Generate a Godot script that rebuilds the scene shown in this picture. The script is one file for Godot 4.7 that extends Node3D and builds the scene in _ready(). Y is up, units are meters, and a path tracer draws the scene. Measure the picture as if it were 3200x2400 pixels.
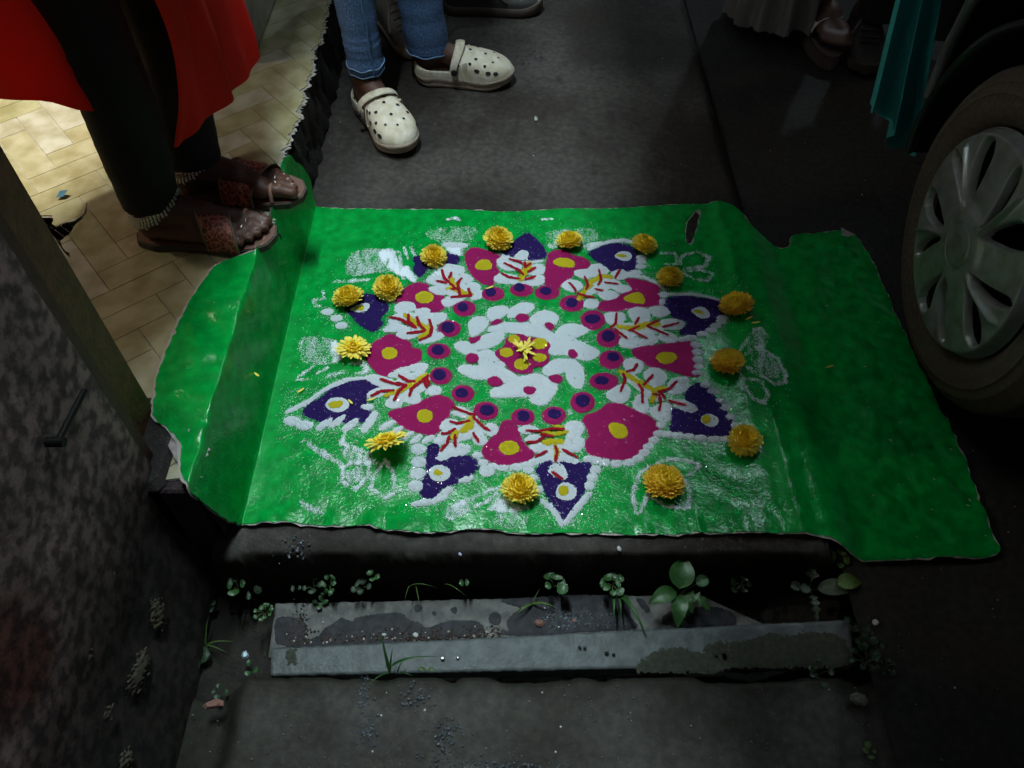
extends Node3D
# A rangoli of coloured powder on a green vinyl sheet in a lane at night, people standing round it, a parked car's wheel at the right.

var T := {}
var M := {}
var used := {}
var n1 := FastNoiseLite.new()
var n2 := FastNoiseLite.new()
var n3 := FastNoiseLite.new()
var rng := RandomNumberGenerator.new()
var grains := []          # loose powder: [x, z, colour]

func numbered(n: String) -> String:
	used[n] = used.get(n, 0) + 1
	return n if used[n] == 1 else "%s_%03d" % [n, used[n] - 1]

func tag(o: Node3D, label: String, category: String, group := "") -> Node3D:
	o.set_meta("label", label)
	o.set_meta("category", category)
	if group: o.set_meta("group", group)
	return o

func thing(n: String, label: String, category: String, at := Vector3.ZERO, group := "") -> Node3D:
	var o := Node3D.new()
	o.name = numbered(n)
	add_child(o)
	o.position = at
	return tag(o, label, category, group)

func obj(n: String, mesh: Mesh, m: Material, parent: Node = self) -> MeshInstance3D:
	var o := MeshInstance3D.new()
	o.name = numbered(n) if parent == self else n
	o.mesh = mesh
	o.material_override = m
	parent.add_child(o, true)
	return o

func struct(n: String, mesh: Mesh, m: Material) -> MeshInstance3D:
	var o := obj(n, mesh, m)
	o.set_meta("kind", "structure")
	return o

# ---------- meshes
func mk(v: PackedVector3Array, ix: PackedInt32Array, col = null, uv = null) -> ArrayMesh:
	var nn := PackedVector3Array()
	nn.resize(v.size())
	for i in range(0, ix.size(), 3):
		var a := v[ix[i]]
		var n := (v[ix[i + 2]] - a).cross(v[ix[i + 1]] - a)
		nn[ix[i]] += n
		nn[ix[i + 1]] += n
		nn[ix[i + 2]] += n
	for i in nn.size(): nn[i] = nn[i].normalized() if nn[i].length_squared() > 0.0 else Vector3.UP
	var arr := []
	arr.resize(Mesh.ARRAY_MAX)
	arr[Mesh.ARRAY_VERTEX] = v
	arr[Mesh.ARRAY_NORMAL] = nn
	if col != null: arr[Mesh.ARRAY_COLOR] = col
	if uv != null: arr[Mesh.ARRAY_TEX_UV] = uv
	arr[Mesh.ARRAY_INDEX] = ix
	var am := ArrayMesh.new()
	am.add_surface_from_arrays(Mesh.PRIMITIVE_TRIANGLES, arr)
	return am

func loft(rings: Array, closed := true, cap0 := false, cap1 := false, into = null) -> Array:
	var v: PackedVector3Array = into[0] if into != null else PackedVector3Array()
	var ix: PackedInt32Array = into[1] if into != null else PackedInt32Array()
	var n: int = rings[0].size()
	var o := v.size()
	for r in rings: v.append_array(r)
	for i in rings.size() - 1:
		for j in (n if closed else n - 1):
			var a := o + i * n + j
			var b := o + i * n + (j + 1) % n
			ix.append_array([a, b, b + n, a, b + n, a + n])
	for e in 2:
		if (cap0 if e == 0 else cap1):
			var r: PackedVector3Array = rings[0] if e == 0 else rings[-1]
			var c := Vector3.ZERO
			var s := v.size()
			for p in r: c += p / n
			v.append_array(r)
			v.append(c)
			for j in n:
				var k := (j + 1) % n
				ix.append_array([s + k, s + j, s + n] if e == 0 else [s + j, s + k, s + n])
	return [v, ix]

func lm(a: Array) -> ArrayMesh: return mk(a[0], a[1])

func ring(c: Vector3, rx: float, rz: float, n := 28, wob := 0.0, seed_ := 0.0) -> PackedVector3Array:
	var p := PackedVector3Array()
	for j in n:
		var t := TAU * j / n
		var q := Vector3(c.x + rx * cos(t), c.y, c.z + rz * sin(t))
		var f := 1.0 + wob * n2.get_noise_3d(q.x * 60.0 + seed_, q.y * 90.0, q.z * 60.0)
		p.append(Vector3(c.x + rx * f * cos(t), c.y, c.z + rz * f * sin(t)))
	return p

func tube(pts: Array, rad: Array, n := 8, into = null) -> Array:
	var rings := []
	var up := Vector3(0.13, 0.97, 0.21).normalized()
	for i in pts.size():
		var d: Vector3 = (pts[mini(i + 1, pts.size() - 1)] - pts[maxi(i - 1, 0)]).normalized()
		if absf(d.dot(up)) > 0.95: up = Vector3(0.9, 0.1, 0.3).normalized()
		var a := d.cross(up).normalized()
		var b := a.cross(d)
		var p := PackedVector3Array()
		var r: float = rad[mini(i, rad.size() - 1)]
		for j in n: p.append(pts[i] + (a * cos(TAU * j / n) + b * sin(TAU * j / n)) * r)
		rings.append(p)
	return loft(rings, true, true, true, into)

func boxm(lo: Vector3, hi: Vector3, bev := 0.002, into = null) -> Array:
	var rings := []
	var bb := minf(bev, (hi - lo)[(hi - lo).min_axis_index()] * 0.4)
	for e in [[lo.y, bb], [lo.y + bb, 0.0], [hi.y - bb, 0.0], [hi.y, bb]]:
		var p := PackedVector3Array()
		var q: float = e[1]
		for c in [[0, bb, 0, 0], [0, 0, 0, bb], [0, 0, 1, bb], [0, bb, 1, 0], [1, bb, 1, 0], [1, 0, 1, bb], [1, 0, 0, bb], [1, bb, 0, 0]]:
			var x: float = (lo.x + c[1] + q) if c[0] == 0 else (hi.x - c[1] - q)
			var z: float = (lo.z + c[3] + q) if c[2] == 0 else (hi.z - c[3] - q)
			p.append(Vector3(x, e[0], z))
		rings.append(p)
	return flat(loft(rings, true, true, true), into)

func flat(a: Array, into = null) -> Array:      # every triangle its own corners, so that its edges stay sharp
	var v: PackedVector3Array = into[0] if into != null else PackedVector3Array()
	var ix: PackedInt32Array = into[1] if into != null else PackedInt32Array()
	for i in a[1]:
		ix.append(v.size())
		v.append(a[0][i])
	return [v, ix]

func prism(poly: PackedVector2Array, y0: float, y1: float, into = null) -> Array:   # a flat piece of outline poly (x, z)
	var v := PackedVector3Array()
	var ix := PackedInt32Array()
	var tri := Geometry2D.triangulate_polygon(poly)
	var n := poly.size()
	for p in poly: v.append(Vector3(p.x, y1, p.y))
	for p in poly: v.append(Vector3(p.x, y0, p.y))
	for i in range(0, tri.size(), 3):
		ix.append_array([tri[i], tri[i + 1], tri[i + 2]])
	for i in n:
		var j := (i + 1) % n
		ix.append_array([i, i + n, j + n, i, j + n, j])
	return flat([v, ix], into)

func lathe(prof: Array, n := 64, into = null) -> Array:    # prof of (x, r), turned about the x axis
	var rings := []
	for q in prof:
		var p := PackedVector3Array()
		for j in n: p.append(Vector3(q[0], q[1] * cos(TAU * j / n), q[1] * sin(TAU * j / n)))
		rings.append(p)
	return loft(rings, true, false, false, into)

func grid(x0: float, x1: float, z0: float, z1: float, cx: float, cz: float, fy: Callable, fc: Callable) -> ArrayMesh:
	var nx := maxi(1, int((x1 - x0) / cx))
	var nz := maxi(1, int((z1 - z0) / cz))
	var v := PackedVector3Array()
	var c := PackedColorArray()
	var ix := PackedInt32Array()
	for j in nz + 1:
		for i in nx + 1:
			var x := lerpf(x0, x1, float(i) / nx)
			var z := lerpf(z0, z1, float(j) / nz)
			v.append(Vector3(x, fy.call(x, z), z))
			c.append(fc.call(x, z))
	for j in nz:
		for i in nx:
			var a := j * (nx + 1) + i
			ix.append_array([a, a + 1, a + nx + 2, a, a + nx + 2, a + nx + 1])
	return mk(v, ix, c)

# ---------- a smooth body from tapered capsules [a, b, ra, rb], meshed as surface nets
func nets(bones: Array, cell: float, k: float, into = null) -> Array:
	var v: PackedVector3Array = into[0] if into != null else PackedVector3Array()
	var ix: PackedInt32Array = into[1] if into != null else PackedInt32Array()
	var lo: Vector3 = bones[0][0]
	var hi := lo
	for b in bones:
		var m := Vector3.ONE * (maxf(b[2], b[3]) + 2.0 * cell)
		lo = lo.min(b[0] - m).min(b[1] - m)
		hi = hi.max(b[0] + m).max(b[1] + m)
	var nx := int((hi.x - lo.x) / cell) + 2
	var ny := int((hi.y - lo.y) / cell) + 2
	var nz := int((hi.z - lo.z) / cell) + 2
	var g := PackedFloat32Array()
	g.resize(nx * ny * nz)
	g.fill(1.0)
	for b in bones:
		var a: Vector3 = b[0]
		var ab: Vector3 = b[1] - a
		var l2 := maxf(ab.length_squared(), 1e-9)
		var m := Vector3.ONE * (maxf(b[2], b[3]) + k + cell)
		var p0 := (a.min(b[1]) - m - lo) / cell
		var p1 := (a.max(b[1]) + m - lo) / cell
		for z in range(maxi(0, int(p0.z)), mini(nz, int(p1.z) + 2)):
			for y in range(maxi(0, int(p0.y)), mini(ny, int(p1.y) + 2)):
				for x in range(maxi(0, int(p0.x)), mini(nx, int(p1.x) + 2)):
					var p := lo + Vector3(x, y, z) * cell - a
					var t := clampf(p.dot(ab) / l2, 0.0, 1.0)
					var d := (p - ab * t).length() - lerpf(b[2], b[3], t)
					var at := (z * ny + y) * nx + x
					var o := g[at]
					if o < 1.0:
						var h := maxf(k - absf(o - d), 0.0) / k
						g[at] = minf(o, d) - h * h * k * 0.25
					else: g[at] = minf(d, 0.999)
	var id := PackedInt32Array()
	id.resize(nx * ny * nz)
	id.fill(-1)
	var sx := 1
	var sy := nx
	var sz := nx * ny
	var off := [0, sx, sy, sx + sy, sz, sx + sz, sy + sz, sx + sy + sz]
	var pos := [Vector3(0, 0, 0), Vector3(1, 0, 0), Vector3(0, 1, 0), Vector3(1, 1, 0), Vector3(0, 0, 1), Vector3(1, 0, 1), Vector3(0, 1, 1), Vector3(1, 1, 1)]
	var edges := [[0, 1], [2, 3], [4, 5], [6, 7], [0, 2], [1, 3], [4, 6], [5, 7], [0, 4], [1, 5], [2, 6], [3, 7]]
	for z in nz - 1:
		for y in ny - 1:
			for x in nx - 1:
				var at := z * sz + y * sy + x
				if absf(g[at]) > 2.0 * cell: continue
				var s := Vector3.ZERO
				var c := 0
				for e in edges:
					var d0 := g[at + off[e[0]]]
					var d1 := g[at + off[e[1]]]
					if (d0 < 0.0) != (d1 < 0.0):
						s += (pos[e[0]] as Vector3).lerp(pos[e[1]], d0 / (d0 - d1))
						c += 1
				if c:
					id[at] = v.size()
					v.append(lo + (Vector3(x, y, z) + s / c) * cell)
	for z in range(1, nz - 1):
		for y in range(1, ny - 1):
			for x in range(1, nx - 1):
				var at := z * sz + y * sy + x
				var d := g[at]
				if absf(d) > 2.0 * cell: continue
				for e in [[sx, sy, sz], [sy, sz, sx], [sz, sx, sy]]:
					var d1 := g[at + e[0]]
					if (d < 0.0) == (d1 < 0.0): continue
					var q := [id[at - e[1] - e[2]], id[at - e[2]], id[at], id[at - e[1]]]
					if q.has(-1): continue
					if d < 0.0: ix.append_array([q[0], q[3], q[2], q[0], q[2], q[1]])
					else: ix.append_array([q[0], q[1], q[2], q[0], q[2], q[3]])
	return [v, ix]

# ---------- flat patches of any outline, cut out of a grid along the zero line of their distance field
func prim(a: Array) -> Dictionary:
	var d := {"t": a[0], "w": 0.0}
	var pts := PackedVector2Array()
	var from := 0
	if a[0] == "s":
		d.w = a[1][0] * 0.0005
		from = 1
	for i in range(from, a[1].size() - 1, 2): pts.append(Vector2(a[1][i], a[1][i + 1]) * 0.0005)
	if a[0] != "s" and a.size() < 3:      # round the corners once
		var q := PackedVector2Array()
		for i in pts.size():
			var b := pts[(i + 1) % pts.size()]
			q.append(pts[i].lerp(b, 0.22))
			q.append(pts[i].lerp(b, 0.78))
		pts = q
	d.p = pts
	var r := Rect2(pts[0], Vector2.ZERO)
	for p in pts: r = r.expand(p)
	d.r = r.grow(d.w + 0.008)
	return d

func dist(prims: Array, q: Vector2) -> float:
	var best := 0.008
	for d in prims:
		if not d.r.has_point(q): continue
		var pts: PackedVector2Array = d.p
		var n := pts.size()
		var m := 1e9
		if d.t == "s":
			for i in n - 1:
				var e := pts[i + 1] - pts[i]
				var t := clampf((q - pts[i]).dot(e) / maxf(e.length_squared(), 1e-12), 0.0, 1.0)
				var taper: float = d.w * (1.0 - 0.35 * absf((i + t) / (n - 1) * 2.0 - 1.0))
				m = minf(m, (q - pts[i] - e * t).length() - taper)
			best = minf(best, m)
		else:
			var inside := false
			var j := n - 1
			for i in n:
				var a := pts[i]
				var b := pts[j]
				var e := b - a
				var f := q - a
				var t := clampf(f.dot(e) / maxf(e.length_squared(), 1e-12), 0.0, 1.0)
				m = minf(m, (f - e * t).length_squared())
				if (a.y > q.y) != (b.y > q.y) and q.x < (b.x - a.x) * (q.y - a.y) / (b.y - a.y) + a.x: inside = not inside
				j = i
			m = sqrt(m)
			if d.t == "h": best = maxf(best, m if inside else -m)
			else: best = minf(best, -m if inside else m)
	return best

func patch(prims: Array, cell: float, warp: float, grow: float, place: Callable, fuzz = null) -> ArrayMesh:
	var r: Rect2 = prims[0].r
	for d in prims: r = r.merge(d.r)
	var nx := int(r.size.x / cell) + 2
	var nz := int(r.size.y / cell) + 2
	var g := PackedFloat32Array()
	g.resize(nx * nz)
	for j in nz:
		for i in nx:
			var q := r.position + Vector2(i, j) * cell
			var u := q + Vector2(n1.get_noise_2d(q.x * 9000.0, q.y * 9000.0), n1.get_noise_2d(q.y * 9000.0 + 500.0, q.x * 9000.0)) * warp
			var d := dist(prims, u) - grow
			if warp > 0.0: d += n3.get_noise_2d(q.x * 30000.0, q.y * 30000.0) * warp * 0.7
			if fuzz != null and (fuzz.g > 0.7 or fuzz.r < 0.1) and d < 0.0:       # thin places where the sheet shows through
				var e := n1.get_noise_2d(q.x * 2600.0 + q.y * 1500.0, q.y * 7500.0 - q.x * 4300.0) + 0.5 * n3.get_noise_2d(q.x * 9000.0, q.y * 9000.0)
				d = maxf(d, (e - 0.56) * 0.006)
			g[j * nx + i] = d
			if fuzz != null and d > -0.0005 and d < 0.006 and rng.randf() < 0.9 * exp(-d / 0.0018):
				for k in 3: grains.append([q.x + rng.randf_range(-0.6, 0.6) * cell, q.y + rng.randf_range(-0.6, 0.6) * cell, fuzz])
			elif fuzz != null and fuzz.g > 0.7 and d >= 0.0 and d < 0.0079 and rng.randf() < 0.30:
				grains.append([q.x + rng.randf_range(-0.6, 0.6) * cell, q.y + rng.randf_range(-0.6, 0.6) * cell, fuzz])
			elif fuzz != null and d < -0.001 and rng.randf() < 0.012: grains.append([q.x, q.y, Color(0.8, 0.82, 0.86), 0.0022])
	var v := PackedVector3Array()
	var ix := PackedInt32Array()
	var node := PackedInt32Array()
	var eh := PackedInt32Array()
	var ev := PackedInt32Array()
	for a in [node, eh, ev]: a.resize(nx * nz)
	node.fill(-1)
	eh.fill(-1)
	ev.fill(-1)
	for j in nz - 1:
		for i in nx - 1:
			var at := j * nx + i
			var q := [at, at + 1, at + nx + 1, at + nx]
			var c := 0
			for k in 4: c += 1 if g[q[k]] < 0.0 else 0
			if c == 0: continue
			var loop := PackedInt32Array()
			for k in 4:
				var a: int = q[k]
				var b: int = q[(k + 1) % 4]
				if g[a] < 0.0:
					if node[a] < 0:
						node[a] = v.size()
						v.append(place.call(r.position.x + (a % nx) * cell, r.position.y + (a / nx) * cell, g[a]))
					loop.append(node[a])
				if (g[a] < 0.0) != (g[b] < 0.0):
					var e := mini(a, b)
					var store := eh if absi(a - b) == 1 else ev
					if store[e] < 0:
						store[e] = v.size()
						var t := g[a] / (g[a] - g[b])
						var pa := Vector2(a % nx, a / nx)
						var pb := Vector2(b % nx, b / nx)
						var p := r.position + pa.lerp(pb, t) * cell
						v.append(place.call(p.x, p.y, 0.0))
						if absi(a - b) == 1: eh[e] = store[e]
						else: ev[e] = store[e]
					loop.append(store[e])
			for k in range(1, loop.size() - 1): ix.append_array([loop[0], loop[k], loop[k + 1]])
	return mk(v, ix)

# ---------- materials (base colours are linear)
func noise_tex(type: int, freq: float, oct: int, lo_: float, hi_: float, seed_: int, c0 = null, c1 = null, size := 512) -> NoiseTexture2D:
	var n := FastNoiseLite.new()
	n.noise_type = type
	n.frequency = freq
	n.fractal_octaves = oct
	n.seed = seed_
	var t := NoiseTexture2D.new()
	t.width = size
	t.height = size
	t.seamless = true
	t.noise = n
	var ramp := Gradient.new()
	ramp.offsets = PackedFloat32Array([lo_, hi_])
	ramp.colors = PackedColorArray([c0 if c0 != null else Color.BLACK, c1 if c1 != null else Color.WHITE])
	t.color_ramp = ramp
	return t

func bump_tex(type: int, freq: float, oct: int, strength: float, seed_: int, warp := 0.0) -> NoiseTexture2D:
	var n := FastNoiseLite.new()
	n.noise_type = type
	n.frequency = freq
	n.fractal_octaves = oct
	n.seed = seed_
	if type == FastNoiseLite.TYPE_CELLULAR: n.cellular_return_type = FastNoiseLite.RETURN_DISTANCE2_SUB
	if warp > 0.0:
		n.domain_warp_enabled = true
		n.domain_warp_amplitude = warp
		n.domain_warp_frequency = 0.012
	var t := NoiseTexture2D.new()
	t.width = 512
	t.height = 512
	t.seamless = true
	t.as_normal_map = true
	t.bump_strength = strength
	t.noise = n
	return t

func grey(x: float) -> Color: return Color(x, x, x).linear_to_srgb()

func mat(c: Color, rough: float, opt := {}) -> StandardMaterial3D:
	var m := StandardMaterial3D.new()
	m.albedo_color = c.linear_to_srgb()
	m.roughness = rough
	m.metallic = opt.get("metal", 0.0)
	m.metallic_specular = opt.get("spec", 0.5)
	if opt.has("tex"): m.albedo_texture = opt.tex
	if opt.has("nrm"):
		m.normal_enabled = true
		m.normal_texture = opt.nrm
		m.normal_scale = opt.get("ns", 1.0)
	if opt.has("rtex"): m.roughness_texture = opt.rtex
	if opt.get("vc", false): m.vertex_color_use_as_albedo = true
	if opt.has("tri"):
		m.uv1_triplanar = true
		m.uv1_world_triplanar = opt.get("world", true)
		m.uv1_scale = Vector3.ONE * opt.tri
	if opt.has("back"):
		m.backlight_enabled = true
		m.backlight = opt.back
	if opt.has("coat"):
		m.clearcoat_enabled = true
		m.clearcoat = opt.coat
		m.clearcoat_roughness = 0.08
	return m

# ---------- the lie of the land: s runs across the sheet, up the step at the left and down to the road at the right
func mat_pt(s: float, z: float, l: float) -> Vector3:
	var wv := n2.get_noise_2d(s * 900.0, z * 900.0)
	var big := n2.get_noise_2d(s * 260.0 + 90.0, z * 260.0)
	if s > -0.43:
		var y := 0.006 + 0.0016 * wv - 0.03 * smoothstep(0.5, 0.57, s)
		y += (0.009 * absf(big) + 0.006 * wv) * smoothstep(0.53, 0.66, s)
		y += 0.014 * maxf(0.0, n2.get_noise_1d(s * 700.0 + 40.0)) * smoothstep(-0.67, -0.61, z) * (1.0 - smoothstep(0.4, 0.5, s))
		y += 0.008 * exp(-pow((s - 0.455 - 0.01 * big) / 0.018, 2.0))
		return Vector3(s, y + l, z)
	var t := -0.43 - s
	var y2 := 0.006 + 0.152 * smoothstep(0.0, 0.2, t)
	var x := -0.43 - 0.03 * minf(t / 0.2, 1.0)
	if t > 0.2: x = -0.46 - (t - 0.2)
	var f := smoothstep(0.03, 0.16, t)
	return Vector3(x + 0.004 * big * smoothstep(0.02, 0.08, t) * (1.0 - smoothstep(0.15, 0.22, t)), y2 + f * (0.006 + 0.003 * wv + 0.012 * absf(big)) + l, z)

func slab_y(x: float, z: float) -> float:
	var e := -0.572 + 0.010 * n2.get_noise_1d(x * 500.0) + 0.004 * n1.get_noise_2d(x * 2500.0, 7.0)
	var y := 0.0016 * n2.get_noise_2d(x * 300.0, z * 300.0) + 0.0007 * n1.get_noise_2d(x * 3000.0, z * 3000.0) - 0.001
	y -= 0.125 * smoothstep(e, e + 0.018, z) + 0.006 * smoothstep(e - 0.03, e, z)
	y -= 0.045 * smoothstep(0.49 + 0.006 * n2.get_noise_1d(z * 400.0), 0.53, x)
	return y

func _ready() -> void:
	rng.seed = 7
	n1.seed = 3
	n1.frequency = 0.02
	n2.seed = 11
	n2.frequency = 0.02
	n2.fractal_octaves = 3
	n3.seed = 5
	n3.frequency = 0.02
	n3.fractal_octaves = 2
	# camera
	var cam := Camera3D.new()
	cam.name = "camera"
	cam.position = Vector3(0, 1.15, 0)
	cam.rotation_degrees = Vector3(-51.5, 0, 0)
	cam.fov = 51.0
	cam.near = 0.05
	cam.far = 200.0
	add_child(cam)
	cam.current = true
	# night sky
	var we := WorldEnvironment.new()
	we.name = "environment"
	var env := Environment.new()
	env.background_mode = Environment.BG_SKY
	var sm := ProceduralSkyMaterial.new()
	sm.sky_top_color = Color(0.050, 0.053, 0.06).linear_to_srgb()
	sm.sky_horizon_color = Color(0.066, 0.069, 0.076).linear_to_srgb()
	sm.ground_bottom_color = Color(0.012, 0.012, 0.012).linear_to_srgb()
	sm.ground_horizon_color = Color(0.066, 0.069, 0.076).linear_to_srgb()
	env.sky = Sky.new()
	env.sky.sky_material = sm
	env.tonemap_mode = Environment.TONE_MAPPER_LINEAR
	env.tonemap_exposure = 1.0
	env.sdfgi_enabled = true
	env.ssao_enabled = true
	env.ssil_enabled = true
	we.environment = env
	add_child(we)
	# the moonlight and far street light that reach the lane from beyond
	var sun := DirectionalLight3D.new()
	sun.name = "moonlight"
	sun.light_energy = 0.085
	sun.light_color = Color(0.86, 0.96, 1.0)
	sun.light_angular_distance = 2.0
	sun.shadow_enabled = true
	add_child(sun)
	sun.look_at_from_position(Vector3.ZERO, -Vector3(0.42, 1.15, -0.95))
	# the tube light on the house front (its fitting is built with the house) and the lamp in the room
	var lamp := AreaLight3D.new()
	lamp.name = "tube_light"
	lamp.area_size = Vector2(0.045, 1.1)
	lamp.light_energy = 5.6
	lamp.light_color = Color(0.89, 0.975, 1.0)
	lamp.area_range = 12.0
	lamp.shadow_enabled = true
	lamp.position = Vector3(-0.40, 2.688, -1.50)
	lamp.rotation_degrees = Vector3(-90, 0, 0)
	add_child(lamp)
	var room := SpotLight3D.new()
	room.name = "room_light"
	room.light_energy = 6.8
	room.light_color = Color(1.0, 0.97, 0.9)
	room.light_size = 0.06
	room.spot_range = 12.0
	room.spot_angle = 16.5
	room.spot_angle_attenuation = 0.6
	room.shadow_enabled = true
	room.position = Vector3(-1.28, 2.2, -1.52)
	room.rotation_degrees = Vector3(-90, 0, 0)
	add_child(room)
	var bulb := OmniLight3D.new()  # fill light added in the room to brighten the red kurta
	bulb.name = "added_fill_light"
	bulb.light_energy = 0.9
	bulb.light_color = Color(1.0, 0.95, 0.86)
	bulb.light_size = 0.05
	bulb.omni_range = 12.0
	bulb.shadow_enabled = true
	bulb.position = Vector3(-2.4, 2.3, -1.30)
	add_child(bulb)
	textures()
	setting()
	sheet_and_rangoli()
	flowers()
	people()
	car()
	weeds()
	litter()
	loose_powder()

func textures() -> void:
	var S := FastNoiseLite.TYPE_SIMPLEX_SMOOTH
	var C := FastNoiseLite.TYPE_CELLULAR
	T.conc = noise_tex(S, 0.03, 6, 0.2, 0.8, 1, grey(0.62), grey(1.0))
	T.conc_n = bump_tex(S, 0.08, 5, 4.0, 2)
	T.powder = noise_tex(S, 0.12, 3, 0.2, 0.8, 3, grey(0.60), grey(1.0))
	T.powder_n = bump_tex(S, 0.18, 3, 4.0, 4)
	T.crinkle = bump_tex(C, 0.035, 2, 5.0, 5, 28.0)
	T.vinyl = noise_tex(S, 0.010, 5, 0.15, 0.85, 6, grey(0.66), grey(1.0))
	T.weave = bump_tex(S, 0.25, 2, 3.0, 7)
	T.denim = noise_tex(S, 0.05, 5, 0.25, 0.75, 8, Color(0.55, 0.6, 0.7), Color(1, 1, 1))
	T.plaster = noise_tex(S, 0.018, 6, 0.3, 0.7, 9, Color(0.58, 0.55, 0.55), Color(1.0, 0.95, 0.93))
	T.grime = noise_tex(S, 0.010, 6, 0.2, 0.8, 10, Color(0.84, 0.82, 0.74), Color(1, 1, 1))
	T.wet = noise_tex(S, 0.01, 4, 0.35, 0.65, 12, grey(0.25), grey(1.0))
	T.stone = noise_tex(S, 0.02, 5, 0.3, 0.7, 13, grey(0.6), grey(1.0))
	T.lattice = noise_tex(C, 0.03, 1, 0.04, 0.30, 14, Color(0.92, 0.66, 0.56), Color(0.40, 0.22, 0.18), 256)
	T.lattice.noise.cellular_return_type = FastNoiseLite.RETURN_DISTANCE2_SUB
	T.leaf = noise_tex(S, 0.03, 3, 0.2, 0.8, 15, Color(0.7, 0.8, 0.6), Color(1, 1, 1))
	M.conc = mat(Color(1, 1, 1), 0.72, {"tex": T.conc, "nrm": T.conc_n, "ns": 0.22, "tri": 3.2, "vc": true, "spec": 0.35})
	M.rough_conc = mat(Color(1, 1, 1), 0.85, {"tex": T.conc, "nrm": T.conc_n, "ns": 0.6, "tri": 3.0, "vc": true})
	M.soil = mat(Color(0.022, 0.019, 0.014), 0.9, {"tex": T.conc, "nrm": T.conc_n, "ns": 1.5, "tri": 4.0})
	M.black = mat(Color(0.006, 0.006, 0.006), 0.7)

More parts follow.
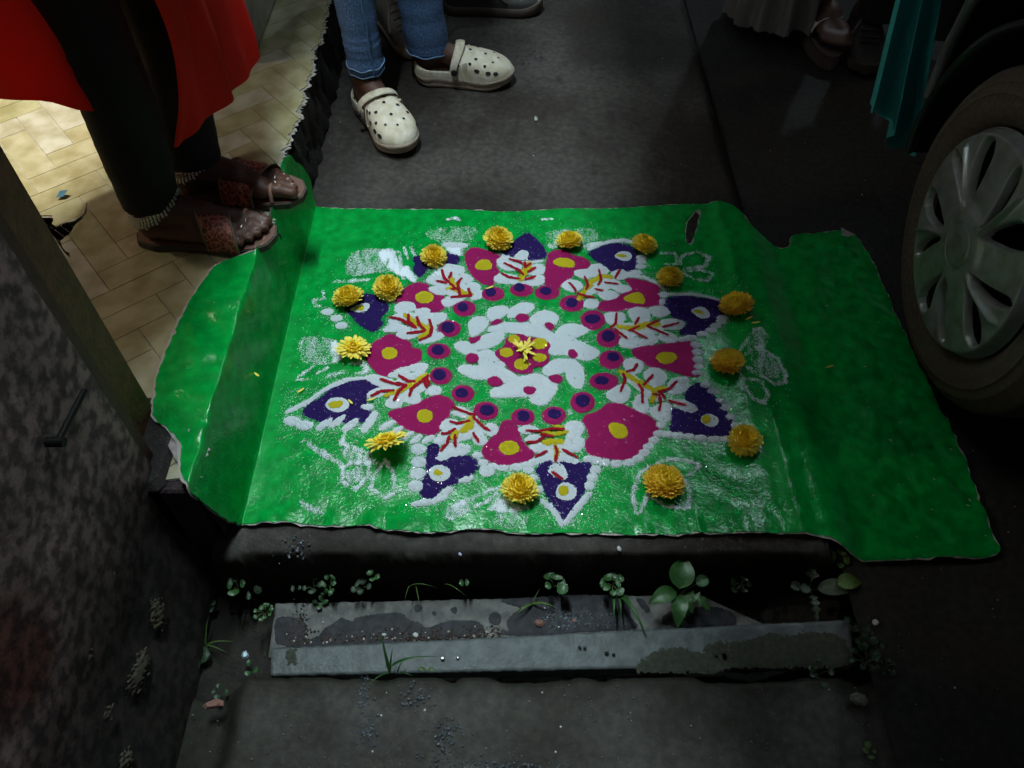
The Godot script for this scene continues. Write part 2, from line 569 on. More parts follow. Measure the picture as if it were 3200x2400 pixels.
func setting() -> void:
	# ground sheet to the horizon, with the drain bed
	struct("ground", grid(-40, 40, -40, 40, 40, 40, func(_x, _z): return -0.165, func(_x, _z): return Color.WHITE), M.soil)
	# concrete strip the sheet lies on, broken front edge over the drain
	var slabc := func(x: float, z: float) -> Color:
		var m := n2.get_noise_2d(x * 110.0 + 7.0, z * 110.0) * 0.6 + n1.get_noise_2d(x * 1600.0, z * 1600.0) * 0.22 + 0.5
		var p := n1.get_noise_2d(x * 700.0, z * 700.0) * 0.5 + 0.5
		var c := Color(0.040, 0.032, 0.027).lerp(Color(0.080, 0.073, 0.064), smoothstep(0.2, 0.8, m))
		c = c.lerp(Color(0.03, 0.022, 0.02), 0.6 * smoothstep(0.62, 0.8, p))
		var moss := smoothstep(-0.595, -0.565, z + 0.02 * n2.get_noise_2d(x * 400.0, 3.0))
		return c.lerp(Color(0.014, 0.013, 0.007), moss)
	struct("concrete_strip", grid(-0.47, 0.54, -2.9, -0.535, 0.010, 0.010, slab_y, slabc), M.conc)
	struct("lane", grid(-0.47, 0.54, -14.0, -2.9, 0.25, 0.5, func(_x, _z): return -0.002, func(_x, _z): return Color(0.05, 0.045, 0.042)), M.conc)
	# asphalt road at the right
	var roadc := func(x: float, z: float) -> Color:
		var m := n2.get_noise_2d(x * 130.0, z * 130.0 + 50.0) * 0.5 + 0.5
		var c := Color(0.026, 0.025, 0.022).lerp(Color(0.046, 0.043, 0.038), m)
		return c
	struct("road", grid(0.525, 3.0, -3.6, 1.2, 0.03, 0.03, func(x, z): return -0.036 + 0.003 * n2.get_noise_2d(x * 200.0, z * 200.0) + 0.0012 * n1.get_noise_2d(x * 3000.0, z * 3000.0), roadc), M.conc)
	struct("road", grid(3.0, 30.0, -30, 30, 3, 3, func(_x, _z): return -0.04, func(_x, _z): return Color(0.04, 0.038, 0.034)), M.conc)
	struct("road", grid(0.525, 3.0, -30, -3.6, 0.5, 3, func(_x, _z): return -0.04, func(_x, _z): return Color(0.04, 0.038, 0.034)), M.conc)
	# front paving past the drain
	var fronty := func(x: float, z: float) -> float:
		var e := -0.392 + 0.008 * n2.get_noise_1d(x * 600.0 + 300.0)
		var y := -0.03 + 0.003 * n2.get_noise_2d(x * 260.0, z * 260.0 + 9.0) + 0.0012 * n1.get_noise_2d(x * 2600.0, z * 2600.0)
		y -= 0.1 * (1.0 - smoothstep(e - 0.014, e, z))
		y -= 0.085 * (1.0 - smoothstep(-0.44 + 0.012 * n2.get_noise_1d(z * 700.0), -0.38 + 0.01 * n2.get_noise_1d(z * 500.0), x))
		y -= 0.012 * smoothstep(0.0, 0.02, x - (0.47 - 0.25 * (z + 0.39)))
		return y
	var frontc := func(x: float, z: float) -> Color:
		var m := n2.get_noise_2d(x * 200.0 + 31.0, z * 200.0) * 0.5 + 0.5
		var c := Color(0.050, 0.046, 0.038).lerp(Color(0.092, 0.088, 0.076), smoothstep(0.25, 0.75, m))
		var moss := maxf(1.0 - smoothstep(-0.395, -0.355 + 0.02 * n2.get_noise_1d(x * 500.0), z), 1.0 - smoothstep(-0.43, -0.30 + 0.03 * n2.get_noise_1d(z * 400.0), x))
		c = c.lerp(Color(0.02, 0.019, 0.011), 0.8 * moss)
		return c.lerp(Color(0.035, 0.026, 0.017), 0.5 * smoothstep(0.62, 0.8, n1.get_noise_2d(x * 500.0, z * 500.0 + 80.0) * 0.5 + 0.5))
	struct("front_pavement", grid(-0.56, 0.56, -0.41, 0.1, 0.008, 0.008, fronty, frontc), M.conc)
	struct("front_pavement", grid(-0.56, 0.56, 0.1, 12.0, 0.3, 1.0, func(_x, _z): return -0.031, func(_x, _z): return Color(0.06, 0.055, 0.046)), M.conc)
	# soil at the foot of the wall and along the drain
	var soily := func(x: float, z: float) -> float:
		return -0.135 + 0.012 * n2.get_noise_2d(x * 500.0, z * 500.0) + 0.05 * (1.0 - smoothstep(-0.56, -0.46, x)) + 0.03 * smoothstep(0.40, 0.5, x)
	struct("drain_bed", grid(-0.56, 0.535, -0.64, -0.36, 0.008, 0.008, soily, func(x, z): return Color(0.016, 0.014, 0.010).lerp(Color(0.03, 0.025, 0.017), n1.get_noise_2d(x * 900.0, z * 900.0) * 0.5 + 0.5)), M.rough_conc)
	drain_covers()
	house()

func drain_covers() -> void:
	# two long stone cover strips lying in the drain
	var st := thing("drain_cover", "lower grey stone strip half wet, deep in the drain below the green sheet", "drain cover")
	var a := [Vector3(-0.3818, -0.0880, -0.5308), Vector3(0.3056, -0.0880, -0.5466), Vector3(0.4329, -0.0880, -0.4796), Vector3(-0.3767, -0.0880, -0.4444)]
	obj("stone_slab", grid_quad(a, -0.088, 0.022, 150, 14), mat(Color(0.155, 0.152, 0.14), 0.7, {"tex": T.stone, "nrm": T.conc_n, "ns": 0.25, "tri": 3.0}), st)
	var wet := mat(Color(0.040, 0.040, 0.046), 0.55, {"tex": T.stone, "nrm": T.conc_n, "ns": 0.04, "tri": 5.0, "spec": 0.25})
	var wp := []
	for w in [["p",[-755,-1013,-721,-1022,-698,-1016,-660,-1004,-651,-984,-652,-956,-645,-942,-608,-951,-595,-979,-558,-1004,-549,-1019,-528,-1010,-504,-999,-504,-1016,-449,-1025,-359,-1036,-329,-1007,-317,-934,-493,-926,-735,-918,-751,-973]],["p",[-356,-1037,-329,-1008,-294,-1001,-272,-979,-215,-1004,-111,-1008,-87,-983,-83,-955,-314,-941,-338,-990]],["p",[-42,-955,-32,-979,-8,-969,-21,-997,-1,-1026,34,-1048,-22,-1066,-50,-1079,133,-1086,208,-1088,202,-962]],["p",[98,-1089,183,-1092,375,-1092,380,-1059,379,-1013,404,-987,376,-976,95,-962]],["p",[-32,-1013,-39,-997,-54,-990,-70,-997,-77,-1013,-70,-1029,-55,-1036,-39,-1029]],["p",[-288,-1048,-292,-1037,-302,-1032,-312,-1037,-317,-1048,-314,-1058,-304,-1063,-293,-1058]],["p",[-241,-1030,-243,-1024,-249,-1021,-255,-1024,-258,-1030,-256,-1036,-250,-1039,-244,-1036]],["p",[-174,-1040,-177,-1032,-185,-1028,-193,-1032,-197,-1040,-194,-1049,-186,-1053,-177,-1049]],["p",[399,-1083,427,-1077,448,-1039,433,-1030,411,-1054]],["p",[483,-1030,583,-1048,662,-1054,717,-1025,710,-987,472,-982]]]: wp.append(prim(w))
	obj("wet_stain", patch(wp, 0.003, 0.002, 0.0, func(x, z, d): return Vector3(x, -0.0868 + 0.0004 * smoothstep(0.0, 0.006, -d), z)), wet, st)
	var s2 := thing("drain_cover", "upper blue grey stone strip along the edge of the front paving", "drain cover")
	var b := [Vector3(-0.3625, -0.0450, -0.4415), Vector3(0.5210, -0.0450, -0.4862), Vector3(0.5066, -0.0450, -0.4206), Vector3(-0.3553, -0.0450, -0.4029)]
	obj("stone_slab", grid_quad(b, -0.045, 0.024, 170, 12), mat(Color(0.10, 0.118, 0.118), 0.55, {"tex": T.stone, "nrm": T.conc_n, "ns": 0.25, "tri": 3.0}), s2)
	var mossm := mat(Color(0.055, 0.062, 0.040), 0.9, {"tex": T.conc, "nrm": T.conc_n, "ns": 0.5, "tri": 6.0})
	for w in [["p",[408,-870,489,-891,564,-870,675,-894,661,-813,414,-811,351,-816]],["p",[580,-903,712,-908,796,-935,833,-922,889,-935,1007,-932,1013,-855,990,-824,569,-827]],["p",[-678,-883,-649,-884,-639,-839,-654,-834,-671,-841]]]:
		obj("moss_stain", patch([prim(w)], 0.003, 0.007, 0.0, func(x, z, d): return Vector3(x, -0.0445 + 0.0008 * smoothstep(0.0, 0.008, -d), z)), mossm, s2)

func grid_quad(q: Array, y: float, th: float, nu: int, nv: int) -> ArrayMesh:
	var v := PackedVector3Array()
	var ix := PackedInt32Array()
	for j in nv + 5:
		for i in nu + 5:
			var u := clampf((i - 2.0) / nu, 0.0, 1.0)
			var t := clampf((j - 2.0) / nv, 0.0, 1.0)
			var p: Vector3 = q[0].lerp(q[1], u).lerp(q[3].lerp(q[2], u), t)
			var e := mini(mini(i, nu + 4 - i), mini(j, nv + 4 - j))
			var chip := 0.0025 * n1.get_noise_2d(p.x * 2500.0, p.z * 2500.0)
			p.y = y + 0.0008 * n2.get_noise_2d(p.x * 500.0, p.z * 500.0) - (th if e == 0 else (0.003 if e == 1 else 0.0))
			if e <= 1: p += Vector3(0, 0, 1.0 if j > 2 else -1.0) * (0.002 + chip) * (1.0 if j <= 1 or j >= nv + 3 else 0.0)
			v.append(p)
	var w := nu + 5
	for j in nv + 4:
		for i in nu + 4:
			var a := j * w + i
			ix.append_array([a, a + 1, a + w + 1, a, a + w + 1, a + w])
	return mk(v, ix)

func house() -> void:
	var white := func(_x, _z): return Color.WHITE
	# step with its rough face, and the vinyl flooring of printed planks on it
	var fy := 0.146
	struct("house_step", boxm2(Vector3(-3.6, -0.16, -3.4), Vector3(-0.464, fy, -0.60)), mat(Color(0.05, 0.03, 0.034), 0.85, {"tex": T.conc, "nrm": T.conc_n, "ns": 1.0, "tri": 3.0}))
	var rf := PackedVector3Array()
	var ri := PackedInt32Array()
	for j in 9:                                     # broken masonry of the riser
		for i in 161:
			var z := lerpf(-3.4, -0.60, i / 160.0)
			var y := lerpf(-0.15, fy - 0.002, j / 8.0)
			rf.append(Vector3(-0.458 + 0.012 * n2.get_noise_2d(z * 900.0, y * 1500.0) + 0.006 * n1.get_noise_2d(z * 3000.0, y * 4000.0) + 0.012 * (1.0 - j / 8.0), y, z))
	for j in 8:
		for i in 160:
			var a := j * 161 + i
			ri.append_array([a, a + 1, a + 162, a, a + 162, a + 161])
	struct("step_face", mk(rf, ri), mat(Color(0.03, 0.024, 0.018), 0.95, {"tex": T.conc, "nrm": T.conc_n, "ns": 1.5, "tri": 5.0}))
	flooring(fy)
	# door post, wall, and the front over the doorway
	var wall := thing("house_wall", "rough stained plaster wall at the left, mossy at its foot", "wall")
	var wv := PackedVector3Array()
	var wc := PackedColorArray()
	var wi := PackedInt32Array()
	for j in 91:
		for i in 111:
			var z := lerpf(-0.635, 1.6, pow(i / 110.0, 1.6))
			var y := lerpf(-0.14, 2.6, pow(j / 90.0, 1.9))
			var foot := 1.0 - smoothstep(-0.12, 0.10 + 0.05 * n2.get_noise_1d(z * 300.0), y)
			var px := -0.525 + 0.003 * n2.get_noise_2d(z * 300.0, y * 300.0) + 0.0008 * n1.get_noise_2d(z * 2500.0, y * 2500.0) + 0.035 * foot
			wv.append(Vector3(px, y, z))
			var c := Color(0.56, 0.43, 0.42).lerp(Color(0.40, 0.32, 0.31), n2.get_noise_2d(z * 160.0, y * 160.0 + 5.0) * 0.5 + 0.5)
			var streak := smoothstep(0.45, 0.8, n1.get_noise_2d(z * 600.0 - y * 250.0, y * 150.0) * 0.5 + 0.5)
			c = c.lerp(Color(0.045, 0.045, 0.04), 0.4 * streak * (1.0 - smoothstep(0.25, 0.75, y)))
			var moss := 1.0 - smoothstep(0.05, 0.34 + 0.14 * n2.get_noise_2d(z * 350.0, y * 200.0), y)
			c = c.lerp(Color(0.026, 0.028, 0.020), 0.93 * moss)
			var brick := smoothstep(0.035, 0.0, Vector2(z + 0.30, (y - 0.31) * 0.8).length() - 0.05 + 0.03 * n2.get_noise_2d(z * 900.0, y * 900.0))
			c = c.lerp(Color(0.19, 0.05, 0.025), 0.8 * brick)
			wc.append(c)
	for j in 90:
		for i in 110:
			var a := j * 111 + i
			wi.append_array([a, a + 1, a + 112, a, a + 112, a + 111])
	obj("plaster", mk(wv, wi, wc), mat(Color(1, 1, 1), 0.9, {"tex": T.plaster, "nrm": T.conc_n, "ns": 0.14, "tri": 4.0, "vc": true}), wall)
	obj("masonry", lm(boxm(Vector3(-0.9, -0.15, -0.632), Vector3(-0.54, 2.6, 1.6))), mat(Color(0.2, 0.18, 0.17), 0.9), wall)
	var flk := mat(Color(0.17, 0.15, 0.10), 0.85, {"tex": T.conc, "tri": 6.0})
	for f in [["p",[-950,135,-967,80,-915,18,-883,63]],["p",[-820,106,-820,70,-775,52,-701,66,-696,121,-746,119]],["p",[-639,181,-641,144,-595,146,-602,182]],["p",[-567,60,-572,15,-524,26,-524,74]],["p",[-714,360,-733,324,-709,327,-698,340]]]:                             # flakes of old paint left along the foot of the wall
		var pr := [prim(f)]
		obj("paint_flake", patch(pr, 0.003, 0.016, -0.001, func(z, y, d): return Vector3(-0.5175 + 0.035 * (1.0 - smoothstep(-0.12, 0.10 + 0.05 * n2.get_noise_1d(z * 300.0), y)) + 0.002 * smoothstep(0.0, 0.006, -d), y, z)), flk, wall)
	var post := thing("door_post", "dark brown wooden door post standing on the step at the left", "door post")
	var brown := mat(Color(0.19, 0.082, 0.034), 0.6, {"tex": T.conc, "nrm": T.conc_n, "ns": 0.3, "tri": 2.0})
	obj("post", lm(boxm(Vector3(-0.66, 0.12, -0.748), Vector3(-0.552, 2.3, -0.664), 0.006)), brown, post)
	obj("rebate", lm(boxm(Vector3(-0.62, 0.10, -0.664), Vector3(-0.528, 2.3, -0.585), 0.008)), mat(Color(0.11, 0.035, 0.028), 0.6, {"tex": T.conc, "tri": 2.0}), post)
	obj("plinth_block", lm(boxm(Vector3(-0.605, -0.13, -0.770), Vector3(-0.500, 0.158, -0.600), 0.010)), mat(Color(0.035, 0.03, 0.027), 0.85, {"tex": T.conc, "nrm": T.conc_n, "tri": 4.0}), post)
	var bolt := thing("wall_hook", "thin dark iron stay fixed across the plaster wall beside the post", "hook")
	var p0 := Vector3(-0.5120, 0.3904, -0.5947)
	var p1 := Vector3(-0.5120, 0.3997, -0.5132)
	obj("rod", lm(tube([p0, p1], [0.004], 8)), mat(Color(0.012, 0.011, 0.010), 0.6, {"metal": 0.6}), bolt)
	obj("rod_end", lm(tube([p1 + Vector3(-0.012, 0, 0), p1 + Vector3(0.008, 0, 0)], [0.006], 10)), mat(Color(0.012, 0.011, 0.010), 0.6, {"metal": 0.6}), bolt)
	var jamb := thing("door_panel", "pale panelled door standing at the far side of the doorway", "door")
	var dw := mat(Color(0.52, 0.49, 0.44), 0.5, {"tex": T.grime, "tri": 2.0})
	obj("panel", lm(boxm(Vector3(-0.66, 0.155, -2.9), Vector3(-0.600, 2.2, -1.795), 0.004)), dw, jamb)
	obj("stile", lm(boxm(Vector3(-0.70, 0.17, -2.9), Vector3(-0.6085, 2.2, -1.742), 0.004)), dw, jamb)
	var front := thing("house_front", "house front above the doorway carrying the tube light", "wall")
	var pl := mat(Color(0.42, 0.40, 0.36), 0.9, {"tex": T.plaster, "tri": 1.5})
	obj("lintel", lm(boxm(Vector3(-0.9, 2.3, -3.4), Vector3(-0.62, 3.1, -0.632))), pl, front)
	obj("upper_wall", lm(boxm(Vector3(-0.9, 2.6, -0.632), Vector3(-0.54, 3.1, 1.6))), pl, front)
	obj("far_wall", lm(boxm(Vector3(-0.9, 0.15, -3.4), Vector3(-0.705, 2.3, -2.4))), pl, front)
	var inn := thing("room", "room behind the doorway with a ceiling lamp", "room")
	obj("back_wall", lm(boxm(Vector3(-3.6, 0.14, -3.4), Vector3(-3.5, 3.1, -0.3))), pl, inn)
	obj("side_wall", lm(boxm(Vector3(-3.5, 0.14, -3.5), Vector3(-0.9, 3.1, -3.4))), pl, inn)
	obj("near_wall", lm(boxm(Vector3(-3.5, 0.14, -0.52), Vector3(-0.9, 3.1, -0.42))), pl, inn)
	obj("ceiling", lm(boxm(Vector3(-3.6, 3.1, -3.5), Vector3(-0.54, 3.2, 1.6))), pl, inn)
	var bulb := thing("room_lamp", "glowing bulb in an added light narrowing shade hanging in the room behind the doorway", "lamp", Vector3(-1.28, 2.2, -1.52))
	var glow := mat(Color(0.9, 0.9, 0.9), 0.4)
	glow.emission_enabled = true
	glow.emission = Color(1.0, 0.97, 0.9)
	glow.emission_energy_multiplier = 3.0
	var sph := SphereMesh.new()
	sph.radius = 0.045
	sph.height = 0.09
	obj("bulb", sph, glow, bulb)
	var shr := []
	for q in [[0.10, 0.03], [0.09, 0.075], [-0.02, 0.085], [-0.16, 0.10]]: shr.append(ring(Vector3(0, q[0], 0), q[1], q[1], 28))
	obj("added_shade", lm(loft(shr)), mat(Color(0.3, 0.3, 0.3), 0.6), bulb)  # shade added to keep this bulb's light on the floor inside
	obj("cord", lm(tube([Vector3(0, 0.05, 0), Vector3(0, 1.0, 0)], [0.004], 6)), M.black, bulb)
	var cb := thing("added_fill_bulb", "bare bulb added at the back of the room to brighten the red kurta", "lamp", Vector3(-2.4, 2.3, -1.30))  # visible bulb for the added fill light
	obj("bulb", sph, glow, cb)
	obj("cord", lm(tube([Vector3(0, 0.04, 0), Vector3(0, 0.8, 0)], [0.004], 6)), M.black, cb)
	var tl := thing("tube_lamp", "white tube light on the house front between added light baffles", "lamp")
	var wm := mat(Color(0.7, 0.7, 0.7), 0.4)
	obj("tube", lm(tube([Vector3(-0.40, 2.705, -2.07), Vector3(-0.40, 2.705, -0.93)], [0.013], 12)), glow, tl)
	obj("added_baffle_top", lm(boxm(Vector3(-0.44, 2.735, -2.15), Vector3(-0.28, 2.745, -0.8))), wm, tl)  # top and side panels added to cut the tube's light to a strip
	obj("added_baffle_side", lm(boxm(Vector3(-0.292, 2.22, -2.15), Vector3(-0.285, 2.735, -0.8))), wm, tl)
	obj("added_baffle_side", lm(boxm(Vector3(-0.4325, 1.90, -2.15), Vector3(-0.4245, 2.735, -1.20))), wm, tl)
	obj("added_baffle_side", lm(boxm(Vector3(-0.440, 2.15, -1.195), Vector3(-0.433, 2.735, -0.8))), wm, tl)
	obj("bracket", lm(boxm(Vector3(-0.62, 2.746, -1.52), Vector3(-0.40, 2.766, -1.48))), wm, tl)

func boxm2(lo: Vector3, hi: Vector3) -> ArrayMesh: return lm(boxm(lo, hi, 0.004))

func flooring(fy: float) -> void:
	var fl := thing("vinyl_flooring", "worn cream vinyl floor covering printed as planks, torn along the step", "flooring")
	var zc := -3.3
	var edge := PackedVector2Array()          # outline: ragged along the step edge
	var z := -3.2
	while z < -0.62:
		edge.append(Vector2(-0.466 + 0.016 * n2.get_noise_1d(z * 900.0) + 0.007 * n1.get_noise_1d(z * 4000.0), z))
		z += 0.004
	edge.append(Vector2(-0.56, -0.61))
	edge.append(Vector2(-3.4, -0.61))
	edge.append(Vector2(-3.4, -3.2))
	var white := PackedVector2Array()
	for p in edge: white.append(p + (Vector2(0.006 + 0.010 * n1.get_noise_1d(p.y * 5200.0 + 60.0), 0) if p.x > -0.55 else Vector2.ZERO))
	var hole := PackedVector2Array()
	for p in [[-0.9009,-1.2055],[-0.8765,-1.2064],[-0.8683,-1.1914],[-0.8679,-1.182],[-0.8567,-1.1734],[-0.8443,-1.1845],[-0.8277,-1.1898],[-0.816,-1.2102],[-0.8234,-1.2488],[-0.813,-1.2229],[-0.8114,-1.2023],[-0.8225,-1.1805],[-0.8238,-1.1545],[-0.8346,-1.1335],[-0.8276,-1.1202],[-0.8175,-1.107],[-0.8076,-1.1012],[-0.8007,-1.0869],[-0.8184,-1.1041],[-0.8939,-1.1976]]: hole.append(Vector2(p[0], p[1]))
	for w in Geometry2D.clip_polygons(white, hole):
		obj("backing", lm(prism(w, fy, fy + 0.0015)), mat(Color(0.5, 0.48, 0.43), 0.8, {"tex": T.conc, "nrm": T.conc_n, "tri": 5.0}), fl)
	var mats := []
	for c in [Color(0.46, 0.43, 0.275), Color(0.48, 0.455, 0.31), Color(0.43, 0.40, 0.235), Color(0.52, 0.51, 0.42), Color(0.44, 0.43, 0.26)]:
		mats.append(mat(c, 0.45, {"tex": T.grime, "tri": 2.5}))
	var L := 0.174
	var W := 0.058
	var u := Vector2.from_angle(deg_to_rad(50.0))
	var v := Vector2(-u.y, u.x)
	var o := Vector2(-0.80, -1.30)
	for i in range(-30, 31):                 # herringbone, three widths to a length
		for j in range(-6, 7):
			for k in 2:
				var g := Vector2(i + 6 * j, i) if k == 0 else Vector2(i, i - 5 + 6 * j)
				var a := o + (u * g.x + v * g.y) * W
				var du := u * (L if k == 0 else W)
				var dv := v * (W if k == 0 else L)
				var c := a + (du + dv) * 0.5
				if c.x < -1.75 or c.x > -0.36 or c.y < -2.5 or c.y > -0.55: continue
				var e := 0.0007
				var un := du.normalized() * e
				var vn := dv.normalized() * e
				var q := PackedVector2Array([a + un + vn, a + du - un + vn, a + du + dv - un - vn, a + dv + un - vn])
				for w in Geometry2D.intersect_polygons(q, edge):
					for h in Geometry2D.clip_polygons(w, hole):
						if Geometry2D.is_polygon_clockwise(h) and h.size() > 40: continue
						obj("plank", lm(prism(h, fy + 0.0016, fy + 0.0042 + 0.0003 * n1.get_noise_2d(c.x * 9000.0, c.y * 9000.0))), mats[rng.randi() % 5], fl)
	tag(obj("paper_scrap", lm(flat([PackedVector3Array([Vector3(-0.8817, 0.1560, -1.2510), Vector3(-0.8802, 0.1580, -1.2697), Vector3(-0.8615, 0.1630, -1.2661), Vector3(-0.8671, 0.1570, -1.2540)]), PackedInt32Array([0, 1, 2, 0, 2, 3])])), mat(Color(0.03, 0.16, 0.26), 0.6, {"back": Color(0.1, 0.1, 0.1)})), "small blue scrap of paper on the cream floor", "paper scrap")

func sheet_and_rangoli() -> void:
	var sh := thing("green_vinyl_sheet", "glossy wrinkled green vinyl sheet spread over step, lane and road edge", "floor sheet")
	var pr := [prim(["p", [-1280,-2690,-1200,-2750,-1200,-2755,-1020,-2900,-950,-2850,-860,-2810,-520,-2800,-215,-2800,-10,-2780,190,-2805,455,-2805,680,-2830,930,-2840,990,-2820,1035,-2705,1110,-2655,1155,-2610,1195,-2620,1225,-2705,1325,-2710,1440,-2730,1505,-2700,1525,-2545,1535,-2195,1545,-1955,1565,-1675,1565,-1405,1550,-1225,1570,-1180,1505,-1160,1315,-1160,1165,-1150,1085,-1150,1035,-1190,995,-1210,870,-1215,650,-1220,430,-1210,180,-1220,35,-1215,-65,-1230,-135,-1235,-210,-1220,-300,-1215,-415,-1230,-470,-1250,-555,-1240,-645,-1245,-720,-1255,-805,-1250,-915,-1245,-1010,-1215,-1200,-1175,-1265,-1205,-1290,-1240,-1320,-1350,-1355,-1380,-1375,-1405,-1425,-1435,-1440,-1490,-1450,-1545,-1460,-1645,-1455,-1765,-1445,-1865,-1420,-2005,-1395,-2090,-1355,-2140,-1215,-2190,-1200,-2385]])]
	var holes := []
	for h in [["h",[795,-2782,824,-2809,822,-2756,793,-2670,758,-2563,730,-2579,746,-2696]]]: holes.append(prim(["h", h[1]]))
	M.green = mat(Color(0.0005, 0.36, 0.050), 0.2, {"tex": T.vinyl, "nrm": T.crinkle, "ns": 0.26, "tri": 6.0, "spec": 0.36})
	obj("sheet", patch(pr + holes, 0.007, 0.0035, 0.0, func(s, z, _d): return mat_pt(s, z, 0.0)), M.green, sh)
	obj("backing", patch(pr + holes, 0.010, 0.0035, 0.0016, func(s, z, _d): return mat_pt(s, z, -0.0014) - Vector3(0.003 if s < -0.432 else 0.0, 0, 0)), mat(Color(0.42, 0.38, 0.35), 0.8), sh)
	var fold := []
	for f in [[[-0.5472,0.158,-0.7232],[-0.5208,0.158,-0.7115],[-0.5044,0.158,-0.6828],[-0.4937,0.158,-0.6816],[-0.4788,0.158,-0.6274],[-0.5016,0.158,-0.6605],[-0.5263,0.158,-0.6948]],[[0.7034,0.012,-1.3331],[0.7278,0.012,-1.3094],[0.7105,0.012,-1.3035],[0.698,0.012,-1.3079]]]:
		var pts := PackedVector3Array()
		for q in f: pts.append(Vector3(q[0], q[1], q[2]))
		var ix := PackedInt32Array()
		for i in range(1, pts.size() - 1): ix.append_array([0, i, i + 1])
		obj("turned_edge", mk(pts, ix), mat(Color(0.45, 0.38, 0.37), 0.8, {"tex": T.conc, "tri": 4.0}), sh)
	# the rangoli: every patch of powder a low heap with a crumbling edge
	var rg := thing("rangoli", "round powder rangoli of magenta, navy, white and yellow flower shapes", "rangoli", Vector3.ZERO)
	var pm := func(c: Color) -> StandardMaterial3D: return mat(c, 0.95, {"tex": T.powder, "nrm": T.powder_n, "ns": 1.0, "tri": 9.0, "spec": 0.2})
	var MAG := Color(0.42, 0.016, 0.14)
	var NAVY := Color(0.032, 0.015, 0.125)
	var YEL := Color(0.66, 0.56, 0.022)
	var RED := Color(0.42, 0.012, 0.03)
	var WHI := Color(0.82, 0.90, 0.95)
	M.mag = pm.call(MAG)
	M.navy = pm.call(NAVY)
	M.yel = pm.call(YEL)
	M.red = pm.call(RED)
	M.whi = pm.call(WHI)
	var pat := func(n: String, prims: Array, thick: float, m: Material, fz, parent: Node, warp := 0.0018, lift := 0.0, grow := 0.0014) -> MeshInstance3D:
		var pp := []
		for a in prims: pp.append(prim(a))
		var place := func(x: float, z: float, d: float) -> Vector3:
			return mat_pt(x, z, 0.0009 + lift + thick * smoothstep(0.0, 0.0032, -d) + 0.0003 * n3.get_noise_2d(x * 14000.0, z * 14000.0) * smoothstep(0.0, 0.003, -d))
		return obj(n, patch(pp, 0.0024, warp, grow, place, fz), m, parent)
	for q in [[["p",[-196,-2519,-161,-2554,-112,-2532,-45,-2501,-63,-2466,-68,-2431,-50,-2406,-76,-2372,-73,-2322,-122,-2335,-168,-2393,-188,-2449]],["p",[-153,-2436,-131,-2470,-99,-2470,-82,-2436,-92,-2414,-142,-2416]]],[["p",[158,-2527,212,-2536,247,-2501,295,-2492,328,-2449,302,-2419,255,-2414,244,-2372,196,-2335,189,-2306,134,-2318,133,-2389,141,-2457]],["p",[166,-2455,192,-2483,234,-2479,260,-2453,250,-2427,199,-2431]]],[["p",[452,-2368,533,-2355,595,-2314,583,-2281,591,-2221,518,-2206,466,-2198,402,-2178,332,-2190,343,-2229,407,-2245,438,-2277,484,-2298,473,-2335]],["p",[434,-2245,476,-2277,517,-2281,525,-2221,485,-2225]]],[["p",[450,-1992,524,-2003,622,-2017,673,-2032,683,-1988,676,-1938,681,-1893,688,-1855,653,-1852,591,-1879,553,-1896,508,-1900,482,-1935,456,-1949]],["p",[534,-1945,564,-1970,602,-1967,617,-1942,587,-1914,552,-1914]]],[["p",[346,-1735,392,-1726,440,-1694,489,-1672,504,-1647,513,-1619,484,-1585,462,-1561,439,-1525,396,-1496,366,-1490,311,-1499,258,-1515,248,-1558,270,-1585,264,-1619,246,-1656,260,-1678,302,-1691]],["p",[336,-1637,359,-1645,391,-1631,400,-1606,392,-1582,364,-1576,343,-1597]]],[["p",[-38,-1642,-20,-1657,13,-1654,20,-1614,40,-1553,76,-1524,71,-1494,32,-1480,-29,-1468,-78,-1483,-101,-1518,-99,-1544,-67,-1586,-45,-1605]],["p",[24,-1538,17,-1522,1,-1512,-20,-1512,-37,-1522,-43,-1538,-37,-1555,-20,-1565,1,-1565,17,-1555]]],[["p",[-444,-1691,-390,-1710,-340,-1726,-313,-1745,-262,-1771,-225,-1752,-203,-1723,-222,-1694,-221,-1675,-253,-1640,-253,-1606,-280,-1591,-331,-1606,-375,-1625,-411,-1656]],["p",[-280,-1673,-284,-1657,-297,-1646,-313,-1646,-327,-1657,-333,-1673,-329,-1690,-317,-1700,-300,-1700,-286,-1690]]],[["p",[-548,-1959,-541,-1992,-504,-2035,-466,-2065,-408,-2035,-379,-2013,-380,-1988,-341,-1984,-338,-1931,-371,-1910,-409,-1889,-439,-1869,-459,-1852,-486,-1862,-532,-1914]],["p",[-429,-1963,-433,-1947,-446,-1937,-464,-1937,-479,-1947,-486,-1963,-482,-1979,-469,-1990,-451,-1990,-436,-1979]]],[["p",[-471,-2229,-439,-2286,-419,-2322,-377,-2347,-328,-2322,-339,-2302,-308,-2273,-265,-2269,-283,-2233,-261,-2202,-297,-2178,-325,-2174,-318,-2194,-377,-2198,-383,-2229,-412,-2237]],["p",[-311,-2255,-317,-2237,-334,-2225,-356,-2225,-375,-2237,-383,-2255,-378,-2274,-360,-2286,-338,-2286,-319,-2274]]]]:
		var o: Node = pat.call("magenta_petal", [q[0]], 0.0008, M.mag, MAG, rg)
		pat.call("yellow_spot", [q[1]], 0.0008, M.yel, YEL, o, 0.0016, 0.0013)
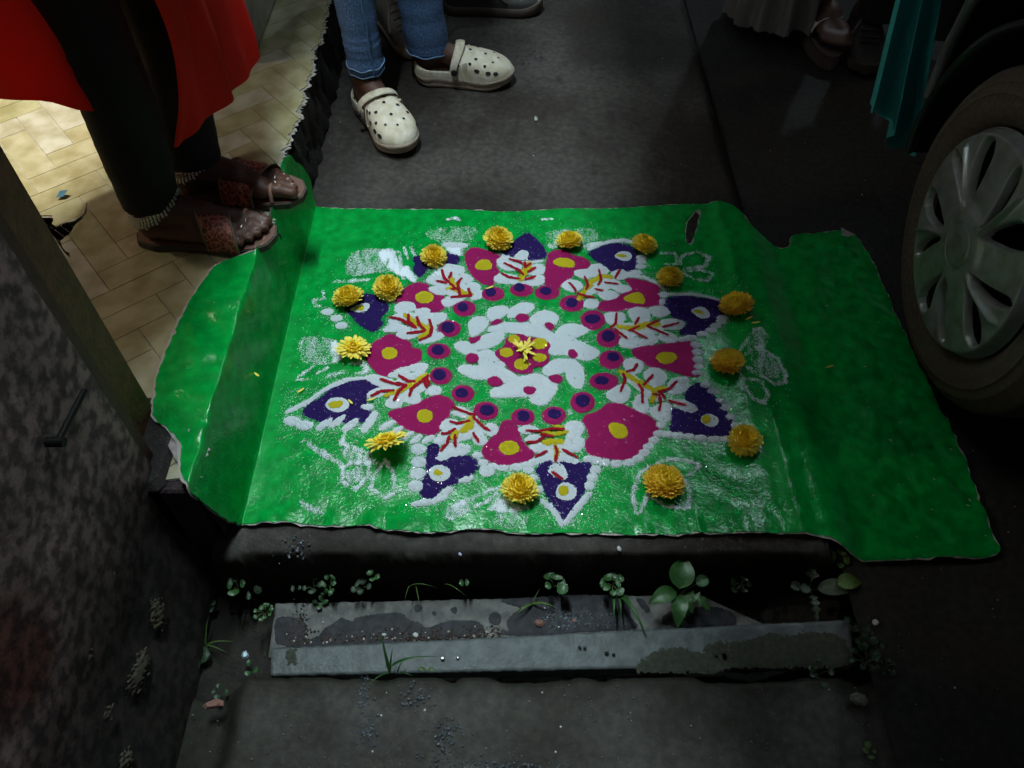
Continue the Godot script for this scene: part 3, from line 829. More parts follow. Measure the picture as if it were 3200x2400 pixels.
	for q in [[["p",[-51,-2519,-6,-2568,25,-2609,71,-2646,89,-2618,131,-2554,145,-2505,114,-2475,66,-2479,39,-2466,-6,-2505]],["p",[3,-2483,39,-2532,70,-2519,57,-2470]],null],[["p",[317,-2519,371,-2550,428,-2581,493,-2563,520,-2523,528,-2488,505,-2431,478,-2393,444,-2414,399,-2406,378,-2440,345,-2475]],["p",[424,-2494,450,-2519,481,-2523,498,-2497,482,-2470,452,-2470]],["p",[430,-2497,458,-2505,478,-2492,453,-2486]]],[["p",[607,-2244,673,-2268,738,-2256,794,-2248,828,-2228,839,-2177,806,-2146,773,-2115,746,-2085,709,-2059,681,-2056,633,-2063,677,-2108,675,-2131,653,-2138,621,-2150,621,-2193,597,-2208]],["p",[699,-2185,724,-2200,747,-2204,769,-2177,764,-2146,735,-2142,718,-2161]],["p",[710,-2185,733,-2185,747,-2165,720,-2169]]],[["p",[677,-1828,715,-1784,737,-1734,758,-1685,770,-1644,762,-1597,723,-1588,657,-1591,601,-1597,545,-1609,567,-1667,552,-1710,609,-1698,662,-1691,617,-1753,637,-1796]],["p",[658,-1661,695,-1685,725,-1661,711,-1632,677,-1629]],["p",[662,-1661,692,-1679,694,-1650,673,-1638]]],[["p",[80,-1460,122,-1489,136,-1480,183,-1483,219,-1474,263,-1483,262,-1454,245,-1426,246,-1400,235,-1370,212,-1332,187,-1292,167,-1263,145,-1292,132,-1324,107,-1370,96,-1414]],["p",[142,-1351,155,-1392,177,-1400,205,-1387,212,-1362,196,-1337,170,-1335]],["p",[184,-1369,179,-1356,168,-1351,157,-1356,153,-1369,158,-1381,169,-1387,180,-1381]]],[["p",[-289,-1547,-258,-1556,-249,-1538,-252,-1506,-256,-1489,-224,-1483,-206,-1506,-157,-1512,-124,-1491,-112,-1468,-130,-1437,-173,-1417,-184,-1395,-227,-1389,-239,-1365,-264,-1337,-303,-1356,-288,-1387,-298,-1417,-277,-1437,-289,-1465,-287,-1509]],["p",[-207,-1437,-211,-1421,-223,-1410,-239,-1406,-256,-1410,-269,-1421,-275,-1437,-271,-1453,-260,-1464,-243,-1468,-226,-1464,-213,-1453]],["p",[-257,-1454,-226,-1431,-258,-1428]]],[["p",[-740,-1694,-723,-1732,-684,-1748,-650,-1801,-601,-1828,-543,-1845,-508,-1821,-483,-1804,-517,-1781,-519,-1748,-522,-1713,-498,-1697,-503,-1653,-573,-1647,-617,-1653,-675,-1653,-727,-1678]],["p",[-580,-1723,-583,-1707,-596,-1695,-616,-1691,-636,-1695,-652,-1707,-660,-1723,-657,-1739,-644,-1751,-624,-1755,-604,-1751,-588,-1739]],["p",[-655,-1723,-636,-1735,-605,-1739,-602,-1716,-637,-1707]]],[["p",[-660,-2198,-597,-2280,-540,-2267,-485,-2216,-494,-2173,-514,-2148,-498,-2117,-528,-2069,-586,-2111,-629,-2166]],["p",[-637,-2191,-599,-2216,-563,-2223,-563,-2185,-603,-2173]],["p",[-623,-2191,-580,-2210,-585,-2179]]],[["p",[-414,-2492,-364,-2505,-284,-2519,-216,-2497,-229,-2444,-259,-2457,-313,-2449,-350,-2431,-354,-2397,-379,-2372,-405,-2414,-393,-2449]],null,null]]:
		var o: Node = pat.call("navy_petal", [q[0]], 0.0008, M.navy, NAVY, rg, 0.0042, 0.0, 0.002)
		if q[1] != null: pat.call("white_spot", [q[1]], 0.0008, M.whi, WHI, o, 0.0016, 0.0013)
		if q[2] != null: pat.call("yellow_spot", [q[2]], 0.0006, M.yel, YEL, o, 0.0016, 0.0024)
	for q in [[["p",[-32,-2277,-37,-2259,-54,-2245,-76,-2241,-98,-2245,-115,-2259,-121,-2277,-115,-2296,-99,-2310,-77,-2315,-54,-2310,-38,-2296]],["p",[-65,-2286,-69,-2270,-81,-2262,-95,-2265,-104,-2277,-104,-2294,-96,-2306,-82,-2309,-70,-2301]]],[["p",[83,-2300,76,-2282,60,-2270,38,-2265,15,-2270,-1,-2282,-7,-2300,-1,-2317,15,-2330,38,-2335,61,-2330,77,-2317]],["p",[50,-2310,45,-2295,33,-2287,19,-2289,9,-2302,10,-2318,19,-2331,33,-2333,45,-2325]]],[["p",[188,-2286,181,-2267,163,-2253,139,-2248,116,-2253,99,-2267,93,-2286,99,-2304,117,-2318,141,-2323,165,-2318,182,-2304]],["p",[157,-2292,152,-2279,138,-2272,123,-2275,113,-2285,114,-2298,124,-2309,139,-2311,152,-2304]]],[["p",[-144,-2198,-149,-2177,-164,-2162,-186,-2157,-207,-2162,-224,-2177,-230,-2198,-225,-2218,-210,-2234,-189,-2239,-167,-2234,-150,-2218]],["p",[-173,-2202,-177,-2186,-189,-2178,-202,-2181,-212,-2193,-213,-2210,-204,-2223,-190,-2226,-178,-2217]]],[["p",[-198,-2090,-203,-2070,-218,-2056,-238,-2050,-259,-2056,-276,-2070,-282,-2090,-278,-2111,-263,-2126,-242,-2131,-221,-2126,-204,-2111]],["p",[-221,-2094,-226,-2077,-240,-2068,-257,-2072,-269,-2085,-270,-2103,-260,-2117,-243,-2120,-228,-2111]]],[["p",[283,-2223,275,-2202,257,-2187,234,-2181,211,-2187,194,-2202,189,-2223,196,-2245,214,-2261,238,-2267,261,-2261,278,-2245]],["p",[257,-2225,251,-2210,237,-2201,222,-2204,213,-2217,213,-2234,224,-2247,239,-2250,253,-2241]]],[["p",[361,-2136,353,-2110,334,-2092,311,-2085,289,-2092,273,-2110,268,-2136,276,-2162,294,-2181,318,-2188,340,-2181,356,-2162]],["p",[341,-2140,333,-2125,315,-2116,296,-2119,284,-2132,285,-2148,298,-2160,318,-2163,335,-2155]]],[["p",[410,-2042,402,-2019,385,-2003,363,-1997,342,-2003,327,-2019,323,-2042,330,-2065,347,-2082,370,-2089,391,-2082,406,-2065]],["p",[391,-2048,384,-2030,369,-2021,353,-2024,343,-2038,344,-2057,356,-2072,373,-2075,387,-2065]]],[["p",[413,-1935,406,-1913,388,-1897,366,-1891,344,-1897,329,-1913,325,-1935,332,-1957,350,-1973,372,-1979,394,-1973,409,-1957]],["p",[399,-1945,393,-1932,379,-1924,364,-1927,354,-1938,356,-1953,366,-1964,382,-1966,395,-1959]]],[["p",[386,-1831,378,-1812,358,-1798,332,-1793,307,-1798,289,-1812,283,-1831,291,-1851,311,-1865,337,-1870,363,-1865,381,-1851]],["p",[352,-1833,345,-1822,330,-1816,313,-1818,303,-1827,304,-1839,315,-1848,332,-1850,347,-1844]]],[["p",[294,-1735,287,-1713,271,-1697,249,-1691,229,-1697,214,-1713,209,-1735,216,-1758,233,-1775,254,-1781,275,-1775,290,-1758]],["p",[277,-1740,270,-1723,255,-1713,239,-1717,229,-1731,229,-1750,241,-1764,258,-1768,272,-1758]]],[["p",[189,-1676,183,-1657,167,-1644,147,-1639,126,-1644,112,-1657,107,-1676,113,-1695,128,-1709,149,-1715,170,-1709,184,-1695]],["p",[172,-1681,166,-1667,153,-1660,137,-1663,128,-1674,128,-1688,139,-1700,154,-1702,168,-1695]]],[["p",[78,-1670,72,-1652,58,-1640,38,-1635,18,-1640,4,-1652,-1,-1670,4,-1688,19,-1701,39,-1706,58,-1701,73,-1688]],["p",[61,-1673,56,-1659,43,-1651,29,-1654,19,-1665,19,-1681,29,-1693,44,-1696,56,-1688]]],[["p",[-50,-1697,-55,-1678,-70,-1664,-91,-1659,-112,-1664,-128,-1678,-134,-1697,-129,-1716,-114,-1730,-93,-1735,-71,-1730,-56,-1716]],["p",[-64,-1699,-69,-1684,-84,-1677,-100,-1679,-111,-1691,-111,-1706,-101,-1718,-84,-1721,-70,-1713]]],[["p",[-137,-1775,-142,-1756,-156,-1742,-175,-1737,-195,-1742,-210,-1756,-216,-1775,-212,-1794,-198,-1808,-178,-1813,-158,-1808,-143,-1794]],["p",[-159,-1776,-163,-1763,-176,-1756,-191,-1759,-201,-1769,-202,-1783,-193,-1794,-178,-1796,-164,-1789]]],[["p",[-221,-1857,-225,-1837,-239,-1822,-258,-1817,-278,-1822,-294,-1837,-300,-1857,-296,-1877,-283,-1892,-263,-1897,-243,-1892,-227,-1877]],["p",[-242,-1860,-247,-1844,-261,-1835,-277,-1838,-288,-1851,-289,-1869,-279,-1882,-263,-1885,-249,-1877]]],[["p",[-233,-1977,-238,-1958,-253,-1945,-273,-1940,-295,-1945,-311,-1958,-317,-1977,-313,-1995,-298,-2008,-277,-2013,-256,-2008,-240,-1995]],["p",[-255,-1979,-260,-1964,-272,-1956,-287,-1959,-298,-1971,-299,-1987,-290,-2000,-275,-2003,-261,-1994]]]]:
		var o: Node = pat.call("ring_dot", [q[0]], 0.0014, M.mag, MAG, rg, 0.0010)
		pat.call("navy_centre", [q[1]], 0.0010, M.navy, NAVY, o, 0.0014, 0.0018)
	for q in [["p",[-93,-2194,-60,-2210,-20,-2206,-11,-2190,-34,-2151,-81,-2128,-96,-2155]],["p",[-6,-2194,37,-2231,80,-2221,88,-2202,62,-2171,23,-2155,-20,-2147]],["p",[-170,-2121,-143,-2151,-104,-2151,-89,-2128,-103,-2090,-141,-2057,-157,-2049]],["p",[-89,-2098,-33,-2121,36,-2121,123,-2109,127,-2072,63,-2049,8,-2068,-58,-2075,-91,-2075]],["p",[-148,-2017,-121,-2046,-75,-2069,-33,-2072,-33,-2032,-79,-1995,-120,-1984,-142,-1995]],["p",[-221,-2003,-197,-2026,-161,-2021,-139,-1992,-127,-1963,-168,-1959,-184,-1967]],["p",[-130,-1974,-79,-1984,-46,-1935,-24,-1914,-35,-1886,-85,-1882,-123,-1910]],["p",[-202,-1889,-179,-1910,-126,-1903,-72,-1903,-19,-1886,16,-1855,21,-1828,-18,-1825,-45,-1841,-124,-1841,-172,-1858]],["p",[-81,-1788,-44,-1808,-5,-1828,29,-1852,74,-1862,117,-1855,115,-1765,60,-1765,-18,-1758,-70,-1758]],["p",[56,-1862,98,-1865,135,-1841,168,-1814,143,-1758,121,-1729,95,-1723,70,-1735,63,-1775]],["p",[109,-1879,134,-1917,167,-1935,210,-1938,242,-1931,230,-1893,192,-1876,138,-1855]],["p",[210,-1931,247,-1921,264,-1882,257,-1801,225,-1801,206,-1828,197,-1869]],["p",[139,-1992,149,-2054,215,-2046,269,-2017,329,-1977,325,-1956,288,-1931,245,-1938,211,-1963,141,-1959]],["p",[166,-2072,187,-2098,229,-2117,284,-2102,297,-2079,240,-2042,171,-2035]],["p",[71,-2147,114,-2186,156,-2182,183,-2147,168,-2109,126,-2109,73,-2121]],["p",[62,-2109,104,-2113,158,-2064,198,-2027,143,-2020,88,-2049,45,-2079]]]: pat.call("white_petal", [q], 0.0013, M.whi, WHI, rg, 0.002, 0.0, 0.0016)
	for q in [["p",[-86,-2109,-62,-2136,-36,-2128,-53,-2113]],["p",[65,-2144,57,-2129,39,-2123,21,-2129,14,-2144,22,-2159,40,-2165,57,-2159]],["p",[-162,-2043,-140,-2039,-118,-2054,-123,-2032,-142,-2015,-159,-2024]],["p",[-125,-1939,-131,-1923,-147,-1916,-164,-1923,-171,-1939,-165,-1955,-149,-1962,-132,-1955]],["p",[-92,-1833,-63,-1855,-34,-1831,-39,-1811,-71,-1809]],["p",[45,-1804,89,-1799,75,-1771,57,-1770,42,-1781]],["p",[132,-1848,165,-1862,184,-1845,174,-1823,148,-1826]],["p",[212,-1977,229,-1984,246,-1959,237,-1942,214,-1949]],["p",[123,-2115,146,-2119,164,-2098,147,-2075]]]: pat.call("red_drop", [q], 0.0008, M.mag, MAG, rg, 0.0014, 0.0018)
	var cf: Node = pat.call("centre_flower", [["p",[-66,-1967,-24,-2003,-22,-2039,8,-2054,36,-2061,63,-2039,105,-2039,132,-2024,145,-1999,130,-1974,140,-1935,123,-1907,75,-1896,72,-1869,29,-1869,-5,-1882,-21,-1914,-46,-1935]]], 0.0010, M.mag, MAG, rg, 0.0014, 0.0014)
	for q in [["p",[3,-1967,-4,-1950,-21,-1943,-39,-1950,-46,-1967,-39,-1983,-22,-1990,-4,-1983]],["p",[62,-1908,54,-1890,35,-1882,16,-1890,8,-1908,16,-1927,35,-1935,54,-1927]],["p",[134,-2010,125,-1991,103,-1983,82,-1991,74,-2010,83,-2029,105,-2037,126,-2029]],["p",[128,-1942,120,-1928,102,-1922,84,-1928,77,-1942,85,-1955,103,-1961,121,-1955]],["p",[30,-2032,24,-2017,8,-2012,-7,-2017,-14,-2032,-7,-2046,8,-2052,24,-2046]]]: pat.call("yellow_petal", [q], 0.0008, M.yel, YEL, cf, 0.0022, 0.0028)
	for q in [[[["p",[-69,-2466,-36,-2497,-6,-2492,39,-2449,33,-2414,-35,-2414]],["p",[-76,-2372,-44,-2393,9,-2385,32,-2355,9,-2335,-61,-2339]],["p",[15,-2351,56,-2364,91,-2347,61,-2333]],["p",[48,-2431,72,-2436,111,-2449,134,-2436,133,-2397,95,-2389,50,-2393]],["p",[47,-2364,103,-2380,130,-2376,129,-2339,93,-2326,53,-2331]]],[["s",[14,69,-2449,56,-2410,38,-2360]]],[["s",[4,-9,-2475,39,-2455]],["s",[4,-30,-2449,27,-2410,47,-2380]],["s",[4,-41,-2389,-15,-2370,32,-2360]],["s",[4,95,-2423,65,-2397]],["s",[4,94,-2372,53,-2355]],["s",[4,53,-2423,78,-2449]],["s",[4,51,-2457,56,-2423]]]],[[["p",[248,-2397,273,-2419,317,-2414,324,-2380,293,-2364]],["p",[308,-2406,328,-2444,364,-2449,397,-2414,383,-2389,329,-2372]],["p",[195,-2322,226,-2360,269,-2347,285,-2314,243,-2286]],["p",[283,-2225,307,-2253,343,-2233,335,-2202,290,-2202]],["p",[338,-2277,382,-2298,424,-2277,407,-2245,364,-2245]],["p",[398,-2314,428,-2331,471,-2318,481,-2298,433,-2281]],["p",[402,-2397,448,-2423,478,-2393,455,-2364,417,-2364]],["p",[323,-2364,402,-2364,444,-2339,398,-2314,323,-2281,288,-2265]]],[["s",[9,264,-2245,289,-2290,321,-2339,359,-2376,403,-2372]]],[["s",[3,231,-2335,255,-2290]],["s",[3,294,-2376,305,-2318,296,-2298]],["s",[3,355,-2410,360,-2355,347,-2326]],["s",[3,441,-2410,417,-2364]],["s",[3,374,-2339,428,-2331]],["s",[3,331,-2302,362,-2292]],["s",[3,262,-2273,325,-2253]],["s",[3,263,-2275,276,-2265]]]],[[["p",[361,-2163,387,-2174,438,-2171,434,-2128,391,-2109,364,-2128]],["p",[457,-2190,489,-2206,531,-2194,536,-2136,495,-2121,463,-2140]],["p",[529,-2202,603,-2210,616,-2171,562,-2147]],["p",[575,-2132,624,-2144,671,-2121,644,-2087,575,-2090]],["p",[404,-2027,433,-2049,487,-2035,526,-2020,469,-1991,415,-1998]],["p",[489,-2035,544,-2057,554,-2027,525,-2006]],["p",[574,-2079,613,-2061,632,-2035,602,-2016,555,-2035]],["p",[382,-2109,453,-2117,565,-2121,590,-2094,544,-2061,447,-2049,414,-2049]]],[["s",[12,409,-2098,464,-2090,522,-2109,564,-2109]]],[["s",[3,407,-2167,399,-2113,381,-2094]],["s",[3,392,-2087,435,-2038]],["s",[3,492,-2144,474,-2109]],["s",[3,446,-2075,487,-2098]],["s",[3,455,-2079,511,-2035]],["s",[3,563,-2132,518,-2098]],["s",[3,521,-2098,593,-2053]],["s",[3,579,-2094,643,-2117]]]],[[["p",[411,-1924,442,-1940,479,-1931,486,-1900,456,-1865,425,-1872]],["p",[487,-1876,513,-1896,551,-1882,567,-1855,543,-1811,504,-1811,488,-1841]],["p",[575,-1835,613,-1848,643,-1848,632,-1791,590,-1771,557,-1778]],["p",[333,-1768,372,-1801,408,-1821,426,-1794,414,-1748,379,-1729]],["p",[430,-1723,452,-1768,483,-1765,480,-1710,470,-1684,441,-1703]],["p",[487,-1703,520,-1723,560,-1732,565,-1694,545,-1650,501,-1665]],["p",[564,-1748,625,-1742,660,-1710,644,-1687,594,-1700]],["p",[398,-1869,436,-1869,478,-1821,529,-1801,549,-1748,509,-1742,450,-1801,415,-1841]]],[["s",[8,399,-1876,434,-1848,477,-1811,514,-1788,550,-1801]],["s",[8,513,-1775,498,-1739]]],[["s",[3,461,-1910,447,-1882,417,-1872]],["s",[3,408,-1862,411,-1835,391,-1781]],["s",[3,514,-1855,477,-1811]],["s",[3,459,-1814,470,-1788,463,-1729]],["s",[3,597,-1825,567,-1794,526,-1778]],["s",[3,507,-1768,527,-1765,529,-1732,520,-1697]],["s",[3,531,-1778,546,-1752]],["s",[3,560,-1739,615,-1719]]]],[[["p",[15,-1608,38,-1632,71,-1632,93,-1614,50,-1599]],["p",[45,-1571,65,-1592,95,-1592,100,-1577,69,-1559]],["p",[57,-1550,104,-1562,123,-1538,86,-1518]],["p",[181,-1629,210,-1652,243,-1645,249,-1614,225,-1589,191,-1608]],["p",[174,-1568,224,-1583,251,-1574,237,-1530,197,-1524,168,-1535]],["p",[78,-1494,111,-1521,140,-1527,137,-1497,98,-1483]],["p",[167,-1506,196,-1506,225,-1489,214,-1471,180,-1483]],["p",[119,-1448,136,-1477,170,-1477,186,-1431,177,-1409,135,-1428]],["p",[107,-1559,174,-1574,188,-1547,171,-1483,137,-1483,128,-1530]],["p",[191,-1608,225,-1599,239,-1574,189,-1559]]],[["s",[5,151,-1626,176,-1628]],["s",[5,100,-1608,150,-1595,190,-1605]],["s",[11,112,-1559,139,-1562,169,-1565]],["s",[7,146,-1553,153,-1524,149,-1494]]],[["s",[3,50,-1609,100,-1608,138,-1618,181,-1615]],["s",[3,100,-1592,140,-1586]],["s",[3,50,-1562,82,-1561,107,-1580]],["s",[3,148,-1544,153,-1524,146,-1483]],["s",[3,118,-1524,83,-1503]],["s",[3,172,-1530,220,-1500]],["s",[3,135,-1440,166,-1414]]]],[[["p",[-252,-1626,-238,-1657,-208,-1660,-179,-1642,-188,-1614,-231,-1608]],["p",[-208,-1710,-182,-1716,-125,-1675,-119,-1663,-137,-1668]],["p",[-217,-1684,-197,-1697,-158,-1681,-137,-1663,-165,-1670]],["p",[-96,-1626,-81,-1642,-53,-1635,-52,-1602,-80,-1592,-98,-1608]],["p",[-134,-1574,-113,-1608,-85,-1574,-99,-1550,-126,-1559]],["p",[-271,-1565,-243,-1605,-218,-1605,-216,-1574,-240,-1553]],["p",[-252,-1506,-232,-1544,-208,-1559,-141,-1547,-152,-1518,-213,-1500,-242,-1489,-259,-1500]],["p",[-194,-1638,-150,-1663,-124,-1651,-98,-1614,-117,-1595,-167,-1574,-204,-1565,-213,-1602]]],[["s",[14,-147,-1663,-149,-1629,-170,-1608]],["s",[10,-193,-1605,-202,-1577]]],[["s",[3,-208,-1713,-184,-1697,-130,-1675]],["s",[3,-135,-1667,-98,-1623,-78,-1609]],["s",[3,-215,-1648,-194,-1640,-149,-1652]],["s",[3,-196,-1617,-218,-1599,-243,-1595]],["s",[3,-215,-1586,-223,-1556]],["s",[3,-228,-1550,-241,-1527]],["s",[3,-197,-1589,-193,-1544]],["s",[3,-135,-1599,-114,-1562]]]],[[["p",[-459,-1855,-423,-1889,-384,-1903,-368,-1876,-414,-1848]],["p",[-386,-1903,-331,-1917,-312,-1910,-320,-1876,-355,-1876]],["p",[-543,-1852,-505,-1862,-458,-1845,-411,-1821,-454,-1801,-506,-1821]],["p",[-522,-1775,-485,-1801,-441,-1798,-464,-1768,-509,-1752]],["p",[-454,-1726,-436,-1752,-401,-1758,-392,-1723,-425,-1710]],["p",[-389,-1748,-360,-1775,-334,-1765,-324,-1735,-362,-1729]],["p",[-316,-1778,-290,-1811,-258,-1801,-259,-1775,-295,-1768]],["p",[-454,-1801,-393,-1855,-329,-1879,-297,-1841,-322,-1781,-385,-1755,-437,-1755]]],[["s",[9,-314,-1862,-351,-1828,-388,-1794,-450,-1765]]],[["s",[4,-479,-1838,-451,-1825,-405,-1811]],["s",[4,-412,-1855,-381,-1831,-354,-1828]],["s",[4,-417,-1821,-384,-1811,-403,-1791]],["s",[4,-384,-1808,-408,-1781,-420,-1742]],["s",[4,-502,-1761,-475,-1781,-426,-1785]],["s",[4,-330,-1828,-362,-1794,-367,-1761]],["s",[4,-306,-1855,-323,-1835,-307,-1801]],["s",[4,-313,-1848,-300,-1814]]]],[[["p",[-453,-2221,-420,-2237,-382,-2221,-382,-2186,-429,-2171,-459,-2186]],["p",[-380,-2190,-346,-2202,-317,-2190,-330,-2163,-363,-2155]],["p",[-336,-2171,-257,-2171,-258,-2136,-298,-2109,-316,-2132]],["p",[-479,-2136,-443,-2171,-403,-2163,-412,-2132,-460,-2109]],["p",[-499,-2079,-466,-2117,-424,-2109,-386,-2087,-449,-2075]],["p",[-447,-2061,-402,-2083,-357,-2075,-366,-2049,-417,-2035]],["p",[-308,-2049,-274,-2072,-255,-2079,-267,-2042,-320,-2016,-359,-2020]],["p",[-449,-2174,-372,-2167,-317,-2147,-292,-2102,-295,-2057,-333,-2049,-386,-2094]]],[["s",[11,-417,-2159,-383,-2128,-336,-2094,-323,-2064,-350,-2046]],["s",[7,-315,-2109,-313,-2079]]],[["s",[4,-472,-2147,-426,-2132,-369,-2090]],["s",[4,-403,-2159,-400,-2124,-370,-2094]],["s",[4,-368,-2144,-357,-2106,-332,-2079]],["s",[4,-319,-2132,-308,-2090,-311,-2053,-348,-2027]],["s",[4,-398,-2064,-335,-2075]]]],[[["p",[-333,-2436,-289,-2449,-229,-2436,-189,-2410,-212,-2380,-271,-2397]],["p",[-226,-2380,-182,-2389,-155,-2360,-181,-2335,-210,-2347]],["p",[-186,-2322,-152,-2343,-125,-2318,-150,-2286,-176,-2294]],["p",[-159,-2281,-122,-2306,-123,-2249,-163,-2249]],["p",[-339,-2302,-311,-2318,-267,-2314,-257,-2281,-293,-2269]],["p",[-283,-2233,-250,-2265,-192,-2249,-233,-2214,-261,-2206]],["p",[-354,-2355,-297,-2389,-255,-2372,-259,-2326,-311,-2326]],["p",[-280,-2397,-227,-2389,-189,-2322,-152,-2265,-206,-2249,-262,-2281,-272,-2347]]],[["s",[12,-246,-2364,-235,-2314,-199,-2281,-164,-2273]],["s",[7,-258,-2306,-234,-2302]]],[["s",[4,-286,-2406,-275,-2364,-235,-2318]],["s",[4,-247,-2393,-255,-2360]],["s",[4,-301,-2347,-265,-2335]],["s",[4,-235,-2314,-211,-2294,-207,-2265]],["s",[4,-205,-2360,-218,-2335,-211,-2294]],["s",[4,-243,-2302,-211,-2302]],["s",[4,-241,-2257,-164,-2265,-174,-2302]]]]]:
		var o: Node = pat.call("white_sprig", q[0], 0.0014, M.whi, WHI, rg, 0.002, 0.0, 0.0022)
		for k in q[1]: pat.call("yellow_spine", [k], 0.0006, M.yel, YEL, o, 0.005, 0.0018)
		for k in q[2]: pat.call("red_vein", [k], 0.0006, M.red, RED, o, 0.0016, 0.0028)
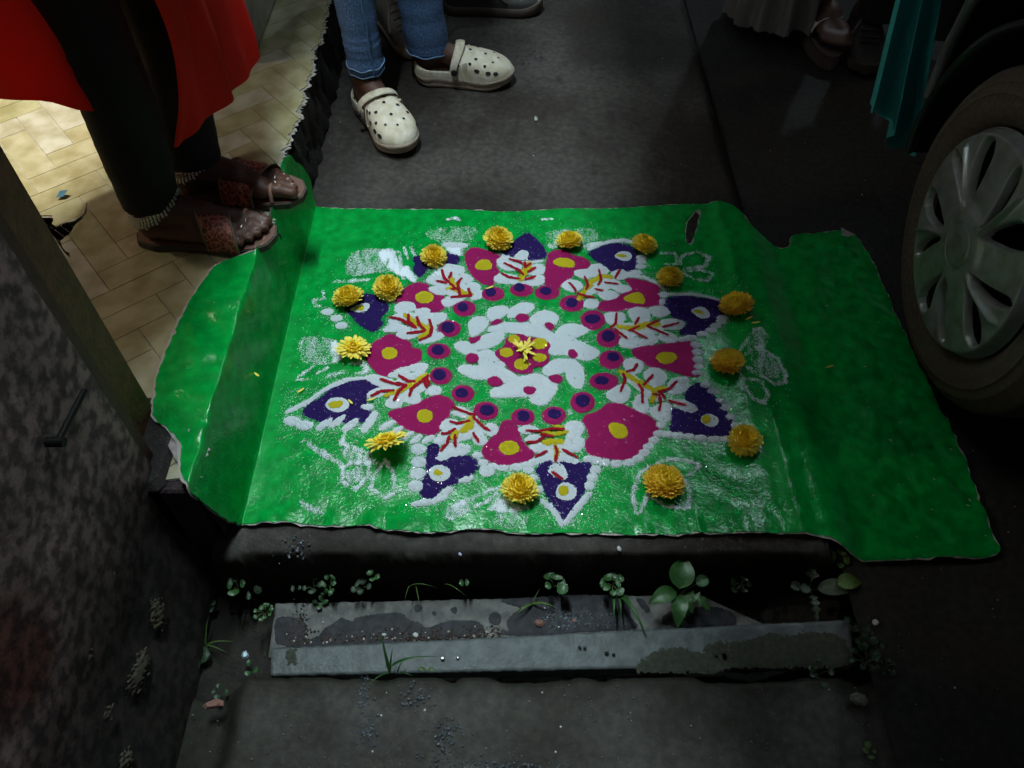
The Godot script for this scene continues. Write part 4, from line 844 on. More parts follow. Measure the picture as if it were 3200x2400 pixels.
	for q in [["p",[536,-1635,530,-1626,516,-1622,503,-1626,498,-1635,505,-1645,519,-1649,532,-1645]],["p",[525,-1600,518,-1591,504,-1587,491,-1591,487,-1600,493,-1609,507,-1613,520,-1609]],["p",[504,-1573,497,-1564,484,-1560,471,-1564,467,-1573,473,-1582,487,-1586,499,-1582]],["p",[484,-1546,477,-1537,464,-1533,451,-1537,446,-1546,453,-1555,466,-1559,479,-1555]],["p",[466,-1521,460,-1512,446,-1508,434,-1512,429,-1521,435,-1530,449,-1533,462,-1530]],["p",[444,-1497,438,-1488,424,-1485,412,-1488,407,-1497,414,-1506,427,-1510,440,-1506]],["p",[411,-1483,405,-1474,391,-1470,379,-1474,374,-1483,380,-1492,394,-1495,406,-1492]],["p",[371,-1477,365,-1468,352,-1465,339,-1468,335,-1477,341,-1486,354,-1489,367,-1486]],["p",[333,-1481,327,-1473,314,-1469,301,-1473,296,-1481,302,-1490,315,-1494,328,-1490]],["p",[304,-1489,298,-1480,285,-1476,272,-1480,267,-1489,273,-1497,286,-1501,299,-1497]],["p",[277,-1494,272,-1486,258,-1482,246,-1486,241,-1494,247,-1503,260,-1507,273,-1503]],["p",[297,-1453,291,-1443,278,-1438,265,-1443,260,-1453,266,-1463,279,-1467,292,-1463]],["p",[285,-1423,279,-1413,266,-1409,254,-1413,249,-1423,255,-1433,268,-1437,280,-1433]],["p",[272,-1392,266,-1382,253,-1378,241,-1382,236,-1392,242,-1402,255,-1406,268,-1402]],["s",[9,251,-1359,231,-1332,198,-1292,171,-1253]],["s",[8,99,-1332,131,-1303,149,-1274,157,-1247]],["p",[30,-1465,26,-1457,15,-1453,3,-1457,-1,-1465,3,-1474,15,-1478,26,-1474]],["p",[62,-1471,57,-1463,46,-1459,35,-1463,30,-1471,35,-1480,46,-1483,57,-1480]],["p",[87,-1483,82,-1474,71,-1471,59,-1474,55,-1483,60,-1491,71,-1495,82,-1491]],["p",[71,-1451,67,-1443,56,-1439,44,-1443,40,-1451,45,-1460,56,-1463,67,-1460]],["p",[85,-1420,81,-1412,69,-1408,59,-1412,54,-1420,59,-1428,70,-1432,81,-1428]],["p",[103,-1376,99,-1367,88,-1364,77,-1367,73,-1376,77,-1384,88,-1387,99,-1384]],["p",[-82,-1480,-86,-1472,-97,-1468,-108,-1472,-113,-1480,-109,-1488,-98,-1491,-86,-1488]],["p",[-47,-1465,-52,-1457,-63,-1454,-74,-1457,-79,-1465,-74,-1474,-63,-1477,-52,-1474]],["p",[-13,-1461,-18,-1453,-29,-1450,-40,-1453,-45,-1461,-40,-1469,-29,-1473,-18,-1469]],["p",[26,-1463,21,-1455,10,-1451,-1,-1455,-6,-1463,-1,-1471,10,-1474,21,-1471]],["p",[60,-1471,55,-1463,44,-1460,33,-1463,28,-1471,33,-1479,44,-1483,55,-1479]],["p",[87,-1483,82,-1475,71,-1471,59,-1475,55,-1483,60,-1491,71,-1494,82,-1491]],["p",[-102,-1509,-106,-1501,-117,-1497,-129,-1501,-134,-1509,-129,-1517,-118,-1521,-107,-1517]],["p",[-60,-1448,-67,-1433,-84,-1427,-101,-1433,-109,-1448,-102,-1463,-85,-1470,-68,-1463]],["s",[9,-442,-1628,-416,-1649]],["s",[9,-412,-1603,-386,-1625]],["s",[9,-375,-1582,-349,-1603]],["s",[9,-342,-1567,-316,-1588]],["s",[9,-302,-1565,-276,-1586]],["p",[-292,-1535,-299,-1521,-317,-1515,-335,-1521,-344,-1535,-338,-1550,-320,-1556,-301,-1550]],["p",[-289,-1483,-295,-1468,-313,-1463,-331,-1468,-340,-1483,-334,-1497,-316,-1503,-297,-1497]],["p",[-288,-1437,-295,-1423,-312,-1417,-330,-1423,-339,-1437,-333,-1451,-315,-1457,-297,-1451]],["p",[-292,-1389,-299,-1376,-316,-1370,-334,-1376,-342,-1389,-336,-1403,-319,-1409,-300,-1403]],["s",[10,-317,-1319,-285,-1329,-266,-1329]],["s",[13,-252,-1332,-229,-1348,-207,-1376]],["s",[11,-168,-1409,-137,-1420]],["s",[9,-543,-1845,-603,-1838,-652,-1811,-684,-1785]],["s",[8,-693,-1775,-720,-1745,-766,-1710,-793,-1691]],["p",[-739,-1653,-745,-1640,-766,-1634,-788,-1640,-799,-1653,-793,-1666,-772,-1672,-750,-1666]],["p",[-693,-1636,-700,-1623,-720,-1617,-742,-1623,-753,-1636,-747,-1649,-726,-1654,-704,-1649]],["s",[13,-671,-1622,-636,-1659]],["s",[13,-627,-1634,-591,-1672]],["s",[13,-580,-1619,-544,-1656]],["s",[16,-513,-1616,-485,-1684]],["s",[9,-454,-1622,-421,-1647]],["p",[-492,-1715,-498,-1705,-513,-1702,-530,-1705,-538,-1715,-532,-1724,-516,-1727,-500,-1724]],["p",[-698,-2179,-704,-2168,-719,-2164,-735,-2168,-744,-2179,-739,-2189,-723,-2194,-706,-2189]],["p",[-658,-2145,-663,-2134,-678,-2130,-695,-2134,-703,-2145,-698,-2155,-682,-2160,-666,-2155]],["p",[-635,-2106,-640,-2096,-655,-2092,-672,-2096,-679,-2106,-674,-2117,-659,-2121,-643,-2117]],["p",[556,-2490,549,-2481,533,-2477,519,-2481,514,-2490,521,-2499,536,-2503,550,-2499]],["p",[553,-2466,546,-2457,531,-2453,517,-2457,511,-2466,518,-2475,534,-2479,548,-2475]],["p",[549,-2436,542,-2427,526,-2423,512,-2427,507,-2436,514,-2445,529,-2449,543,-2445]],["p",[530,-2397,520,-2387,497,-2382,476,-2387,468,-2397,478,-2408,500,-2413,522,-2408]],["s",[8,322,-2541,372,-2570,429,-2593,475,-2597,519,-2581]],["s",[7,476,-2378,535,-2374,589,-2337,609,-2306]],["p",[617,-2273,611,-2263,601,-2258,591,-2263,588,-2273,593,-2284,604,-2289,614,-2284]],["p",[606,-2233,601,-2223,590,-2218,581,-2223,578,-2233,583,-2244,594,-2248,603,-2244]],["s",[6,582,-2276,640,-2276,712,-2278,768,-2266,816,-2246]],["p",[836,-2146,828,-2137,813,-2134,798,-2137,793,-2146,801,-2155,817,-2158,831,-2155]],["p",[830,-2127,822,-2118,807,-2115,792,-2118,788,-2127,795,-2136,811,-2139,825,-2136]],["p",[804,-2106,796,-2097,781,-2094,767,-2097,762,-2106,769,-2115,785,-2118,799,-2115]],["p",[784,-2083,776,-2075,761,-2072,747,-2075,742,-2083,749,-2092,765,-2095,779,-2092]],["p",[745,-2065,737,-2056,722,-2053,708,-2056,703,-2065,711,-2073,726,-2077,740,-2073]],["p",[701,-2046,693,-2038,678,-2035,664,-2038,659,-2046,666,-2055,682,-2058,696,-2055]],["p",[671,-2033,664,-2025,649,-2022,635,-2025,630,-2033,637,-2042,652,-2045,666,-2042]],["p",[712,-2008,704,-1998,689,-1993,675,-1998,671,-2008,678,-2018,693,-2022,707,-2018]],["p",[712,-1972,704,-1962,689,-1958,676,-1962,671,-1972,678,-1982,693,-1986,707,-1982]],["p",[709,-1936,702,-1926,687,-1922,673,-1926,669,-1936,676,-1946,691,-1950,705,-1946]],["p",[707,-1901,699,-1892,685,-1888,671,-1892,667,-1901,674,-1911,689,-1915,702,-1911]],["p",[697,-1870,690,-1861,675,-1857,661,-1861,657,-1870,664,-1880,679,-1884,692,-1880]],["p",[717,-1812,711,-1803,697,-1800,685,-1803,681,-1812,688,-1821,701,-1825,713,-1821]],["p",[738,-1784,731,-1775,718,-1771,706,-1775,702,-1784,709,-1793,722,-1796,734,-1793]],["p",[761,-1743,754,-1735,741,-1731,729,-1735,725,-1743,732,-1752,745,-1756,757,-1752]],["p",[772,-1710,766,-1701,753,-1698,741,-1701,737,-1710,744,-1718,757,-1722,769,-1718]],["p",[783,-1670,776,-1662,763,-1659,751,-1662,748,-1670,754,-1679,767,-1682,779,-1679]],["p",[796,-1635,789,-1627,776,-1623,765,-1627,761,-1635,768,-1643,780,-1647,792,-1643]],["p",[560,-1597,553,-1589,537,-1585,523,-1589,517,-1597,525,-1605,540,-1609,555,-1605]],["p",[593,-1594,586,-1586,570,-1583,556,-1586,550,-1594,558,-1602,573,-1606,588,-1602]],["p",[630,-1588,623,-1580,607,-1577,593,-1580,588,-1588,595,-1596,611,-1600,625,-1596]],["p",[672,-1583,665,-1574,649,-1571,635,-1574,630,-1583,637,-1591,653,-1594,667,-1591]],["p",[719,-1577,711,-1569,696,-1565,681,-1569,676,-1577,684,-1585,699,-1588,714,-1585]],["p",[761,-1577,754,-1569,738,-1565,724,-1569,719,-1577,726,-1585,742,-1588,756,-1585]],["s",[17,-198,-2563,-234,-2563,-280,-2568]],["s",[9,-336,-2440,-301,-2449,-205,-2427]],["s",[6,-39,-2501,9,-2466,69,-2457,123,-2470]],["s",[5,-455,-2241,-489,-2241,-513,-2249]]]: pat.call("white_bead", [q], 0.0020, M.whi, WHI, rg, 0.0013)
	# smudged powder
	for q in [[1.1,[["s",[8,859,-1983,927,-2074,957,-2085,967,-2048,945,-1993,880,-1965]],["s",[8,871,-1961,942,-1975,989,-1940,1003,-1870,992,-1830,950,-1816,892,-1857,868,-1898]],["s",[7,839,-1841,849,-1784,866,-1746,896,-1722,914,-1765,900,-1822,845,-1847]]]],[0.48,[["p",[874,-1979,932,-2067,969,-2074,945,-1993,902,-1968]],["p",[884,-1958,954,-1968,991,-1888,967,-1836,893,-1863]]]],[0.99,[["s",[8,624,-2515,678,-2515,692,-2452,632,-2444]],["s",[9,682,-2460,715,-2507,777,-2523,821,-2491,792,-2436,704,-2421]],["s",[7,707,-2406,773,-2417,817,-2390,790,-2353,738,-2360,701,-2398]]]],[1.1,[["s",[6,478,-1473,527,-1495,596,-1490,630,-1473,597,-1435,565,-1430]],["s",[7,463,-1468,428,-1441,393,-1356,404,-1285,430,-1325,448,-1366]],["s",[7,446,-1351,504,-1310,571,-1310,583,-1361,572,-1414]]]],[1.1,[["s",[6,-29,-1387,-76,-1373,-123,-1346,-204,-1308,-209,-1274,-190,-1266,-122,-1311,-80,-1332,-40,-1376]]]],[0.66,[["p",[-204,-1311,-134,-1340,-122,-1319,-190,-1268,-209,-1274]]]],[1.76,[["p",[-16,-1346,14,-1319,54,-1316,54,-1300,-16,-1289,-86,-1297,-68,-1313]]]],[0.77,[["p",[-28,-1373,-12,-1340,-68,-1311,-63,-1332]]]],[0.22,[["p",[-63,-1287,54,-1292,53,-1247,-16,-1232,-85,-1253]]]],[1.21,[["s",[8,-576,-1613,-585,-1559,-543,-1540,-481,-1517]],["s",[7,-572,-1461,-535,-1480,-477,-1480,-479,-1425,-515,-1376,-565,-1407,-564,-1457]],["s",[7,-428,-1493,-395,-1438,-386,-1380,-371,-1376,-413,-1345,-466,-1380,-463,-1425,-434,-1480]]]],[0.77,[["s",[10,-714,-1569,-647,-1521,-574,-1475]],["p",[-583,-1545,-501,-1517,-438,-1480,-494,-1461,-559,-1480]],["p",[-551,-1452,-495,-1466,-491,-1434,-517,-1393,-551,-1416]],["p",[-691,-1337,-654,-1315,-594,-1285,-651,-1294,-688,-1315]]]],[0.33,[["p",[-808,-2043,-740,-2054,-654,-2024,-628,-1935,-665,-1910,-759,-1910,-799,-1956]]]],[1.65,[["p",[-682,-2032,-644,-2010,-624,-1945,-660,-1914,-678,-1963]]]],[1.1,[["s",[5,-736,-1900,-779,-1855,-782,-1838,-735,-1841]],["s",[5,-715,-1869,-679,-1896]],["s",[8,-671,-1855,-621,-1876]],["s",[9,-591,-1917,-560,-1924,-528,-1882,-564,-1869]]]],[0.44,[["p",[-684,-2454,-664,-2524,-594,-2546,-496,-2539,-475,-2461,-413,-2400,-554,-2400,-669,-2373]]]],[1.54,[["p",[-554,-2539,-497,-2546,-465,-2454,-373,-2373,-458,-2379,-536,-2454]]]],[1.76,[["p",[-290,-2577,-216,-2577,-199,-2510,-213,-2501,-275,-2527]],["p",[-355,-2364,-299,-2414,-259,-2449,-295,-2355]],["p",[-432,-2449,-403,-2389,-360,-2364,-399,-2339,-464,-2414]],["p",[-563,-2510,-518,-2545,-493,-2466,-456,-2414,-429,-2347,-476,-2414]]]],[1.1,[["s",[6,-756,-2293,-745,-2248,-785,-2242,-771,-2210,-748,-2210]],["s",[9,-717,-2346,-643,-2353,-583,-2359]],["s",[5,-474,-2527,-453,-2449]],["s",[5,-452,-2550,-432,-2483]],["s",[5,-425,-2550,-403,-2501]]]],[0.26,[["p",[-392,-2641,-271,-2688,-146,-2678,-159,-2595,-296,-2577]],["p",[146,-2655,348,-2678,375,-2609,327,-2586,286,-2550,144,-2581]]]],[1.32,[["s",[8,-279,-2730,-242,-2738,-229,-2726]],["s",[6,132,-2730,173,-2735]],["p",[286,-2550,330,-2581,404,-2590,322,-2545]],["p",[150,-2581,196,-2586,188,-2545,158,-2545]]]],[0.77,[["p",[118,-1327,146,-1327,176,-1274,157,-1242,139,-1274]],["p",[-3,-2475,33,-2527,67,-2523,63,-2470]],["p",[198,-1710,215,-1691,199,-1678]]]]]:
		var pp := []
		for a in q[1]: pp.append(prim(a))
		var r: Rect2 = pp[0].r
		for d in pp: r = r.merge(d.r)
		var count := int(r.get_area() / 0.42e-6 * q[0])
		for i in count:
			var x := r.position.x + rng.randf() * r.size.x
			var y := r.position.y + rng.randf() * r.size.y
			var d := dist(pp, Vector2(x + 0.003 * n1.get_noise_2d(x * 5000.0, y * 5000.0), y + 0.003 * n1.get_noise_2d(y * 5000.0, x * 5000.0)))
			if d < 0.003 and rng.randf() < smoothstep(0.003, -0.003, d) * clampf(0.55 + 0.9 * n2.get_noise_2d(x * 2600.0, y * 900.0), 0.05, 1.0):
				grains.append([x, y, WHI])
	for i in 5000:                              # stray grains and gold glitter
		var a := rng.randf() * TAU
		var rr := 0.5 * sqrt(rng.randf())
		grains.append([0.02 + rr * cos(a), -0.99 + rr * 0.78 * sin(a), WHI if i % 4 else MAG])

func mm_of(n: String, mesh: Mesh, m: Material, list: Array, parent: Node) -> MultiMeshInstance3D:
	var k := MultiMesh.new()
	k.transform_format = MultiMesh.TRANSFORM_3D
	k.use_colors = true
	k.mesh = mesh
	k.instance_count = list.size()
	for i in list.size():
		k.set_instance_transform(i, list[i][0])
		k.set_instance_color(i, list[i][1])
	var o := MultiMeshInstance3D.new()
	o.name = numbered(n) if parent == self else n
	o.multimesh = k
	o.material_override = m
	o.set_meta("kind", "stuff")
	parent.add_child(o, true)
	return o

func loose_powder() -> void:
	var rg := get_node("rangoli")
	var list := []
	for g in grains:
		if g[1] > -0.615 or g[0] < -0.42: continue
		var s := rng.randf_range(0.45, 1.1)
		list.append([Transform3D(Basis(Vector3.UP, rng.randf() * TAU).scaled(Vector3.ONE * s), mat_pt(g[0], g[1], 0.0009 if g.size() < 4 else g[3])), g[2]])
	var h := 0.0005
	var v := PackedVector3Array([Vector3(-h, 0, -h), Vector3(h, 0, -h), Vector3(h, 0, h), Vector3(-h, 0, h), Vector3(0, 0.0006, 0)])
	var gm := mk(v, PackedInt32Array([0, 1, 4, 1, 2, 4, 2, 3, 4, 3, 0, 4]))
	mm_of("loose_powder", gm, mat(Color(1, 1, 1), 0.95, {"vc": true, "spec": 0.2}), list, rg)
	var gl := []
	for i in 900:
		var a := rng.randf() * TAU
		var rr := 0.42 * sqrt(rng.randf())
		var p := Vector2(0.04 + rr * cos(a), -0.97 + rr * 0.8 * sin(a))
		if i % 3 == 0: p = Vector2(0.10 + 0.14 * rng.randfn(), -0.80 + 0.10 * rng.randfn())
		if p.y > -0.62: continue
		var b := Basis(Vector3(rng.randf() - 0.5, rng.randf() - 0.5, rng.randf() - 0.5).normalized(), rng.randf_range(0.0, 1.0))
		gl.append([Transform3D(b.scaled(Vector3.ONE * rng.randf_range(0.5, 1.3)), mat_pt(p.x, p.y, 0.006)), Color(0.95, 0.75, 0.25) if rng.randf() < 0.6 else Color(0.9, 0.9, 0.9)])
	mm_of("glitter", mk(PackedVector3Array([Vector3(-h, 0, -h), Vector3(h, 0, -h), Vector3(h, 0, h), Vector3(-h, 0, h)]), PackedInt32Array([0, 1, 2, 0, 2, 3])), mat(Color(1, 1, 1), 0.25, {"vc": true, "metal": 1.0}), gl, rg)

# ---------- chrysanthemums
func petal(into: Array, at: Vector3, out: Vector3, up: Vector3, length: float, w: float, rise: float, curl: float) -> void:
	var side := out.cross(up).normalized()
	var v: PackedVector3Array = into[0]
	var ix: PackedInt32Array = into[1]
	var o := v.size()
	var n := 4
	for i in n + 1:
		var t := float(i) / n
		var p := at + out * (length * t * (1.0 - 0.25 * curl * t)) + up * (rise * t + curl * length * t * t)
		var ww := w * (0.45 + 1.1 * t - 1.15 * t * t * t * t) * 0.8
		v.append(p - side * ww + up * w * 0.35)
		v.append(p)
		v.append(p + side * ww + up * w * 0.35)
	for i in n:
		for k in 2:
			var a := o + i * 3 + k
			ix.append_array([a, a + 1, a + 4, a, a + 4, a + 3])

func flower_meshes(kind: int) -> Array:
	# florets stand out from a low dome, row above row
	var r := RandomNumberGenerator.new()
	r.seed = 40 + kind
	var outer := [PackedVector3Array(), PackedInt32Array()]
	var inner := [PackedVector3Array(), PackedInt32Array()]
	var rows := [[-4, 28, 1.0], [12, 30, 1.0], [26, 28, 0.97], [40, 25, 0.92], [54, 21, 0.86], [67, 16, 0.8], [79, 10, 0.75]]
	if kind == 4: rows = [[4, 18, 1.18], [16, 17, 1.05], [32, 16, 0.72], [52, 14, 0.55], [72, 9, 0.5]]
	if kind == 3: rows = [[0, 34, 1.05], [10, 34, 1.02], [22, 32, 0.97], [34, 29, 0.9], [48, 24, 0.82], [62, 18, 0.74], [77, 11, 0.68]]
	var k := 0
	for row in rows:
		for i in row[1]:
			var a: float = TAU * (i + 0.5 * k + r.randf_range(-0.3, 0.3)) / row[1]
			var e: float = deg_to_rad(row[0] + r.randf_range(-6.0, 6.0))
			var out := Vector3(cos(a) * cos(e), sin(e) * 0.72, sin(a) * cos(e)).normalized()
			var up := Vector3(-cos(a) * sin(e), cos(e), -sin(a) * sin(e)).normalized()
			var wdt: float = (0.0044 if kind == 4 else 0.0034 if kind != 3 else 0.0028) * r.randf_range(0.8, 1.2)
			var ln: float = 0.0165 * row[2] * r.randf_range(0.88, 1.1)
			petal(outer if k < rows.size() - 3 else inner, Vector3(0, 0.006, 0) + out * 0.010 * row[2], out, up, ln, wdt, 0.001, 0.16 if kind != 4 else -0.05)
		k += 1
	var core := SphereMesh.new()
	core.radius = 0.018 if kind != 4 else 0.013
	core.height = 0.024 if kind != 4 else 0.014
	core.radial_segments = 16
	core.rings = 8
	return [lm(outer), lm(inner), core]

func flowers() -> void:
	var kinds := []
	for k in 5: kinds.append(flower_meshes(k))
	var po := mat(Color(0.95, 0.80, 0.12), 0.6, {"back": Color(0.22, 0.17, 0.02)})
	var pi := mat(Color(0.94, 0.74, 0.03), 0.6, {"back": Color(0.22, 0.15, 0.01)})
	var po2 := mat(Color(0.90, 0.60, 0.05), 0.6, {"back": Color(0.22, 0.14, 0.02)})
	var heart := mat(Color(0.72, 0.45, 0.012), 0.8)
	for f in [[-0.1625,-1.2366,"on the torn navy petal at the far left corner of the rangoli",0,1.0,0],[-0.03,-1.2863,"just left of the smudged navy petal in the far row",0,1.12,0],[0.1207,-1.2805,"just right of the smudged navy petal in the far row",1,1.0,0],[0.2732,-1.269,"at the tip of the violet petal in the far right corner",2,1.0,0],[-0.2476,-1.1439,"with a white powder rim behind it, second from the left wall side",0,1.06,0],[-0.32,-1.1144,"partly browned, covering the top of the navy petal nearest the step",1,1.12,0],[0.3181,-1.1728,"between two faint chalk loops in the far right corner",2,1.0,0],[0.4384,-1.0918,"wide and flat, at the tip of the black petal on the right",3,1.15,1],[-0.2967,-0.9846,"with few pointed open petals, on chalk dust beside a magenta petal",4,1.0,0],[0.3977,-0.9509,"orange-tinged, at the heart of the chalk flower on the right edge",3,1.08,1],[0.3972,-0.7792,"at the sharp tip of the black triangular petal, near right",2,1.05,0],[0.2484,-0.6913,"largest one, inside three chalk loops in the near right corner",3,1.2,1],[0.012,-0.6782,"nearest the drain, beside the navy heart-shaped petal",1,1.1,0],[-0.2097,-0.7593,"seen edge-on with petals spread flat, above a chalk scribble",4,1.1,0]]:
		var p := mat_pt(f[0], f[1], 0.0)
		var o := thing("chrysanthemum", "yellow chrysanthemum head " + f[2], "flower", p, "yellow chrysanthemum heads on the rangoli")
		var k: int = f[3]
		o.rotation = Vector3(rng.randf_range(-0.2, 0.3), rng.randf() * TAU, rng.randf_range(-0.2, 0.2))
		if k == 4 and f[1] > -0.9: o.rotation = Vector3(-0.62, 0.35, 0.0)
		o.scale = Vector3.ONE * f[4] * 1.1
		o.position.y += 0.003 if k != 4 or f[1] < -0.9 else 0.020
		obj("outer_petals", kinds[k][0], po2 if f[5] else po, o)
		obj("inner_petals", kinds[k][1], pi, o)
		var h := obj("flower_heart", kinds[k][2], heart, o)
		h.position.y = 0.009
	# the crushed flower at the centre: a few petals lying on each other round a brown heart
	var c := Vector3(0.0207, 0.0080, -0.9796)
	var o := thing("crushed_chrysanthemum", "crushed yellow chrysanthemum with brown heart at the middle of the rangoli", "flower", mat_pt(c.x, c.z, 0.004))
	var pe := [PackedVector3Array(), PackedInt32Array()]
	for i in 26:
		var a := rng.randf_range(0.2, 2.9) + (PI if i % 5 == 0 else 0.0)
		var out := Vector3(cos(a), 0, -sin(a))
		petal(pe, Vector3(rng.randf_range(-0.006, 0.010), 0.003 + 0.0004 * i, rng.randf_range(-0.006, 0.004)), out, Vector3.UP, rng.randf_range(0.016, 0.026), 0.0034, rng.randf_range(0.0, 0.006), 0.0)
	obj("petals", lm(pe), po, o)
	var bh := SphereMesh.new()
	bh.radius = 0.006
	bh.height = 0.006
	var b := obj("brown_heart", bh, mat(Color(0.05, 0.02, 0.01), 0.8), o)
	b.position = Vector3(0.002, 0.003, 0.010)
	# single petals dropped about
	for q in [[-0.3746,-0.8977,2.2,"on bare green left of the navy petal"],[-0.2922,-0.8725,0.9,"lying across the navy petal beside its egg shaped eye"],[-0.2588,-0.8694,-0.2,"at the inner tip of the left navy petal"],[-0.0518,-1.1509,-0.3,"touching a magenta ring dot in the far row"],[0.4489,-1.0602,-0.4,"below the flower at the right petal tip"],[0.4587,-1.0505,0.0,"curled beside the right chalk flower"],[-0.5183,-0.8798,0.8,"on the green fold over the step"],[0.405,-1.0922,-0.5,"on the black petal at the right"],[0.591,-0.97,-0.2,"alone on the green at the far right"]]:
		var pp := [PackedVector3Array(), PackedInt32Array()]
		petal(pp, Vector3.ZERO, Vector3(cos(q[2]), 0, sin(q[2])), Vector3.UP, 0.016, 0.0026, 0.002, 0.1)
		var y := mat_pt(q[0], q[1], 0.003)
		var e := tag(obj("loose_petal", lm(pp), po), "thin pale yellow petal " + q[3], "petal", "loose yellow petals")
		e.position = y

# ---------- people
func foot_bones(ank: Vector3, dir: Vector2, side: float, toes := true) -> Array:
	var f := Vector3(dir.x, 0, dir.y)
	var r := Vector3(-dir.y, 0, dir.x) * side         # towards the little toe
	var at := func(x: float, y: float, z: float) -> Vector3: return ank + f * x + Vector3.UP * y + r * z
	var o := []
	o.append([at.call(-0.045, 0.024, 0.0), at.call(-0.042, 0.05, 0.0), 0.027, 0.026])
	o.append([at.call(-0.036, 0.06, 0.0), at.call(-0.032, 0.20, 0.0), 0.029, 0.032])
	o.append([at.call(-0.025, 0.066, 0.0), at.call(0.05, 0.042, -0.006), 0.030, 0.023])
	o.append([at.call(0.05, 0.042, -0.006), at.call(0.098, 0.024, -0.016), 0.023, 0.017])
	o.append([at.call(-0.04, 0.022, 0.006), at.call(0.085, 0.018, 0.026), 0.022, 0.015])
	o.append([at.call(0.045, 0.032, 0.012), at.call(0.09, 0.020, 0.012), 0.020, 0.016])
	o.append([at.call(0.09, 0.021, -0.024), at.call(0.10, 0.020, -0.023), 0.018, 0.017])
	if toes:
		for t in [[0.102, -0.027, 0.155, -0.026, 0.0125, 0.0108], [0.108, -0.009, 0.156, -0.007, 0.0088, 0.0078], [0.104, 0.006, 0.147, 0.009, 0.0082, 0.0072], [0.097, 0.019, 0.136, 0.0235, 0.0080, 0.0070], [0.088, 0.031, 0.121, 0.037, 0.0078, 0.0066]]:
			o.append([at.call(t[0], 0.018, t[1]), at.call((t[0] + t[2]) * 0.5, 0.019, (t[1] + t[3]) * 0.5), t[4], t[4] * 0.92])
			o.append([at.call((t[0] + t[2]) * 0.5, 0.019, (t[1] + t[3]) * 0.5), at.call(t[2], 0.0115, t[3]), t[4] * 0.92, t[5]])
	return o

func body_bones(a1: Vector3, a2: Vector3, face: Vector2, h: float, shift: Vector3, legs: Array) -> Array:
	var f := Vector3(face.x, 0, face.y)
	var s := Vector3(-face.y, 0, face.x)
	var k := h / 1.6
	var base := minf(a1.y, a2.y)
	var pel := (a1 + a2) * 0.5 + shift
	pel.y = base + 0.86 * k
	var o := []
	for q in [[a1, 1.0 if (a1 - a2).dot(s) > 0.0 else -1.0], [a2, 1.0 if (a2 - a1).dot(s) > 0.0 else -1.0]]:
		var ank: Vector3 = q[0] + Vector3(0, 0.075, 0) - f * 0.03
		var hip: Vector3 = pel + s * 0.085 * k * q[1]
		var knee: Vector3 = ank.lerp(hip, 0.48) + f * 0.02
		if legs.size():
			var lg: Array = legs[0] if q[0] == a1 else legs[1]
			ank = lg[0]
			knee = lg[1]
			hip = lg[2]
		o.append([ank, knee.lerp(ank, 0.35), 0.027, 0.026])
		o.append([knee.lerp(ank, 0.35), knee, 0.026, 0.030])
		o.append([knee, hip, 0.030, 0.062 * k])
		var sh: Vector3 = pel + Vector3(0, 0.46 * k, 0) + s * 0.165 * k * q[1]
		var el: Vector3 = sh + Vector3(0, -0.27 * k, 0) + s * 0.03 * q[1]
		var wr: Vector3 = el + Vector3(0, -0.23 * k, 0) + f * 0.06
		o.append([sh, el, 0.046, 0.036])
		o.append([el, wr, 0.036, 0.026])
		o.append([wr, wr + Vector3(0, -0.08, 0) + f * 0.02, 0.030, 0.026])
		for n in 4: o.append([wr + Vector3(0, -0.08, 0) + f * (0.018 * (n - 1.0)), wr + Vector3(0, -0.155, 0) + f * (0.016 * (n - 0.6)), 0.010, 0.008])
		o.append([wr + Vector3(0, -0.03, 0) + f * 0.025, wr + Vector3(0, -0.09, 0) + f * 0.055, 0.011, 0.009])
		o.append([pel + Vector3(0, 0.46 * k, 0), sh, 0.060, 0.050])
	o.append([pel, pel + Vector3(0, 0.14 * k, 0), 0.115 * k, 0.100 * k])
	o.append([pel + Vector3(0, 0.14 * k, 0), pel + Vector3(0, 0.42 * k, 0), 0.100 * k, 0.105 * k])
	o.append([pel + Vector3(0, 0.48 * k, 0), pel + Vector3(0, 0.60 * k, 0) + f * 0.02, 0.050, 0.048])
	o.append([pel + Vector3(0, 0.64 * k, 0) + f * 0.03, pel + Vector3(0, 0.70 * k, 0) + f * 0.025, 0.070, 0.078])
	o.append([pel + Vector3(0, 0.60 * k, 0) + f * 0.055, pel + Vector3(0, 0.62 * k, 0) + f * 0.05, 0.045, 0.05])
	o.append([pel + Vector3(0, 0.655 * k, 0) + f * 0.11, pel + Vector3(0, 0.68 * k, 0) + f * 0.095, 0.013, 0.010])
	return o

func person(label: String, a1: Vector3, a2: Vector3, face: Vector2, h: float, shift: Vector3, feet: Array, skin: Material, legs := []) -> Node3D:
	var o := thing("person", label, "person")
	var bb := body_bones(a1, a2, face, h, shift, legs)
	var m := nets(bb, 0.020, 0.03)
	for f in feet: m = nets(foot_bones(f[0], f[1], f[2]), f[3], 0.0065 if f[3] < 0.005 else 0.014, m)
	obj("body", lm(m), skin, o)
	# hair as a cap
	var pel := (a1 + a2) * 0.5 + shift
	pel.y = minf(a1.y, a2.y) + 0.86 * h / 1.6
	var hd := pel + Vector3(0, 0.69 * h / 1.6, 0) + Vector3(face.x, 0, face.y) * 0.012
	var hs := SphereMesh.new()
	hs.radius = 0.092
	hs.height = 0.184
	var hr := obj("hair", hs, mat(Color(0.008, 0.007, 0.006), 0.5), o)
	hr.position = hd + Vector3(0, 0.02, 0) - Vector3(face.x, 0, face.y) * 0.02
	return o

func trouser(n: String, rings: Array, m: Material, o: Node) -> void:
	obj(n, lm(loft(rings)), m, o)

